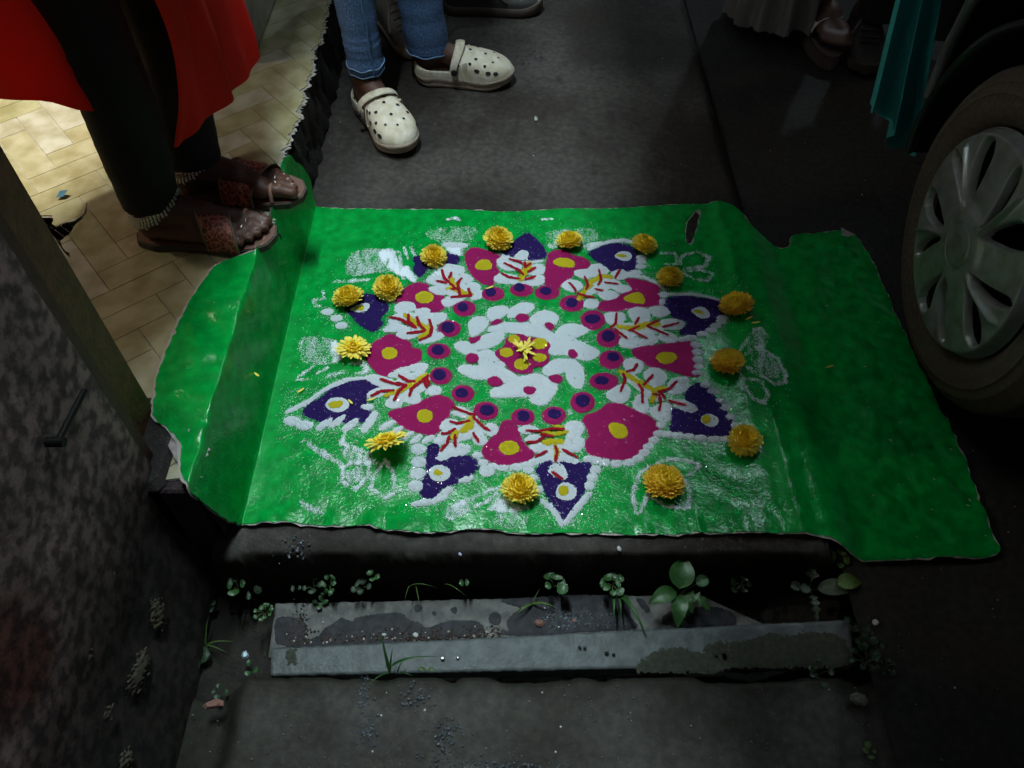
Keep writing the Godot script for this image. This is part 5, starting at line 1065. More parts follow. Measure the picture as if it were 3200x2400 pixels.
func leg_rings(pts: Array, seed_: float, wob: float, folds := 0.0) -> Array:
	# pts: [centre, rx, rz] from the hem up, resampled with soft wrinkles
	var out := []
	for i in pts.size() - 1:
		var n := 14
		for k in n:
			var t := float(k) / n
			var c: Vector3 = (pts[i][0] as Vector3).lerp(pts[i + 1][0], t)
			var rx := lerpf(pts[i][1], pts[i + 1][1], t)
			var rz := lerpf(pts[i][2], pts[i + 1][2], t)
			var f := 1.0 + folds * n2.get_noise_1d(c.y * 2600.0 + seed_ * 31.0)
			out.append(ring(c, rx * f, rz * f, 32, wob, seed_))
	var l: Array = pts[-1]
	out.append(ring(l[0], l[1], l[2], 32, wob, seed_))
	return out

func people() -> void:
	M.skin = mat(Color(0.135, 0.058, 0.036), 0.5, {"tex": T.powder, "tri": 6.0})
	M.skin2 = mat(Color(0.11, 0.05, 0.034), 0.55)
	woman()
	clog_wearer()
	sneaker_wearer()
	far_women()

func woman() -> void:
	var y := 0.166
	var fa := Vector3(-0.607, y, -1.135)
	var fb := Vector3(-0.573, y, -1.262)
	var o := person("person in red kurta and black leggings standing on the step in flat sandals", fa, fb, Vector2(1, 0), 1.56, Vector3(-0.02, 0, 0), [[fa, Vector2(0.999, 0.03).normalized(), 1.0, 0.0042], [fb, Vector2(1, 0.0), -1.0, 0.0042]], M.skin, [[Vector3(-0.632, 0.25, -1.135), Vector3(-0.610, 0.62, -1.135), Vector3(-0.62, 0.96, -1.13)], [Vector3(-0.594, 0.25, -1.262), Vector3(-0.572, 0.62, -1.262), Vector3(-0.60, 0.96, -1.26)]])
	var blk := mat(Color(0.006, 0.006, 0.0075), 0.85, {"nrm": T.weave, "ns": 0.4, "tri": 8.0})
	trouser("legging", leg_rings([[Vector3(-0.636, 0.244, -1.135), 0.050, 0.046], [Vector3(-0.628, 0.33, -1.135), 0.055, 0.052], [Vector3(-0.620, 0.45, -1.135), 0.056, 0.056], [Vector3(-0.620, 0.62, -1.135), 0.058, 0.058], [Vector3(-0.620, 0.98, -1.15), 0.092, 0.09]], 2.0, 0.03, 0.03), blk, o)
	trouser("legging", leg_rings([[Vector3(-0.592, 0.240, -1.262), 0.050, 0.046], [Vector3(-0.584, 0.33, -1.262), 0.052, 0.050], [Vector3(-0.566, 0.45, -1.262), 0.053, 0.053], [Vector3(-0.568, 0.62, -1.262), 0.064, 0.064], [Vector3(-0.600, 0.98, -1.24), 0.092, 0.09]], 5.0, 0.03, 0.03), blk, o)
	# kurta: a bodice, and front and back panels that part at the side slits
	var red := mat(Color(0.78, 0.032, 0.016), 0.75, {"nrm": T.weave, "ns": 0.35, "tri": 7.0, "back": Color(1.0, 0.10, 0.06)})
	var cx := -0.64
	var cz := -1.195
	var bod := []
	for q in [[0.86, 0.165, 0.19], [1.0, 0.145, 0.175], [1.15, 0.125, 0.15], [1.35, 0.135, 0.165], [1.46, 0.12, 0.175], [1.53, 0.06, 0.08]]: bod.append(ring(Vector3(cx, q[0], cz), q[1], q[2], 36, 0.02))
	obj("kurta_bodice", lm(loft(bod)), red, o)
	for s in 2:
		var rows := []
		for i in 30:
			var t := i / 29.0
			var p := PackedVector3Array()
			for j in 41:
				var u := j / 40.0
				var th := lerpf(0.95, -1.45, u) if s == 0 else PI + lerpf(-1.45, 1.45, u)
				var waist := Vector2(cx + 0.165 * cos(th), cz + 0.19 * sin(th))
				var hem := Vector2.ZERO
				var low: float
				if s == 0:      # the front, hanging low at its near corner
					hem = Vector2(-0.572, -1.150).bezier_interpolate(Vector2(-0.45, -1.13), Vector2(-0.385, -1.36), Vector2(-0.52, -1.43), u)
					low = 0.345 + 0.06 * smoothstep(0.0, 0.35, u) - 0.02 * sin(u * PI) + 0.03 * u
				else:
					hem = Vector2(-0.632, -1.095).bezier_interpolate(Vector2(-0.90, -0.98), Vector2(-1.02, -1.36), Vector2(-0.70, -1.43), u)
					low = 0.470 + 0.012 * sin(u * 14.0) - 0.015 * smoothstep(0.25, 0.0, u)
				var q := waist.lerp(hem, smoothstep(0.0, 1.0, pow(t, 0.75)))
				if s == 0: q.x += 0.065 * sin(PI * t) * smoothstep(0.4, 0.0, u)
				var fold := (0.007 * sin(u * 21.0 + 1.3 * t) + 0.006 * sin(u * 37.0 + 2.0) + 0.008 * n2.get_noise_2d(u * 90.0, t * 70.0 + 40.0 * s)) * t
				var dirn := (q - Vector2(cx, cz)).normalized()
				q += dirn * fold
				p.append(Vector3(q.x, lerpf(0.86, low, t), q.y))
			rows.append(p)
		obj("kurta_panel", lm(loft(rows, false)), red, o)
	# anklets: a chain of upright bars with small drops
	var sil := mat(Color(0.75, 0.75, 0.76), 0.25, {"metal": 1.0})
	for q in [[fa, 0.03, 0.10], [fb, 0.05, -0.03]]:
		var bars := [PackedVector3Array(), PackedInt32Array()]
		var c: Vector3 = q[0] + Vector3(-0.026, 0.068, 0)
		for i in 44:
			var a := TAU * i / 44.0
			var rad := Vector3(cos(a) * 0.046, 0.012 - 0.020 * maxf(0.0, -cos(a)) - 0.016 * absf(sin(a)) + 0.024 * maxf(0.0, cos(a)), sin(a) * 0.041)
			var out := Vector3(cos(a), -0.35, sin(a)).normalized()
			bars = tube([c + rad + Vector3(0, 0.009, 0), c + rad, c + rad + out * 0.004 - Vector3(0, 0.009, 0)], [0.0030, 0.0025, 0.0032], 5, bars)
			if i % 3 == 0: bars = tube([c + rad + out * 0.003 - Vector3(0, 0.008, 0), c + rad + out * 0.004 - Vector3(0, 0.013, 0)], [0.0028, 0.0015], 5, bars)
		for dy in [0.009, 0.003, -0.004]:
			var pts := []
			for i in 45:
				var a := TAU * i / 44.0
				pts.append(c + Vector3(cos(a) * 0.046, 0.012 - 0.020 * maxf(0.0, -cos(a)) - 0.016 * absf(sin(a)) + 0.024 * maxf(0.0, cos(a)) + dy, sin(a) * 0.041))
			bars = tube(pts, [0.0013], 5, bars)
		obj("anklet", lm(bars), sil, o)
	# nails and toe rings
	var nail := mat(Color(0.22, 0.14, 0.12), 0.35)
	for q in [[fa, 1.0], [fb, -1.0]]:
		for t in [[0.157, -0.026, 0.0075], [0.158, -0.007, 0.005], [0.149, 0.009, 0.0045], [0.138, 0.0235, 0.0042], [0.122, 0.037, 0.004]]:
			var sp := SphereMesh.new()
			sp.radius = 0.5
			sp.height = 1.0
			sp.radial_segments = 12
			sp.rings = 6
			var e := obj("toenail", sp, nail, o)
			e.scale = Vector3(t[2] * 2.0, 0.004, t[2] * 1.7)
			e.position = q[0] + Vector3(t[0] - 0.006, 0.0195, t[1] * q[1])
		for t in [[0.124, -0.008, 0.0098], [0.120, 0.0085, 0.0092]]:
			var pts := []
			for i in 17: pts.append(q[0] + Vector3(t[0], 0.018 + t[2] * sin(TAU * i / 16.0), t[1] * q[1] + t[2] * cos(TAU * i / 16.0)))
			obj("toe_ring", lm(tube(pts, [0.0018], 6)), sil, o)
	# flat sandals
	for q in [[fa, 1.0, 0.155, "tan cutwork flat sandal on the near foot, its heel on the cream floor"], [fb, -1.0, 0.155, "tan cutwork flat sandal on the far foot, its toe at the edge of the step"]]:
		var sd := Node3D.new()
		sd.name = "sandal"
		o.add_child(sd, true)
		sd.set_meta("label", q[3])
		var sole := PackedVector2Array()
		for p in [[-0.082, 0.0], [-0.074, 0.022], [-0.045, 0.033], [0.0, 0.034], [0.05, 0.041], [0.10, 0.050], [0.14, 0.046], [0.165, 0.030], [0.176, 0.004], [0.172, -0.022], [0.15, -0.042], [0.11, -0.047], [0.05, -0.036], [0.0, -0.030], [-0.045, -0.031], [-0.074, -0.021]]:
			sole.append(Vector2(q[0].x + p[0], q[0].z + p[1] * q[1]))
		var yb: float = q[0].y - 0.012
		obj("sole", lm(prism(sole, yb + 0.0005, yb + 0.012)), mat(Color(0.055, 0.048, 0.035), 0.7), sd)
		var inset := Geometry2D.offset_polygon(sole, -0.003)
		obj("insole", lm(prism(inset[0], yb + 0.012, yb + 0.0135)), mat(Color(0.16, 0.075, 0.05), 0.6), sd)
		var lat := mat(Color(0.85, 0.62, 0.55), 0.55, {"tex": T.lattice, "tri": 14.0, "world": true})
		var rows := []
		for i in 17:
			var a := PI * i / 16.0
			var p := PackedVector3Array()
			for j in 9:
				var x := lerpf(0.042, 0.100, j / 8.0) + 0.018 * cos(a)
				var hh := lerpf(0.050, 0.028, j / 8.0)
				var ww := lerpf(0.041, 0.051, j / 8.0)
				p.append(q[0] + Vector3(x, -0.004 + (hh + 0.016) * pow(sin(a), 0.6), (0.002 + ww * cos(a)) * q[1]))
			rows.append(p)
		obj("strap", lm(loft(rows, false)), lat, sd)
		var edge := mat(Color(0.22, 0.20, 0.12), 0.5)
		for j in [0, 8]:
			var pts := []
			for i in 17: pts.append(rows[i][j] + Vector3(0, 0.0012, 0))
			obj("strap_piping", lm(tube(pts, [0.0016], 6)), edge, sd)
		var loop := []
		for i in 9:
			var a := PI * i / 8.0
			loop.append(q[0] + Vector3(0.118, 0.004 + 0.026 * sin(a), (-0.027 + 0.015 * cos(a)) * q[1]))
		obj("toe_loop", lm(tube(loop, [0.004], 6)), mat(Color(0.36, 0.20, 0.14), 0.6), sd)

func clog(at: Vector3, dir: Vector2, side: float, label: String, parent: Node) -> Node3D:
	# a foam clog, built toes along +x and turned to dir
	var o := Node3D.new()
	o.name = "clog"
	parent.add_child(o, true)
	o.set_meta("label", label)
	o.position = at
	o.rotation.y = -dir.angle()
	var L := 0.128
	var half := func(x: float, s: float) -> float:      # half width along the sole
		var t := (x + L) / (2.0 * L)
		var w := 0.040 + 0.013 * smoothstep(0.35, 0.78, t)
		var end := 1.0
		if t < 0.14: end = sqrt(maxf(0.0, 1.0 - pow((0.14 - t) / 0.14, 2.0)))
		if t > 0.74: end = sqrt(maxf(0.0, 1.0 - pow((t - 0.74) / 0.26, 2.0)))
		return w * end * (1.0 - 0.06 * s * side * sin(t * PI))
	var foam := mat(Color(0.86, 0.80, 0.68), 0.55, {"tex": T.grime, "nrm": T.weave, "ns": 0.1, "tri": 5.0})
	var dirty := mat(Color(0.58, 0.47, 0.41), 0.65, {"tex": T.grime, "nrm": T.conc_n, "ns": 0.25, "tri": 6.0})
	var dark := mat(Color(0.018, 0.013, 0.012), 0.8)
	# outline of the sole as a ring of points, heel to toe and back
	var ol := []
	for i in 49: ol.append([-L * cos(PI * i / 48.0), 1.0])
	for i in 47: ol.append([L * cos(PI * (i + 1) / 48.0), -1.0])
	var rings := []
	for q in [[0.0, 0.90, 0.0], [0.004, 0.96, 0.0], [0.009, 0.99, 0.003], [0.012, 0.955, 0.0], [0.016, 1.0, 0.004], [0.023, 1.03, 0.004], [0.027, 1.02, 0.0], [0.030, 0.97, 0.0]]:
		var p := PackedVector3Array()
		for e in ol:
			var w: float = half.call(e[0], e[1]) * q[1]
			var spring := 0.010 * smoothstep(0.06, L, e[0]) + 0.003 * smoothstep(-0.09, -L, e[0])
			var ripple: float = q[2] * sin(e[0] * 90.0 + e[1])
			p.append(Vector3(e[0] * lerpf(1.0, q[1], 0.6), q[0] + spring * (1.0 - q[0] * 8.0) + ripple * 0.5, (w * e[1])))
		rings.append(p)
	obj("sole", lm(loft(rings, true, true, true)), dirty, o)
	# upper: arches over the toes, from the instep opening to the tip, then the heel rim
	var top := func(x: float) -> float:
		var t := clampf((x - 0.0) / L, 0.0, 1.0)
		return 0.030 + 0.058 * sqrt(maxf(0.0, 1.0 - pow(t, 2.6))) * lerpf(1.0, 0.80, smoothstep(0.0, 0.7, t))
	var rows := []
	for i in 25:
		var x := lerpf(0.004, L * 1.01, 1.0 - pow(1.0 - i / 24.0, 1.6))
		var p := PackedVector3Array()
		for j in 33:
			var a := PI * j / 32.0
			var s := 1.0 if a < PI * 0.5 else -1.0
			var w: float = half.call(minf(x, L * 0.9995), s) * 1.015
			var cy := pow(sin(a), 0.62)
			var cxx := signf(cos(a)) * pow(absf(cos(a)), 0.72)
			var back := -0.012 * (1.0 - i / 24.0) * cy
			var ridge := 0.0012 * exp(-pow((absf(cxx) - 0.33) / 0.05, 2.0))
			p.append(Vector3(x + back * 1.0, 0.026 + (top.call(x) - 0.026 + ridge) * cy, w * cxx))
		rows.append(p)
	obj("upper", lm(loft(rows, false)), foam, o)
	var rim := []
	for i in 33: rim.append(rows[0][i])
	obj("opening_rim", lm(tube(rim, [0.0030], 8)), foam, o)
	var wallr := []
	for k in 6:
		var p := PackedVector3Array()
		for i in 41:
			var a := lerpf(-1.0, 1.0, i / 40.0)
			var x := lerpf(-L * 0.985, 0.012, pow(absf(a), 1.5))
			var w: float = half.call(x, signf(a) if a != 0.0 else 1.0)
			var hh := lerpf(0.058, 0.046, smoothstep(0.0, 0.5, absf(a))) + 0.030 * smoothstep(0.8, 1.0, absf(a))
			var out: float = [1.02, 1.03, 1.02, 1.0, 0.95, 0.90][k]
			p.append(Vector3(x * lerpf(1.0, out, 0.5), [0.026, 0.034, 0.6 * hh + 0.014, hh, hh + 0.001, hh - 0.008][k], w * signf(a) * out))
		wallr.append(p)
	obj("heel_rim", lm(loft(wallr, false)), foam, o)
	var st := []
	for k in 5:
		var p := PackedVector3Array()
		for i in 25:
			var a := PI * i / 24.0
			var lean := -0.016 + 0.020 * sin(a)
			p.append(Vector3(lean + [0.0, 0.0, -0.011, -0.022, -0.022][k] * (0.7 + 0.3 * sin(a)), 0.048 + 0.050 * pow(sin(a), 0.7) + [-0.002, 0.002, 0.0035, 0.002, -0.002][k], 0.0505 * cos(a) * (1.04 if k == 2 else 1.02)))
		st.append(p)
	obj("strap", lm(loft(st, false)), foam, o)
	for s in [-1.0, 1.0]:
		var c := CylinderMesh.new()
		c.top_radius = 0.0075
		c.bottom_radius = 0.0085
		c.height = 0.006
		c.radial_segments = 16
		var e := obj("strap_rivet", c, dark, o)
		e.position = Vector3(-0.020, 0.050, 0.0535 * s)
		e.rotation.x = PI / 2 * s
	for h in [[0.030, 0.0, 0.0042], [0.048, 0.30, 0.0042], [0.048, -0.30, 0.0042], [0.068, 0.0, 0.004], [0.066, 0.55, 0.004], [0.066, -0.55, 0.004], [0.085, 0.27, 0.0034], [0.085, -0.27, 0.0034], [0.098, 0.0, 0.003], [0.030, 0.62, 0.004], [0.030, -0.62, 0.004]]:
		var fi: float = 24.0 * (1.0 - pow(1.0 - (h[0] - 0.004) / (L * 1.01 - 0.004), 1.0 / 1.6))
		var i := clampi(int(fi), 0, 23)
		var j := clampi(int(16.0 - h[1] * 14.0), 1, 31)
		hole(rows, i, j, h[2], h[2], dark, o)
	for h in [[0.050, 4], [0.072, 4], [0.092, 4], [0.050, 28], [0.072, 28], [0.092, 28]]:
		var fi: float = 24.0 * (1.0 - pow(1.0 - (h[0] - 0.004) / (L * 1.01 - 0.004), 1.0 / 1.6))
		hole(rows, clampi(int(fi), 0, 23), h[1], 0.0072, 0.0048, dark, o)
	return o

func hole(rows: Array, i: int, j: int, rx: float, ry: float, m: Material, o: Node) -> void:  # dark disc on the foam, painting the shade of a vent hole
	var p: Vector3 = rows[i][j]
	var u: Vector3 = (rows[i + 1][j] - p).normalized()
	var v: Vector3 = (rows[i][j + 1] - rows[i][j - 1]).normalized()
	var n := u.cross(v).normalized()
	if n.y < 0.0: n = -n
	v = n.cross(u)
	var vv := PackedVector3Array([p + n * 0.0012])
	var ix := PackedInt32Array()
	for k in 10:
		var a := TAU * k / 10.0
		vv.append(p + n * 0.0010 + u * rx * cos(a) + v * ry * sin(a))
	for k in 10: ix.append_array([0, 1 + k, 1 + (k + 1) % 10])
	obj("painted_vent_hole", mk(vv, ix), m, o)

func clog_wearer() -> void:
	var a1 := Vector3(-0.335, 0.022, -1.755)
	var a2 := Vector3(-0.185, 0.022, -1.935)
	var d1 := Vector2(0.50, 0.866)
	var d2 := Vector2(0.995, 0.06).normalized()
	var o := person("person in blue jeans and cream foam clogs standing at the far edge of the lane", a1, a2, Vector2(0.8, 0.6).normalized(), 1.5, Vector3(-0.06, 0, -0.06), [[a1, d1, 1.0, 0.006], [a2, d2, -1.0, 0.006]], M.skin2, [[Vector3(-0.349, 0.13, -1.786), Vector3(-0.37, 0.48, -1.83), Vector3(-0.36, 0.84, -1.90)], [Vector3(-0.214, 0.10, -1.940), Vector3(-0.26, 0.48, -1.96), Vector3(-0.28, 0.84, -1.95)]])
	var jean := mat(Color(0.17, 0.30, 0.54), 0.8, {"tex": T.denim, "nrm": T.weave, "ns": 0.5, "tri": 7.0})
	trouser("jeans_leg", leg_rings([[Vector3(-0.347, 0.112, -1.785), 0.040, 0.042], [Vector3(-0.348, 0.135, -1.785), 0.043, 0.045], [Vector3(-0.351, 0.22, -1.79), 0.043, 0.045], [Vector3(-0.356, 0.34, -1.80), 0.048, 0.05], [Vector3(-0.37, 0.48, -1.83), 0.058, 0.06], [Vector3(-0.36, 0.86, -1.90), 0.085, 0.085]], 9.0, 0.05, 0.06), jean, o)
	trouser("jeans_leg", leg_rings([[Vector3(-0.212, 0.078, -1.940), 0.052, 0.050], [Vector3(-0.214, 0.10, -1.940), 0.054, 0.052], [Vector3(-0.226, 0.22, -1.942), 0.052, 0.052], [Vector3(-0.240, 0.36, -1.946), 0.056, 0.056], [Vector3(-0.26, 0.48, -1.96), 0.062, 0.062], [Vector3(-0.28, 0.86, -1.95), 0.085, 0.085]], 13.0, 0.05, 0.05), jean, o)
	for q in [[Vector3(-0.347, 0.116, -1.785), 0.0425, 0.0445], [Vector3(-0.347, 0.133, -1.785), 0.0445, 0.0465], [Vector3(-0.212, 0.082, -1.940), 0.0545, 0.0525]]:
		var pts := []
		for i in 33: pts.append(q[0] + Vector3(cos(TAU * i / 32.0) * q[1], 0.002 * sin(i * 1.3), sin(TAU * i / 32.0) * q[2]))
		obj("hem_stitch", lm(tube(pts, [0.0016], 5)), mat(Color(0.19, 0.33, 0.52), 0.8), o)
	var sm1 := []
	for k in 14: sm1.append(Vector3(-0.347, 0.115 + k * 0.016, -1.785) + Vector3(0.022 + 0.002 * sin(k), 0.0, 0.0395 + 0.0006 * k))
	obj("jeans_seam", lm(tube(sm1, [0.0022], 6)), mat(Color(0.10, 0.21, 0.42), 0.8), o)
	var hipr := []
	for q in [[0.80, 0.17, 0.15], [0.92, 0.165, 0.145], [1.02, 0.15, 0.13]]: hipr.append(ring(Vector3(-0.32, q[0], -1.92), q[1], q[2], 28, 0.02))
	obj("jeans_seat", lm(loft(hipr)), jean, o)
	var top := []
	for q in [[0.95, 0.165, 0.145], [1.15, 0.15, 0.13], [1.30, 0.16, 0.14], [1.38, 0.14, 0.11], [1.42, 0.06, 0.06]]: top.append(ring(Vector3(-0.32, q[0], -1.92), q[1], q[2], 28, 0.02))
	obj("shirt", lm(loft(top)), mat(Color(0.08, 0.08, 0.09), 0.85), o)
	clog(Vector3(-0.3089, 0.0000, -1.6691) + Vector3(0.0, 0.001, -0.035), d1, 1.0, "cream foam clog pointing at the green sheet", o)
	clog(Vector3(-0.1230, 0.0000, -1.8906) + Vector3(-0.0, 0.001, -0.035), d2, -1.0, "cream foam clog pointing right along the lane", o)

func shoe(parent: Node, at: Vector3, dir: Vector2, upper: Material, solem: Material, label: String) -> void:
	var o := Node3D.new()
	o.name = "sneaker"
	parent.add_child(o, true)
	o.set_meta("label", label)
	o.position = at
	o.rotation.y = -dir.angle()
	var L := 0.14
	var rows := []
	var srows := []
	for i in 29:
		var t := i / 28.0
		var x := lerpf(-L, L, t)
		var w := 0.038 + 0.012 * smoothstep(0.3, 0.75, t)
		if t < 0.12: w *= sqrt(maxf(0.02, 1.0 - pow((0.12 - t) / 0.12, 2.0)))
		if t > 0.78: w *= sqrt(maxf(0.02, 1.0 - pow((t - 0.78) / 0.22, 2.0)))
		var h := lerpf(0.105, 0.055, smoothstep(0.25, 0.72, t)) * (1.0 if t < 0.8 else sqrt(maxf(0.05, 1.0 - pow((t - 0.8) / 0.215, 2.0))))
		var p := PackedVector3Array()
		for j in 21:
			var a := PI * j / 20.0
			p.append(Vector3(x, 0.026 + maxf(0.004, h - 0.026) * pow(sin(a), 0.7), w * signf(cos(a)) * pow(absf(cos(a)), 0.8)))
		rows.append(p)
		var q := PackedVector3Array()
		for e in [[0.0, 0.92], [0.004, 1.02], [0.016, 1.08], [0.027, 1.05], [0.029, 0.9]]: q.append(Vector3(x * 1.02, e[0] + 0.008 * smoothstep(0.75, 1.0, t), w * e[1]))
		for e in [[0.029, 0.9], [0.027, 1.05], [0.016, 1.08], [0.004, 1.02], [0.0, 0.92]]: q.append(Vector3(x * 1.02, e[0] + 0.008 * smoothstep(0.75, 1.0, t), -w * e[1]))
		srows.append(q)
	obj("upper", lm(loft(rows, false)), upper, o)
	obj("sole", lm(loft(srows, true, true, true)), solem, o)
	for k in 5:
		var i := 12 + k * 2
		var pts := []
		for j in range(7, 14): pts.append(rows[i][j] + Vector3(0, 0.003, 0))
		obj("lace", lm(tube(pts, [0.0028], 6)), solem, o)
	var ov := []
	for j in range(2, 9): ov.append(rows[20 - j][j] + Vector3(0, 0.0015, 0.001))
	obj("side_stripe", lm(tube(ov, [0.005], 6)), solem, o)
	var ov2 := []
	for j in range(12, 19): ov2.append(rows[12 + j - 12][j] + Vector3(0, 0.0015, -0.001))
	obj("side_stripe", lm(tube(ov2, [0.005], 6)), solem, o)

func sneaker_wearer() -> void:
	var d := Vector2(0.50, 0.86).normalized()
	var a1 := Vector3(-0.335, 0.03, -2.235)
	var a2 := Vector3(-0.10, 0.03, -2.37)
	var o := person("person in grey trousers with a pale cuff and sneakers behind the clogs", a1, a2, Vector2(0.6, 0.8), 1.62, Vector3(0, 0, 0), [], M.skin2)
	var g := mat(Color(0.10, 0.10, 0.11), 0.85, {"nrm": T.weave, "ns": 0.4, "tri": 7.0})
	trouser("trouser_leg", leg_rings([[Vector3(-0.345, 0.125, -2.245), 0.060, 0.060], [Vector3(-0.345, 0.30, -2.255), 0.062, 0.062], [Vector3(-0.30, 0.90, -2.29), 0.095, 0.09]], 21.0, 0.05, 0.04), g, o)
	trouser("trouser_leg", leg_rings([[Vector3(-0.12, 0.15, -2.42), 0.060, 0.060], [Vector3(-0.12, 0.30, -2.42), 0.062, 0.062], [Vector3(-0.16, 0.90, -2.36), 0.095, 0.09]], 23.0, 0.05, 0.04), g, o)
	obj("trouser_cuff", lm(loft(leg_rings([[Vector3(-0.345, 0.106, -2.243), 0.0625, 0.0625], [Vector3(-0.345, 0.132, -2.245), 0.0625, 0.0625]], 3.0, 0.02))), mat(Color(0.62, 0.70, 0.74), 0.8), o)
	var up := []
	for q in [[0.80, 0.17, 0.15], [1.05, 0.16, 0.14], [1.35, 0.18, 0.14], [1.46, 0.14, 0.11], [1.5, 0.06, 0.06]]: up.append(ring(Vector3(-0.22, q[0], -2.31), q[1], q[2], 28, 0.02))
	obj("shirt", lm(loft(up)), mat(Color(0.05, 0.05, 0.06), 0.85), o)
	shoe(o, Vector3(-0.2971, 0.0000, -2.1016) + Vector3(-0.01, 0, -0.04), d, mat(Color(0.30, 0.30, 0.27), 0.7, {"tex": T.grime, "nrm": T.weave, "ns": 0.4, "tri": 6.0}), mat(Color(0.33, 0.27, 0.22), 0.7), "grey sneaker with laces, half hidden by the blue jeans")
	shoe(o, Vector3(-0.0545, 0.0000, -2.2675) + Vector3(0, 0, -0.03), Vector2(1, 0.0), mat(Color(0.04, 0.038, 0.034), 0.7), mat(Color(0.085, 0.065, 0.05), 0.7), "dark sneaker in shadow, sole seen from the side")  # same pair; its shadow is put into the darker upper and sole colours

func pleats(c: Vector3, r: float, y0: float, y1: float, n: int, flare: float, a0 := 0.0, a1 := TAU, lean := Vector3.ZERO) -> ArrayMesh:
	var rows := []
	for i in 18:
		var t := i / 17.0
		var p := PackedVector3Array()
		for j in 121:
			var a := lerpf(a0, a1, j / 120.0)
			var f := 1.0 + (0.10 * sin(a * n + 1.5 * n2.get_noise_1d(a * 60.0)) + 0.06 * n2.get_noise_2d(a * 200.0, t * 20.0)) * t
			var rr := r * lerpf(1.0, flare, t) * f
			p.append(Vector3(c.x + rr * cos(a), lerpf(y1, y0, t) + (0.012 * n2.get_noise_1d(a * 240.0) if i == 17 else 0.0), c.z + rr * sin(a)) + lean * t)
		rows.append(p)
	return lm(loft(rows, false))

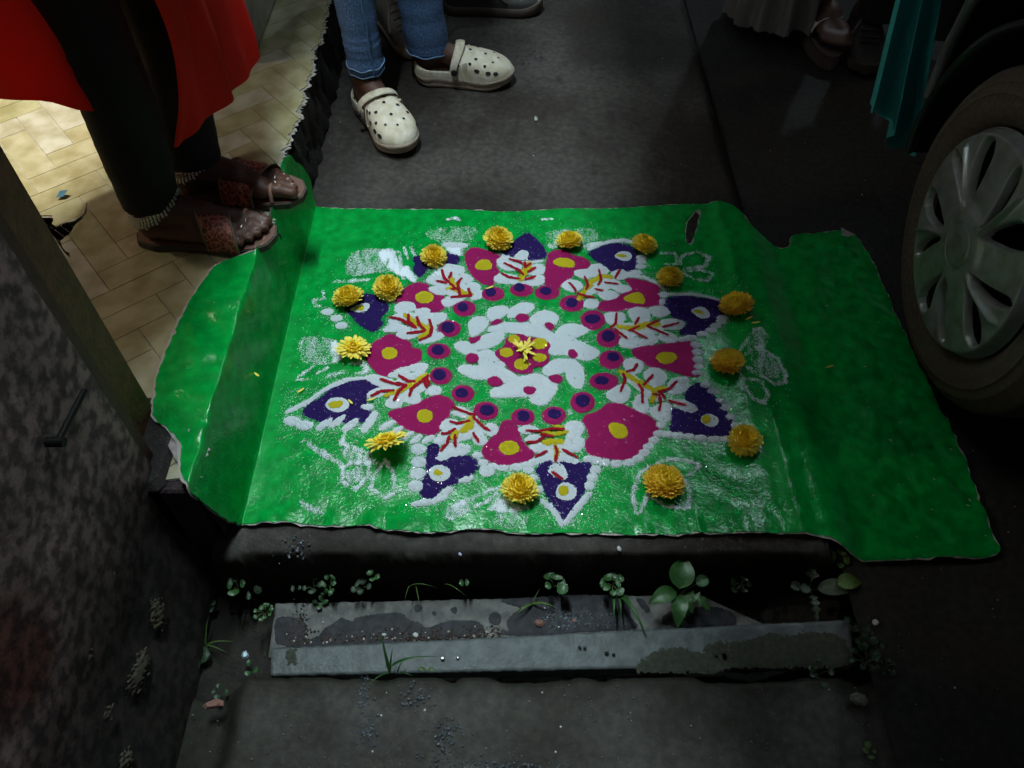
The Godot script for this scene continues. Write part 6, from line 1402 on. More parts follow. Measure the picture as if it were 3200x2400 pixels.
func far_women() -> void:
	# a woman in a grey saree and one in black with a teal scarf, both by the car
	var a1 := Vector3(0.845, 0.02, -2.22)
	var a2 := Vector3(0.70, 0.02, -2.27)
	var o := person("person in a dark grey pleated saree standing beyond the road edge", a1, a2, Vector2(0.1, 1.0).normalized(), 1.55, Vector3(0, 0, 0), [[a1 + Vector3(0.015, 0, 0.02), Vector2(0.1, 1).normalized(), 1.0, 0.006]], M.skin2)
	var sar := mat(Color(0.26, 0.25, 0.235), 0.28, {"nrm": T.weave, "ns": 0.3, "tri": 6.0})
	obj("saree", pleats(Vector3(0.752, 0, -2.28), 0.125, 0.012, 0.92, 13, 1.15), sar, o)
	var up := []
	for q in [[0.90, 0.15, 0.13], [1.05, 0.13, 0.12], [1.28, 0.15, 0.12], [1.36, 0.13, 0.10], [1.42, 0.06, 0.06]]: up.append(ring(Vector3(0.77, q[0], -2.245), q[1], q[2], 28, 0.02))
	obj("saree_drape", lm(loft(up)), sar, o)
	var band := []
	for i in 13:
		var a := PI * i / 12.0
		var p := PackedVector3Array()
		for k in 3: p.append(a1 + Vector3(0.02 + 0.044 * cos(a), 0.002 + 0.046 * sin(a), 0.075 + k * 0.011))
		band.append(p)
	obj("sandal_strap", lm(loft(band, false)), mat(Color(0.75, 0.77, 0.80), 0.4), o)
	var gem := [PackedVector3Array(), PackedInt32Array()]
	for i in 14:
		var c := a1 + Vector3(0.034 + 0.013 * cos(TAU * i / 14.0), 0.046 + 0.002 * sin(i), 0.092 + 0.013 * sin(TAU * i / 14.0))
		gem = tube([c, c + Vector3(0.0005, 0.004, 0.001)], [0.0026, 0.0012], 6, gem)
	obj("sandal_jewel", lm(gem), mat(Color(0.85, 0.86, 0.88), 0.15, {"metal": 0.8}), o)
	var sol := PackedVector2Array()
	for i in 20: sol.append(Vector2(a1.x + 0.02 + 0.047 * cos(TAU * i / 20.0), a1.z + 0.055 + 0.135 * sin(TAU * i / 20.0)))
	obj("sandal_sole", lm(prism(sol, -0.034, 0.006)), mat(Color(0.10, 0.07, 0.06), 0.7), o)
	var b1 := Vector3(0.975, -0.03, -2.16)
	var b2 := Vector3(1.15, -0.03, -2.10)
	var w := person("person in black trousers with a long teal scarf beside the parked car", b1, b2, Vector2(0.2, 1.0).normalized(), 1.58, Vector3(0, 0, 0), [], M.skin2)
	shoe(w, b1 + Vector3(0, 0, 0.03), Vector2(-0.2, 1).normalized(), mat(Color(0.03, 0.022, 0.02), 0.7), mat(Color(0.05, 0.04, 0.035), 0.7), "dark shoe beside the front bumper")
	var bk := mat(Color(0.010, 0.010, 0.012), 0.8)
	trouser("trouser_leg", leg_rings([[Vector3(1.00, 0.06, -2.16), 0.055, 0.06], [Vector3(1.00, 0.4, -2.15), 0.07, 0.07], [Vector3(1.03, 0.92, -2.13), 0.10, 0.10]], 31.0, 0.05), bk, w)
	trouser("trouser_leg", leg_rings([[Vector3(1.15, 0.04, -2.11), 0.06, 0.06], [Vector3(1.15, 0.4, -2.11), 0.07, 0.07], [Vector3(1.11, 0.92, -2.12), 0.10, 0.10]], 33.0, 0.05), bk, w)
	var ku := []
	for q in [[0.62, 0.22, 0.2], [0.9, 0.17, 0.16], [1.1, 0.14, 0.13], [1.32, 0.16, 0.13], [1.40, 0.13, 0.1], [1.44, 0.06, 0.06]]: ku.append(ring(Vector3(1.06, q[0], -2.13), q[1], q[2], 28, 0.03))
	obj("tunic", lm(loft(ku)), bk, w)
	var teal := mat(Color(0.03, 0.36, 0.35), 0.8, {"nrm": T.weave, "ns": 0.3, "tri": 6.0, "back": Color(0.02, 0.10, 0.10)})
	var rows := []
	for i in 30:
		var t := i / 29.0
		var p := PackedVector3Array()
		for j in 41:
			var u := j / 40.0
			var x := lerpf(0.80, 0.787, t) + u * lerpf(0.05, 0.165, t * t)
			var hem := lerpf(0.128, 0.012, smoothstep(0.1, 0.8, u)) + 0.012 * sin(u * 17.0)
			var yy := lerpf(1.30, hem, t)
			var z := lerpf(-1.95, -1.60, t) + 0.022 * t * sin(u * 15.0 + 1.0) + 0.008 * sin(u * 31.0) * t
			p.append(Vector3(x + 0.012 * t * sin(u * 15.0 + 2.5), yy, z))
		rows.append(p)
	obj("scarf", lm(loft(rows, false)), teal, w)

# ---------- the parked car
func car() -> void:
	var o := thing("parked_car", "dark parked car with a silver wheel cover, only its front wheel in view", "car")
	var X := 0.775
	var R := 0.283
	var wc := Vector3(0.762, R - 0.036, -1.012)
	var paint := mat(Color(0.014, 0.015, 0.018), 0.35, {"coat": 1.0, "metal": 0.3})
	var plast := mat(Color(0.012, 0.012, 0.013), 0.7)
	# side with the wheel arch cut out
	var prof := PackedVector2Array()
	for p in [[1.9, 0.16], [1.9, 0.72], [1.1, 0.95], [-0.45, 0.93], [-1.05, 0.78], [-1.34, 0.62], [-1.42, 0.46], [-1.41, 0.29], [-1.365, 0.22]]: prof.append(Vector2(p[0], p[1]))
	var arch := PackedVector2Array()
	for i in 41: arch.append(Vector2(wc.z + 0.335 * cos(TAU * i / 40.0), wc.y + 0.335 * sin(TAU * i / 40.0)))
	var low := PackedVector2Array([Vector2(wc.z - 0.335, -1), Vector2(wc.z + 0.335, -1), Vector2(wc.z + 0.335, wc.y), Vector2(wc.z - 0.335, wc.y)])
	var cut: Array = Geometry2D.clip_polygons(prof, Geometry2D.merge_polygons(arch, low)[0])
	var side := [PackedVector3Array(), PackedInt32Array()]
	for c in cut:
		var f := prism(c, 0.0, 1.0)
		for i in f[1]:
			side[1].append(side[0].size())
			var p: Vector3 = f[0][i]
			var inset := 0.05 * pow(clampf((-p.x - 1.15) / 0.3, 0.0, 1.0), 2.0) + 0.03 * clampf((p.z - 0.6) / 0.35, 0.0, 1.0)
			side[0].append(Vector3(X + (inset if p.y < 0.5 else 1.62 - inset), p.z, p.x))
	obj("body", lm(side), paint, o)
	var lip := []
	for i in 33:
		var a := PI * (i / 32.0) * 1.1 - 0.157
		lip.append(Vector3(X + 0.004, wc.y + 0.337 * sin(a), wc.z + 0.337 * cos(a)))
	obj("wheel_arch_lip", lm(tube(lip, [0.009], 8)), paint, o)
	var lin := []
	for e in [X + 0.012, X + 0.30]:
		var p := PackedVector3Array()
		for i in 33:
			var a := PI * (i / 32.0) * 1.1 - 0.157
			p.append(Vector3(e, wc.y + 0.333 * sin(a), wc.z + 0.333 * cos(a)))
		lin.append(p)
	obj("wheel_well", lm(loft(lin, false)), plast, o)
	obj("underbody", lm(boxm(Vector3(X + 0.30, 0.14, -1.3), Vector3(X + 1.3, 0.3, 1.85))), plast, o)
	obj("bumper_trim", lm(tube([Vector3(X + 0.010, 0.56, -1.30), Vector3(X + 0.022, 0.48, -1.385), Vector3(X + 0.03, 0.38, -1.408), Vector3(X + 0.03, 0.28, -1.40)], [0.012], 8)), mat(Color(0.14, 0.145, 0.15), 0.4), o)
	var cab := [PackedVector3Array(), PackedInt32Array()]
	var rr := []
	for q in [[0.93, 0.06, -0.55, 1.6], [1.25, 0.14, -0.05, 1.35], [1.46, 0.22, 0.30, 1.15], [1.48, 0.30, 0.4, 1.0]]:
		rr.append(PackedVector3Array([Vector3(X + q[1], q[0], q[2]), Vector3(X + 1.62 - q[1], q[0], q[2]), Vector3(X + 1.62 - q[1], q[0], q[3]), Vector3(X + q[1], q[0], q[3])]))
	cab = flat(loft(rr, true, false, true))
	obj("cabin", lm(cab), mat(Color(0.01, 0.011, 0.012), 0.08), o)
	# wheel: tyre, steel rim, cover
	var wh := Node3D.new()
	wh.name = "wheel"
	o.add_child(wh, true)
	wh.position = wc
	wh.rotation.y = deg_to_rad(-1.5)
	var rub := mat(Color(0.15, 0.105, 0.075), 0.8, {"tex": T.conc, "nrm": T.conc_n, "ns": 0.35, "tri": 5.0})
	var tp := [[0.030, 0.175], [0.022, 0.188], [0.012, 0.193], [0.004, 0.204], [0.000, 0.220], [0.0012, 0.236], [-0.0012, 0.2375], [-0.0006, 0.240], [0.002, 0.241], [0.005, 0.254], [0.0035, 0.2555], [0.006, 0.258], [0.012, 0.266], [0.020, 0.275], [0.028, 0.2805], [0.042, 0.283], [0.044, 0.277], [0.050, 0.277], [0.052, 0.2835], [0.080, 0.284], [0.082, 0.277], [0.089, 0.277], [0.091, 0.284], [0.118, 0.2835], [0.120, 0.277], [0.126, 0.277], [0.128, 0.283], [0.146, 0.279], [0.160, 0.262], [0.168, 0.23], [0.160, 0.19]]
	obj("tyre", lm(lathe(tp, 120)), rub, wh)
	obj("rim", lm(lathe([[0.05, 0.0], [0.05, 0.12], [0.035, 0.165], [0.02, 0.19]], 64)), mat(Color(0.008, 0.008, 0.008), 0.7), wh)
	wheel_cover(wh)

func wheel_cover(wh: Node3D) -> void:
	var R := 0.188
	# worked out flat, as angle times R across and radius up, so that the windows have clean edges
	var W := TAU * R
	var rect := prim(["p", [0, 1], 0])
	rect.p = PackedVector2Array([Vector2(0, 0.004), Vector2(W, 0.004), Vector2(W, R), Vector2(0, R)])
	rect.r = Rect2(0, 0.004, W, R - 0.004).grow(0.004)
	var holes := []
	for g in 6:
		for poly in [[[-4, 0.44], [-8, 0.35], [-15, 0.42], [-23, 0.58], [-28, 0.78], [-26, 0.90], [-18, 0.90], [-10, 0.74]], [[4, 0.42], [7, 0.34], [11, 0.42], [15, 0.62], [17, 0.85], [14, 0.91], [10, 0.80], [6, 0.58]]]:
			var h := prim(["p", [0, 1, 2, 3]])
			var pts := PackedVector2Array()
			for k in poly.size():
				for e in 3:
					var a: Array = poly[k]
					var b: Array = poly[(k + 1) % poly.size()]
					var q := Vector2(a[0], a[1]).lerp(Vector2(b[0], b[1]), [0.2, 0.5, 0.8][e])
					pts.append(Vector2((deg_to_rad(q.x - 25.0 + 72.0 * g) + 0.25 * (q.y - 0.7)) * R, q.y * R))
			h.p = pts
			var r := Rect2(pts[0], Vector2.ZERO)
			for p in pts: r = r.expand(p)
			h.r = r.grow(0.014)
			holes.append(h)
	var cuts := [rect]
	for h in holes:
		var c: Dictionary = h.duplicate()
		c.t = "h"
		cuts.append(c)
	var face := func(u: float, r: float, _d: float) -> Vector3:
		var f := r / R
		var a := u / R
		var x := -0.013 - 0.010 * (1.0 - f * f) + 0.020 * smoothstep(0.94, 1.0, f) + 0.004 * smoothstep(0.30, 0.40, f)
		var near := dist(holes, Vector2(u, r))
		x += 0.013 * pow(1.0 - clampf(near / 0.0078, 0.0, 1.0), 2.0)
		var ph := fposmod(a + deg_to_rad(25.0) - 0.25 * (f - 0.7) + TAU / 10.0, TAU / 5.0) - TAU / 10.0
		x -= 0.009 * exp(-pow(ph * f / 0.024, 2.0)) * smoothstep(0.25, 0.45, f) * (1.0 - smoothstep(0.84, 0.92, f))
		if f < 0.19: x = -0.023
		elif f < 0.21: x = -0.0185
		return Vector3(x, r * cos(a), -r * sin(a))
	var sil := mat(Color(0.42, 0.45, 0.45), 0.3, {"metal": 0.4, "tex": T.grime, "tri": 4.0})
	var c := obj("wheel_cover", patch(cuts, 0.0022, 0.0, 0.0, face), sil, wh)
	# raised emblem at the hub: two hooked strokes that make an S in a ring
	var rg := []
	for i in 33: rg.append(Vector3(-0.0215, 0.031 * cos(TAU * i / 32.0), 0.031 * sin(TAU * i / 32.0)))
	obj("hub_ring", lm(tube(rg, [0.0014], 6)), sil, c)
	var em := [PackedVector3Array(), PackedInt32Array()]
	for s in [1.0, -1.0]:
		var poly := PackedVector2Array()
		for p in [[-0.015, 0.005], [0.0, 0.020], [0.015, 0.006], [0.009, 0.001], [0.0, 0.009], [-0.003, 0.006], [0.004, -0.001], [-0.001, -0.006]]: poly.append(Vector2(p[0], p[1]) * s)
		var f := prism(poly, 0.0, 0.0022)
		for k in f[1]:
			em[1].append(em[0].size())
			var p: Vector3 = f[0][k]
			em[0].append(Vector3(-0.0208 - p.y, p.z, p.x))
	obj("emblem", lm(em), sil, c)

# ---------- weeds in the drain
func leaf_into(into: Array, at: Vector3, out: Vector3, up: Vector3, length: float, w: float, shape: int, droop: float) -> void:
	var side := out.cross(up).normalized()
	var v: PackedVector3Array = into[0]
	var ix: PackedInt32Array = into[1]
	var o := v.size()
	var n := 10
	for i in n + 1:
		var t := float(i) / n
		var ww: float
		if shape == 0: ww = w * sqrt(maxf(0.0, 1.0 - pow(t * 2.0 - 1.0, 2.0))) * (1.0 + 0.12 * sin(i * 2.9))       # round, scalloped
		elif shape == 1: ww = w * pow(sin(PI * pow(t, 0.8)), 0.8)                               # oval
		elif shape == 2: ww = w * (1.0 - t) * (0.7 + 0.6 * t) * minf(1.0, t * 8.0 + 0.5)          # blade
		else: ww = w * pow(sin(PI * pow(t, 0.75)), 0.8) * (0.62 + 0.38 * cos(i * 3.1))             # toothed
		var p := at + out * length * t + up * (0.10 * length * sin(PI * t) - droop * length * t * t)
		for k in 5:
			var u := (k - 2) / 2.0
			v.append(p + side * ww * u + up * (absf(u) * w * 0.22 - 0.02 * w * (k % 2)))
	for i in n:
		for k in 4:
			var a := o + i * 5 + k
			ix.append_array([a, a + 1, a + 6, a, a + 6, a + 5])

func plant(n: String, label: String, cat: String, at: Vector3, leaves: Array, m: Material, group := "") -> Node3D:
	# leaves: [dx, dy, dz of the leaf's foot, heading in degrees (0 = right, 90 = towards the camera), length, half width, shape, droop]
	var o := thing(n, label, cat, at, group)
	for l in leaves:
		var me := [PackedVector3Array(), PackedInt32Array()]
		var a := deg_to_rad(l[3])
		var out := Vector3(cos(a), 0.0, sin(a))
		var foot := Vector3(l[0], l[1], l[2])
		var lift: float = 0.35 if l[6] != 2 else 0.9
		leaf_into(me, foot, (out + Vector3.UP * lift).normalized(), (Vector3.UP - out * lift * 0.5).normalized(), l[4], l[5], l[6], l[7])
		obj("leaf" if l[6] != 2 else "blade", lm(me), m, o)
		if l[6] != 2 and foot.length() > 0.008:
			obj("stem", lm(tube([Vector3(0, -0.012, 0), foot * 0.5 + Vector3(0, 0.002, 0), foot], [0.0012, 0.0010, 0.0008], 5)), M.stem, o)
	return o

func weeds() -> void:
	M.leaf = mat(Color(0.040, 0.125, 0.034), 0.42, {"tex": T.leaf, "tri": 14.0, "back": Color(0.05, 0.10, 0.03)})
	M.leaf2 = mat(Color(0.020, 0.055, 0.020), 0.5, {"tex": T.leaf, "tri": 14.0, "back": Color(0.03, 0.06, 0.02)})
	M.leaf3 = mat(Color(0.075, 0.10, 0.075), 0.6, {"tex": T.leaf, "tri": 14.0})
	M.leaf4 = mat(Color(0.12, 0.20, 0.05), 0.5, {"tex": T.leaf, "tri": 14.0, "back": Color(0.05, 0.08, 0.02)})
	M.stem = mat(Color(0.06, 0.09, 0.03), 0.6)
	for q in [["small_weed","weed of round lobed leaves at the drain lip above the pink chip","plant",0.067,-0.05,-0.5477,5,0.013,0.018,0.0105,0,0,0.2],["small_weed","crowded bright weed on the drain lip with the long grass blade","plant",0.159,-0.05,-0.5477,8,0.013,0.015,0.009,0,0,0.2],["small_weed","bright three leaved weed at the left corner of the drain lip","plant",-0.4399,-0.06,-0.5476,4,0.011,0.016,0.01,0,0,0.2],["small_weed","dull round leaf just right of the bright left corner weed","plant",-0.4173,-0.08,-0.5431,2,0.004,0.013,0.009,0,1,0.2],["small_weed","tiny leaved weed at the left end of the lower stone strip","plant",-0.3924,-0.08,-0.5142,11,0.014,0.008,0.0045,0,0,0.2],["small_weed","single grey green leaf left end of the weed row on the lip","plant",-0.3446,-0.06,-0.5444,2,0.004,0.01,0.007,0,1,0.2],["small_weed","dark weed second in the row on the lip","plant",-0.3184,-0.06,-0.5476,4,0.01,0.011,0.007,0,1,0.3],["small_weed","light green weed third in the row on the lip","plant",-0.2912,-0.055,-0.55,5,0.01,0.01,0.0065,0,0,0.2],["small_weed","lone leaf below the light green weed of the row","plant",-0.295,-0.07,-0.5371,2,0.004,0.012,0.008,0,0,0.2],["small_weed","curled weed standing on the edge of the lower strip","plant",-0.3103,-0.085,-0.5311,4,0.006,0.013,0.006,0,0,0.2],["small_weed","dark weed at the right of the row on the lip","plant",-0.2397,-0.06,-0.546,5,0.009,0.011,0.007,0,1,0.3],["small_weed","pale sprout uppermost in the row on the lip","plant",-0.2193,-0.035,-0.5526,3,0.005,0.009,0.0055,0,0,0.1],["small_weed","single small oval leaf alone on the middle of the lip","plant",-0.0759,-0.05,-0.5493,2,0.003,0.014,0.006,1,0,0.2],["round_leaf_weed","dim round leaved weed on the soil beside the wall corner","plant",-0.6737,-0.11,-0.6671,3,0.02,0.03,0.0195,0,1,0.1],["round_leaf_weed","single dim round leaf next to the wall corner weed","plant",-0.6387,-0.115,-0.6599,2,0.003,0.028,0.019,0,1,0.1],["round_leaf_weed","dim weed between wall corner and drain lip","plant",-0.5553,-0.12,-0.6195,4,0.02,0.026,0.016,0,1,0.2],["round_leaf_weed","spreading dim weed at the wall foot left of the blue grey strip","plant",-0.5165,-0.12,-0.4529,9,0.034,0.026,0.016,0,1,0.2],["small_weed","tiny weed under the left corner of the green sheet","plant",-0.5131,-0.1,-0.6752,4,0.01,0.011,0.007,0,1,0.2],["small_weed","small weed on the soil under the bright left corner weed","plant",-0.4975,-0.11,-0.541,4,0.01,0.011,0.007,0,1,0.2],["small_weed","small sprout at the left end of the blue grey strip","plant",-0.4001,-0.09,-0.4265,3,0.008,0.012,0.0055,0,0,0.1],["small_weed","small weed behind the pinkish stone chip at lower left","plant",-0.4431,-0.1,-0.3935,4,0.008,0.01,0.0055,0,1,0.2],["small_weed","yellowish weed under the drooping right sheet edge","plant",0.5239,-0.035,-0.5804,4,0.013,0.016,0.01,0,3,0.3],["small_weed","grey green weed on the lip between the two large weeds","plant",0.3664,-0.06,-0.5507,5,0.012,0.01,0.007,0,1,0.2],["creeping_weed","creeping weed topmost of the patch at the right end of the strip","plant",0.5272,-0.045,-0.4825,5,0.012,0.013,0.008,0,1,0.2],["creeping_weed","creeping weed second from the top at the right end of the strip","plant",0.5324,-0.04,-0.461,5,0.012,0.013,0.008,0,1,0.2],["creeping_weed","creeping weed in the middle of the patch at the right end","plant",0.537,-0.036,-0.4396,6,0.013,0.012,0.007,0,1,0.2],["creeping_weed","creeping weed lowest of the patch at the right end","plant",0.5233,-0.036,-0.4175,8,0.022,0.012,0.007,0,1,0.2],["creeping_weed","creeping weed outermost on the road side of the patch","plant",0.5464,-0.034,-0.4099,6,0.016,0.01,0.006,0,1,0.2],["creeping_weed","low dark weed along the front edge of the strip at right","plant",0.4471,-0.038,-0.4019,5,0.016,0.01,0.006,0,1,0.2],["small_weed","pale green leaf at the paving edge under the grass blade","plant",-0.1246,-0.032,-0.4052,2,0.003,0.011,0.005,1,3,0.3],["small_weed","tiny sprout on the road at the lower right corner","plant",0.4942,-0.034,-0.2952,4,0.007,0.009,0.005,0,3,0.2]]:
		# q: name, label, category, x, y, z, leaf count, spread, leaf length, half width, shape, material, droop
		var r := RandomNumberGenerator.new()
		r.seed = int(absf(q[3]) * 1000.0 + absf(q[5]) * 7000.0)
		var ls := []
		for i in q[6]:
			var a: float = 360.0 * (i + r.randf_range(-0.25, 0.25)) / q[6]
			var s: float = q[7] * r.randf_range(0.3, 1.0)
			ls.append([cos(deg_to_rad(a)) * s, r.randf_range(0.0, 0.6) * q[7], sin(deg_to_rad(a)) * s, a + r.randf_range(-30, 30), q[8] * r.randf_range(0.55, 1.1), q[9] * r.randf_range(0.55, 1.05), q[10], q[12]])
		plant(q[0], q[1], q[2], Vector3(q[3], q[4], q[5]), ls, [M.leaf, M.leaf2, M.leaf3, M.leaf4][q[11]])
	# the broad-leaved weed and its neighbours, leaf by leaf
	var b := Vector3(0.2608, -0.0550, -0.5320)
	plant("broad_leaf_weed", "largest broad leaved weed hanging over the lower stone strip", "plant", b, [[0.0, 0.02, 0.0, -75, 0.052, 0.020, 1, 0.1], [-0.004, 0.012, 0.0, 155, 0.050, 0.0135, 1, 0.35], [0.002, 0.008, 0.004, 100, 0.052, 0.0130, 1, 0.5], [0.006, 0.008, 0.006, 62, 0.030, 0.010, 1, 0.5], [0.012, 0.006, 0.0, 40, 0.050, 0.012, 3, 0.35], [0.030, 0.012, -0.012, -20, 0.022, 0.010, 0, 0.1]], M.leaf)
	var c := Vector3(0.4741, -0.0600, -0.5421)
	plant("grey_leaf_weed", "dull grey green weed with one toothed upright leaf, beside the right end of the drain", "plant", c, [[0.0, 0.012, -0.006, -78, 0.062, 0.014, 3, 0.0], [0.010, 0.004, 0.0, 8, 0.060, 0.0145, 1, 0.1], [0.0, 0.004, 0.008, 92, 0.050, 0.009, 3, 0.5], [-0.016, 0.008, 0.0, 190, 0.018, 0.008, 0, 0.2], [-0.004, 0.012, 0.0, 150, 0.018, 0.008, 0, 0.2]], M.leaf3)
	plant("fallen_leaf", "pale pointed leaf lying at the right end of the drain", "leaf", Vector3(0.5088, -0.0350, -0.5409), [[0, 0, 0, -3, 0.040, 0.0135, 1, 0.35]], M.leaf4)
	for q in [["tall grass tuft at the front paving edge with an arching blade",-0.1796,-0.034,-0.4045,[[0,0,0,-105,0.06,0.0035,2,0.0],[0.003,0.008,-0.004,-8,0.075,0.0032,2,0.55],[0.001,0,0,-80,0.036,0.0028,2,0.0],[0,0,0.002,140,0.045,0.0016,2,0.45],[0.012,0,0.002,-60,0.03,0.002,2,0.3],[0.016,0,0.002,20,0.025,0.0016,2,0.5]],0],["pale grass sprig lying on the wet lower strip",0.0328,-0.086,-0.53,[[0,0,0,140,0.04,0.0028,2,0.55],[0,0,0,150,0.034,0.002,2,0.7],[0,0,0,15,0.045,0.003,2,0.5],[0,0,0,-60,0.03,0.0015,2,0.3],[0,0,0,20,0.03,0.0015,2,0.3]],1],["thin grass tuft on the dark soil left of the drain",-0.4893,-0.12,-0.4745,[[0,0,0,-110,0.06,0.0022,2,0.0],[0,0,0,-85,0.05,0.002,2,0.1],[0,0,0,-5,0.05,0.0022,2,0.6],[0,0,0,20,0.045,0.002,2,0.6]],1],["long bent grass blades hanging from the crowded weed",0.165,-0.062,-0.5336,[[0.006,0,0,66,0.095,0.0062,2,0.62],[-0.004,0,0,95,0.05,0.004,2,0.6],[0.004,0,0,90,0.05,0.0026,2,0.6],[0.004,0,0,20,0.03,0.001,2,0.4]],0],["dry thin stems reaching over the drain in the middle",-0.1631,-0.055,-0.5469,[[0,0,0,10,0.05,0.001,2,0.5],[0.01,0,0,75,0.06,0.001,2,0.5],[0,0,0,100,0.03,0.001,2,0.5]],1],["single dry stem over the drain right of the thin stems",-0.1079,-0.055,-0.55,[[0,0,0,35,0.05,0.0009,2,0.5]],1]]:
		plant("grass_tuft", q[0], "grass", Vector3(q[1], q[2], q[3]), q[4], M.leaf if q[5] == 0 else M.leaf4)

func chip(n: String, label: String, cat: String, at: Vector3, s: Vector3, m: Material, seed_: int) -> void:
	var r := RandomNumberGenerator.new()
	r.seed = seed_
	var rings := []
	for y in [[0.0, 0.75], [0.5, 1.0], [1.0, 0.6]]:
		var p := PackedVector3Array()
		for j in 7:
			var a := TAU * j / 7.0
			var f: float = y[1] * r.randf_range(0.75, 1.1)
			p.append(Vector3(cos(a) * s.x * f, y[0] * s.y, sin(a) * s.z * f))
		rings.append(p)
	var o := tag(obj(n, lm(flat(loft(rings, true, true, true))), m), label, cat)
	o.position = at
	o.rotation.y = r.randf() * TAU

func litter() -> void:
	var pink := mat(Color(0.34, 0.17, 0.13), 0.9, {"tex": T.conc, "nrm": T.conc_n, "tri": 8.0})
	var wht := mat(Color(0.55, 0.56, 0.55), 0.7)
	var foil := mat(Color(0.5, 0.66, 0.72), 0.3, {"metal": 0.4})
	chip("brick_chip", "longish pinkish stone chip on the dark soil at lower left", "stone", Vector3(-0.4428, -0.0850, -0.3712), Vector3(0.016, 0.010, 0.008), pink, 1)
	chip("brick_chip", "small pink brick chip on the wet stone strip beside the water drops", "stone", Vector3(0.0434, -0.0870, -0.4980), Vector3(0.009, 0.007, 0.007), pink, 2)
	chip("brick_chip", "smallest pink chip by the long grass blade on the wet strip", "stone", Vector3(0.0994, -0.0870, -0.5026), Vector3(0.005, 0.003, 0.003), pink, 3)
	chip("foil_scrap", "crumpled pale blue foil scrap in the drain at the left end", "scrap", Vector3(-0.4164, -0.1000, -0.4516), Vector3(0.007, 0.006, 0.006), foil, 4)
	chip("paper_bit", "white paper bit on the road beyond the sheet", "scrap", Vector3(0.0594, 0.0020, -1.7491), Vector3(0.012, 0.002, 0.005), mat(Color(0.30, 0.32, 0.28), 0.8), 5)
	chip("white_chip", "white chip on the concrete lip under the sheet edge", "scrap", Vector3(0.1677, 0.0010, -0.5833), Vector3(0.005, 0.003, 0.004), wht, 6)
	chip("white_chip", "lilac flecked white chip on the concrete lip above the drain", "scrap", Vector3(-0.0809, 0.0010, -0.5738), Vector3(0.004, 0.002, 0.0025), mat(Color(0.5, 0.45, 0.75), 0.5), 7)
	chip("white_chip", "white pebble on the road right of the drain", "scrap", Vector3(0.5512, -0.0330, -0.4770), Vector3(0.006, 0.004, 0.005), wht, 8)
	chip("pale_stone", "pale crumbled mortar lump on the road right of the drain", "stone", Vector3(0.4948, -0.0330, -0.3633), Vector3(0.014, 0.006, 0.010), mat(Color(0.20, 0.19, 0.16), 0.9, {"tex": T.conc, "tri": 8.0}), 9)
	chip("white_chip", "white shell like bit on the lower strip by the grit", "scrap", Vector3(-0.1521, -0.0860, -0.4788), Vector3(0.005, 0.003, 0.004), wht, 10)
	chip("white_chip", "thin pale bit between wet stain and grit on the lower strip", "scrap", Vector3(-0.2008, -0.0860, -0.4788), Vector3(0.003, 0.003, 0.004), wht, 11)
	var seedm := mat(Color(0.010, 0.010, 0.012), 0.22)
	chip("round_seed", "round dark seed on the blue grey strip, leftmost of the four at right", "seed", Vector3(0.1016, -0.0440, -0.4426), Vector3(0.0034, 0.00442, 0.0034), seedm, 30)
	chip("round_seed", "round dark seed on the blue grey strip, second of the four at right", "seed", Vector3(0.1092, -0.0440, -0.4419), Vector3(0.0028, 0.00364, 0.0028), seedm, 31)
	chip("round_seed", "round dark seed on the blue grey strip, third of the four at right", "seed", Vector3(0.1413, -0.0440, -0.4342), Vector3(0.0034, 0.00442, 0.0034), seedm, 32)
	chip("round_seed", "round dark seed on the blue grey strip, last at right", "seed", Vector3(0.1515, -0.0440, -0.4321), Vector3(0.0028, 0.00364, 0.0028), seedm, 33)
	chip("round_seed", "round dark seed on the blue grey strip, at the tip of the grass shadow", "seed", Vector3(-0.1035, -0.0440, -0.4258), Vector3(0.0034, 0.00442, 0.0034), seedm, 34)
	chip("round_seed", "round dark seed on the blue grey strip, right of the grass shadow", "seed", Vector3(-0.0808, -0.0440, -0.4272), Vector3(0.0026, 0.00338, 0.0026), seedm, 35)
	# fine debris: sand grains, grit and water drops
	var sand := []
	var grit := []
	var dg := 0.0011
	for i in 2600:
		var x: float
		var z: float
		var y: float
		if i % 3 == 0:
			x = rng.randf_range(-0.42, 0.5)
			z = rng.randf_range(-2.6, -0.585)
			y = slab_y(x, z)
		elif i % 3 == 1:
			x = rng.randf_range(-0.5, 0.5)
			z = rng.randf_range(-0.385, -0.2)
			y = -0.030 if x > -0.38 else -0.105
		else:
			x = rng.randf_range(0.53, 1.3)
			z = rng.randf_range(-2.2, -0.2)
			y = -0.034
		if z < -0.60 and z > -1.43 and absf(x) < 0.5: continue
		var s := pow(rng.randf(), 3.0) * 1.6 + 0.35
		var c := Color(0.20, 0.185, 0.165) * rng.randf_range(0.25, 1.0)
		if rng.randf() < 0.05: c = Color(0.7, 0.7, 0.68)
		sand.append([Transform3D(Basis(Vector3(rng.randf(), rng.randf(), rng.randf()).normalized(), rng.randf() * TAU).scaled(Vector3.ONE * s), Vector3(x, y, z)), c])
	var gm := SphereMesh.new()
	gm.radius = dg
	gm.height = dg * 1.5
	gm.radial_segments = 5
	gm.rings = 3
	mm_of("sand_grains", gm, mat(Color(1, 1, 1), 0.8, {"vc": true}), sand, self).set_meta("label", "scattered sand grains and specks on the paving")
	var p0 := Vector3(-0.3658, -0.0870, -0.4644)
	var p1 := Vector3(-0.0189, -0.0870, -0.4747)
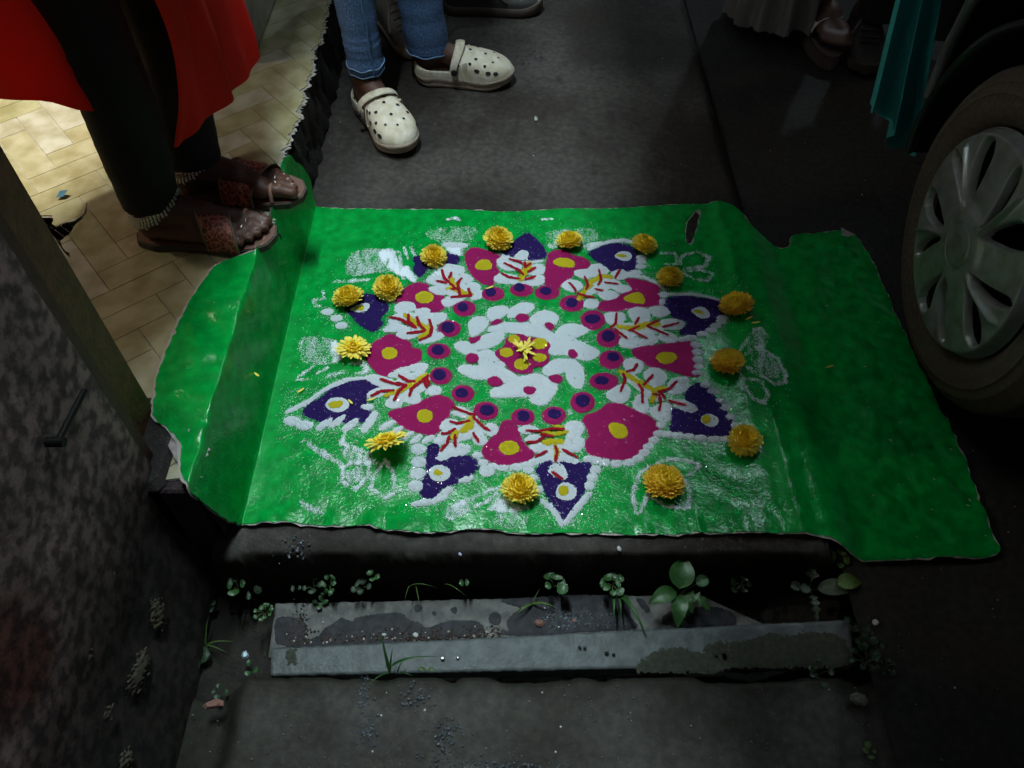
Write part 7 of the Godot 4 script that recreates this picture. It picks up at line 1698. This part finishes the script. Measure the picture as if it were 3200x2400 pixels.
	for i in 700:
		var t := pow(rng.randf(), 0.8)
		var p := p0.lerp(p1, t) + Vector3(0, 0, -absf(rng.randfn()) * 0.010)
		grit.append([Transform3D(Basis(Vector3(rng.randf(), rng.randf(), rng.randf()).normalized(), rng.randf() * TAU).scaled(Vector3.ONE * rng.randf_range(0.5, 2.3)), p), Color(0.05, 0.03, 0.02) * rng.randf_range(0.3, 1.6) if rng.randf() < 0.9 else Color(0.5, 0.45, 0.4)])
	for i in 300:
		var p := Vector3(-0.3396, -0.0870, -0.4807) + Vector3(rng.randfn() * 0.008, 0, rng.randfn() * 0.02)
		grit.append([Transform3D(Basis.from_scale(Vector3.ONE * rng.randf_range(0.5, 1.8)), p), Color(0.04, 0.028, 0.02) * rng.randf_range(0.3, 1.6)])
	mm_of("drain_grit", gm, mat(Color(1, 1, 1), 0.7, {"vc": true}), grit, self).set_meta("label", "dark grit washed against the upper stone strip")
	var drops := []
	for q in [[0.0804,-0.0865,-0.5069,170,0.02,0.011],[0.1426,-0.0865,-0.4993,26,0.02,0.012],[-0.2128,-0.029,-0.3698,60,0.006,0.012],[-0.2017,-0.029,-0.3182,60,0.008,0.011],[-0.0887,-0.029,-0.3133,70,0.012,0.014],[-0.1361,-0.029,-0.3634,40,0.012,0.008],[0.0425,0.002,-2.05,40,0.03,0.02],[-0.0667,-0.029,-0.2745,40,0.03,0.006],[0.0276,-0.029,-0.2716,60,0.05,0.004],[-0.3391,0.001,-0.5881,30,0.014,0.012]]:
		var c := Vector3(q[0], q[1], q[2])
		for i in q[3] * 2:
			var p := c + Vector3(rng.randfn() * q[4], 0, rng.randfn() * q[5])
			drops.append([Transform3D(Basis.from_scale(Vector3(1, 0.75, 1) * (0.4 + 1.7 * pow(rng.randf(), 2.0))), p), Color.WHITE])
	var dm := SphereMesh.new()
	dm.radius = 0.0013
	dm.height = 0.0026
	dm.radial_segments = 10
	dm.rings = 6
	mm_of("water_drops", dm, mat(Color(0.075, 0.085, 0.095), 0.08, {"spec": 0.9}), drops, self).set_meta("label", "clusters of shining water drops on paving and strip")
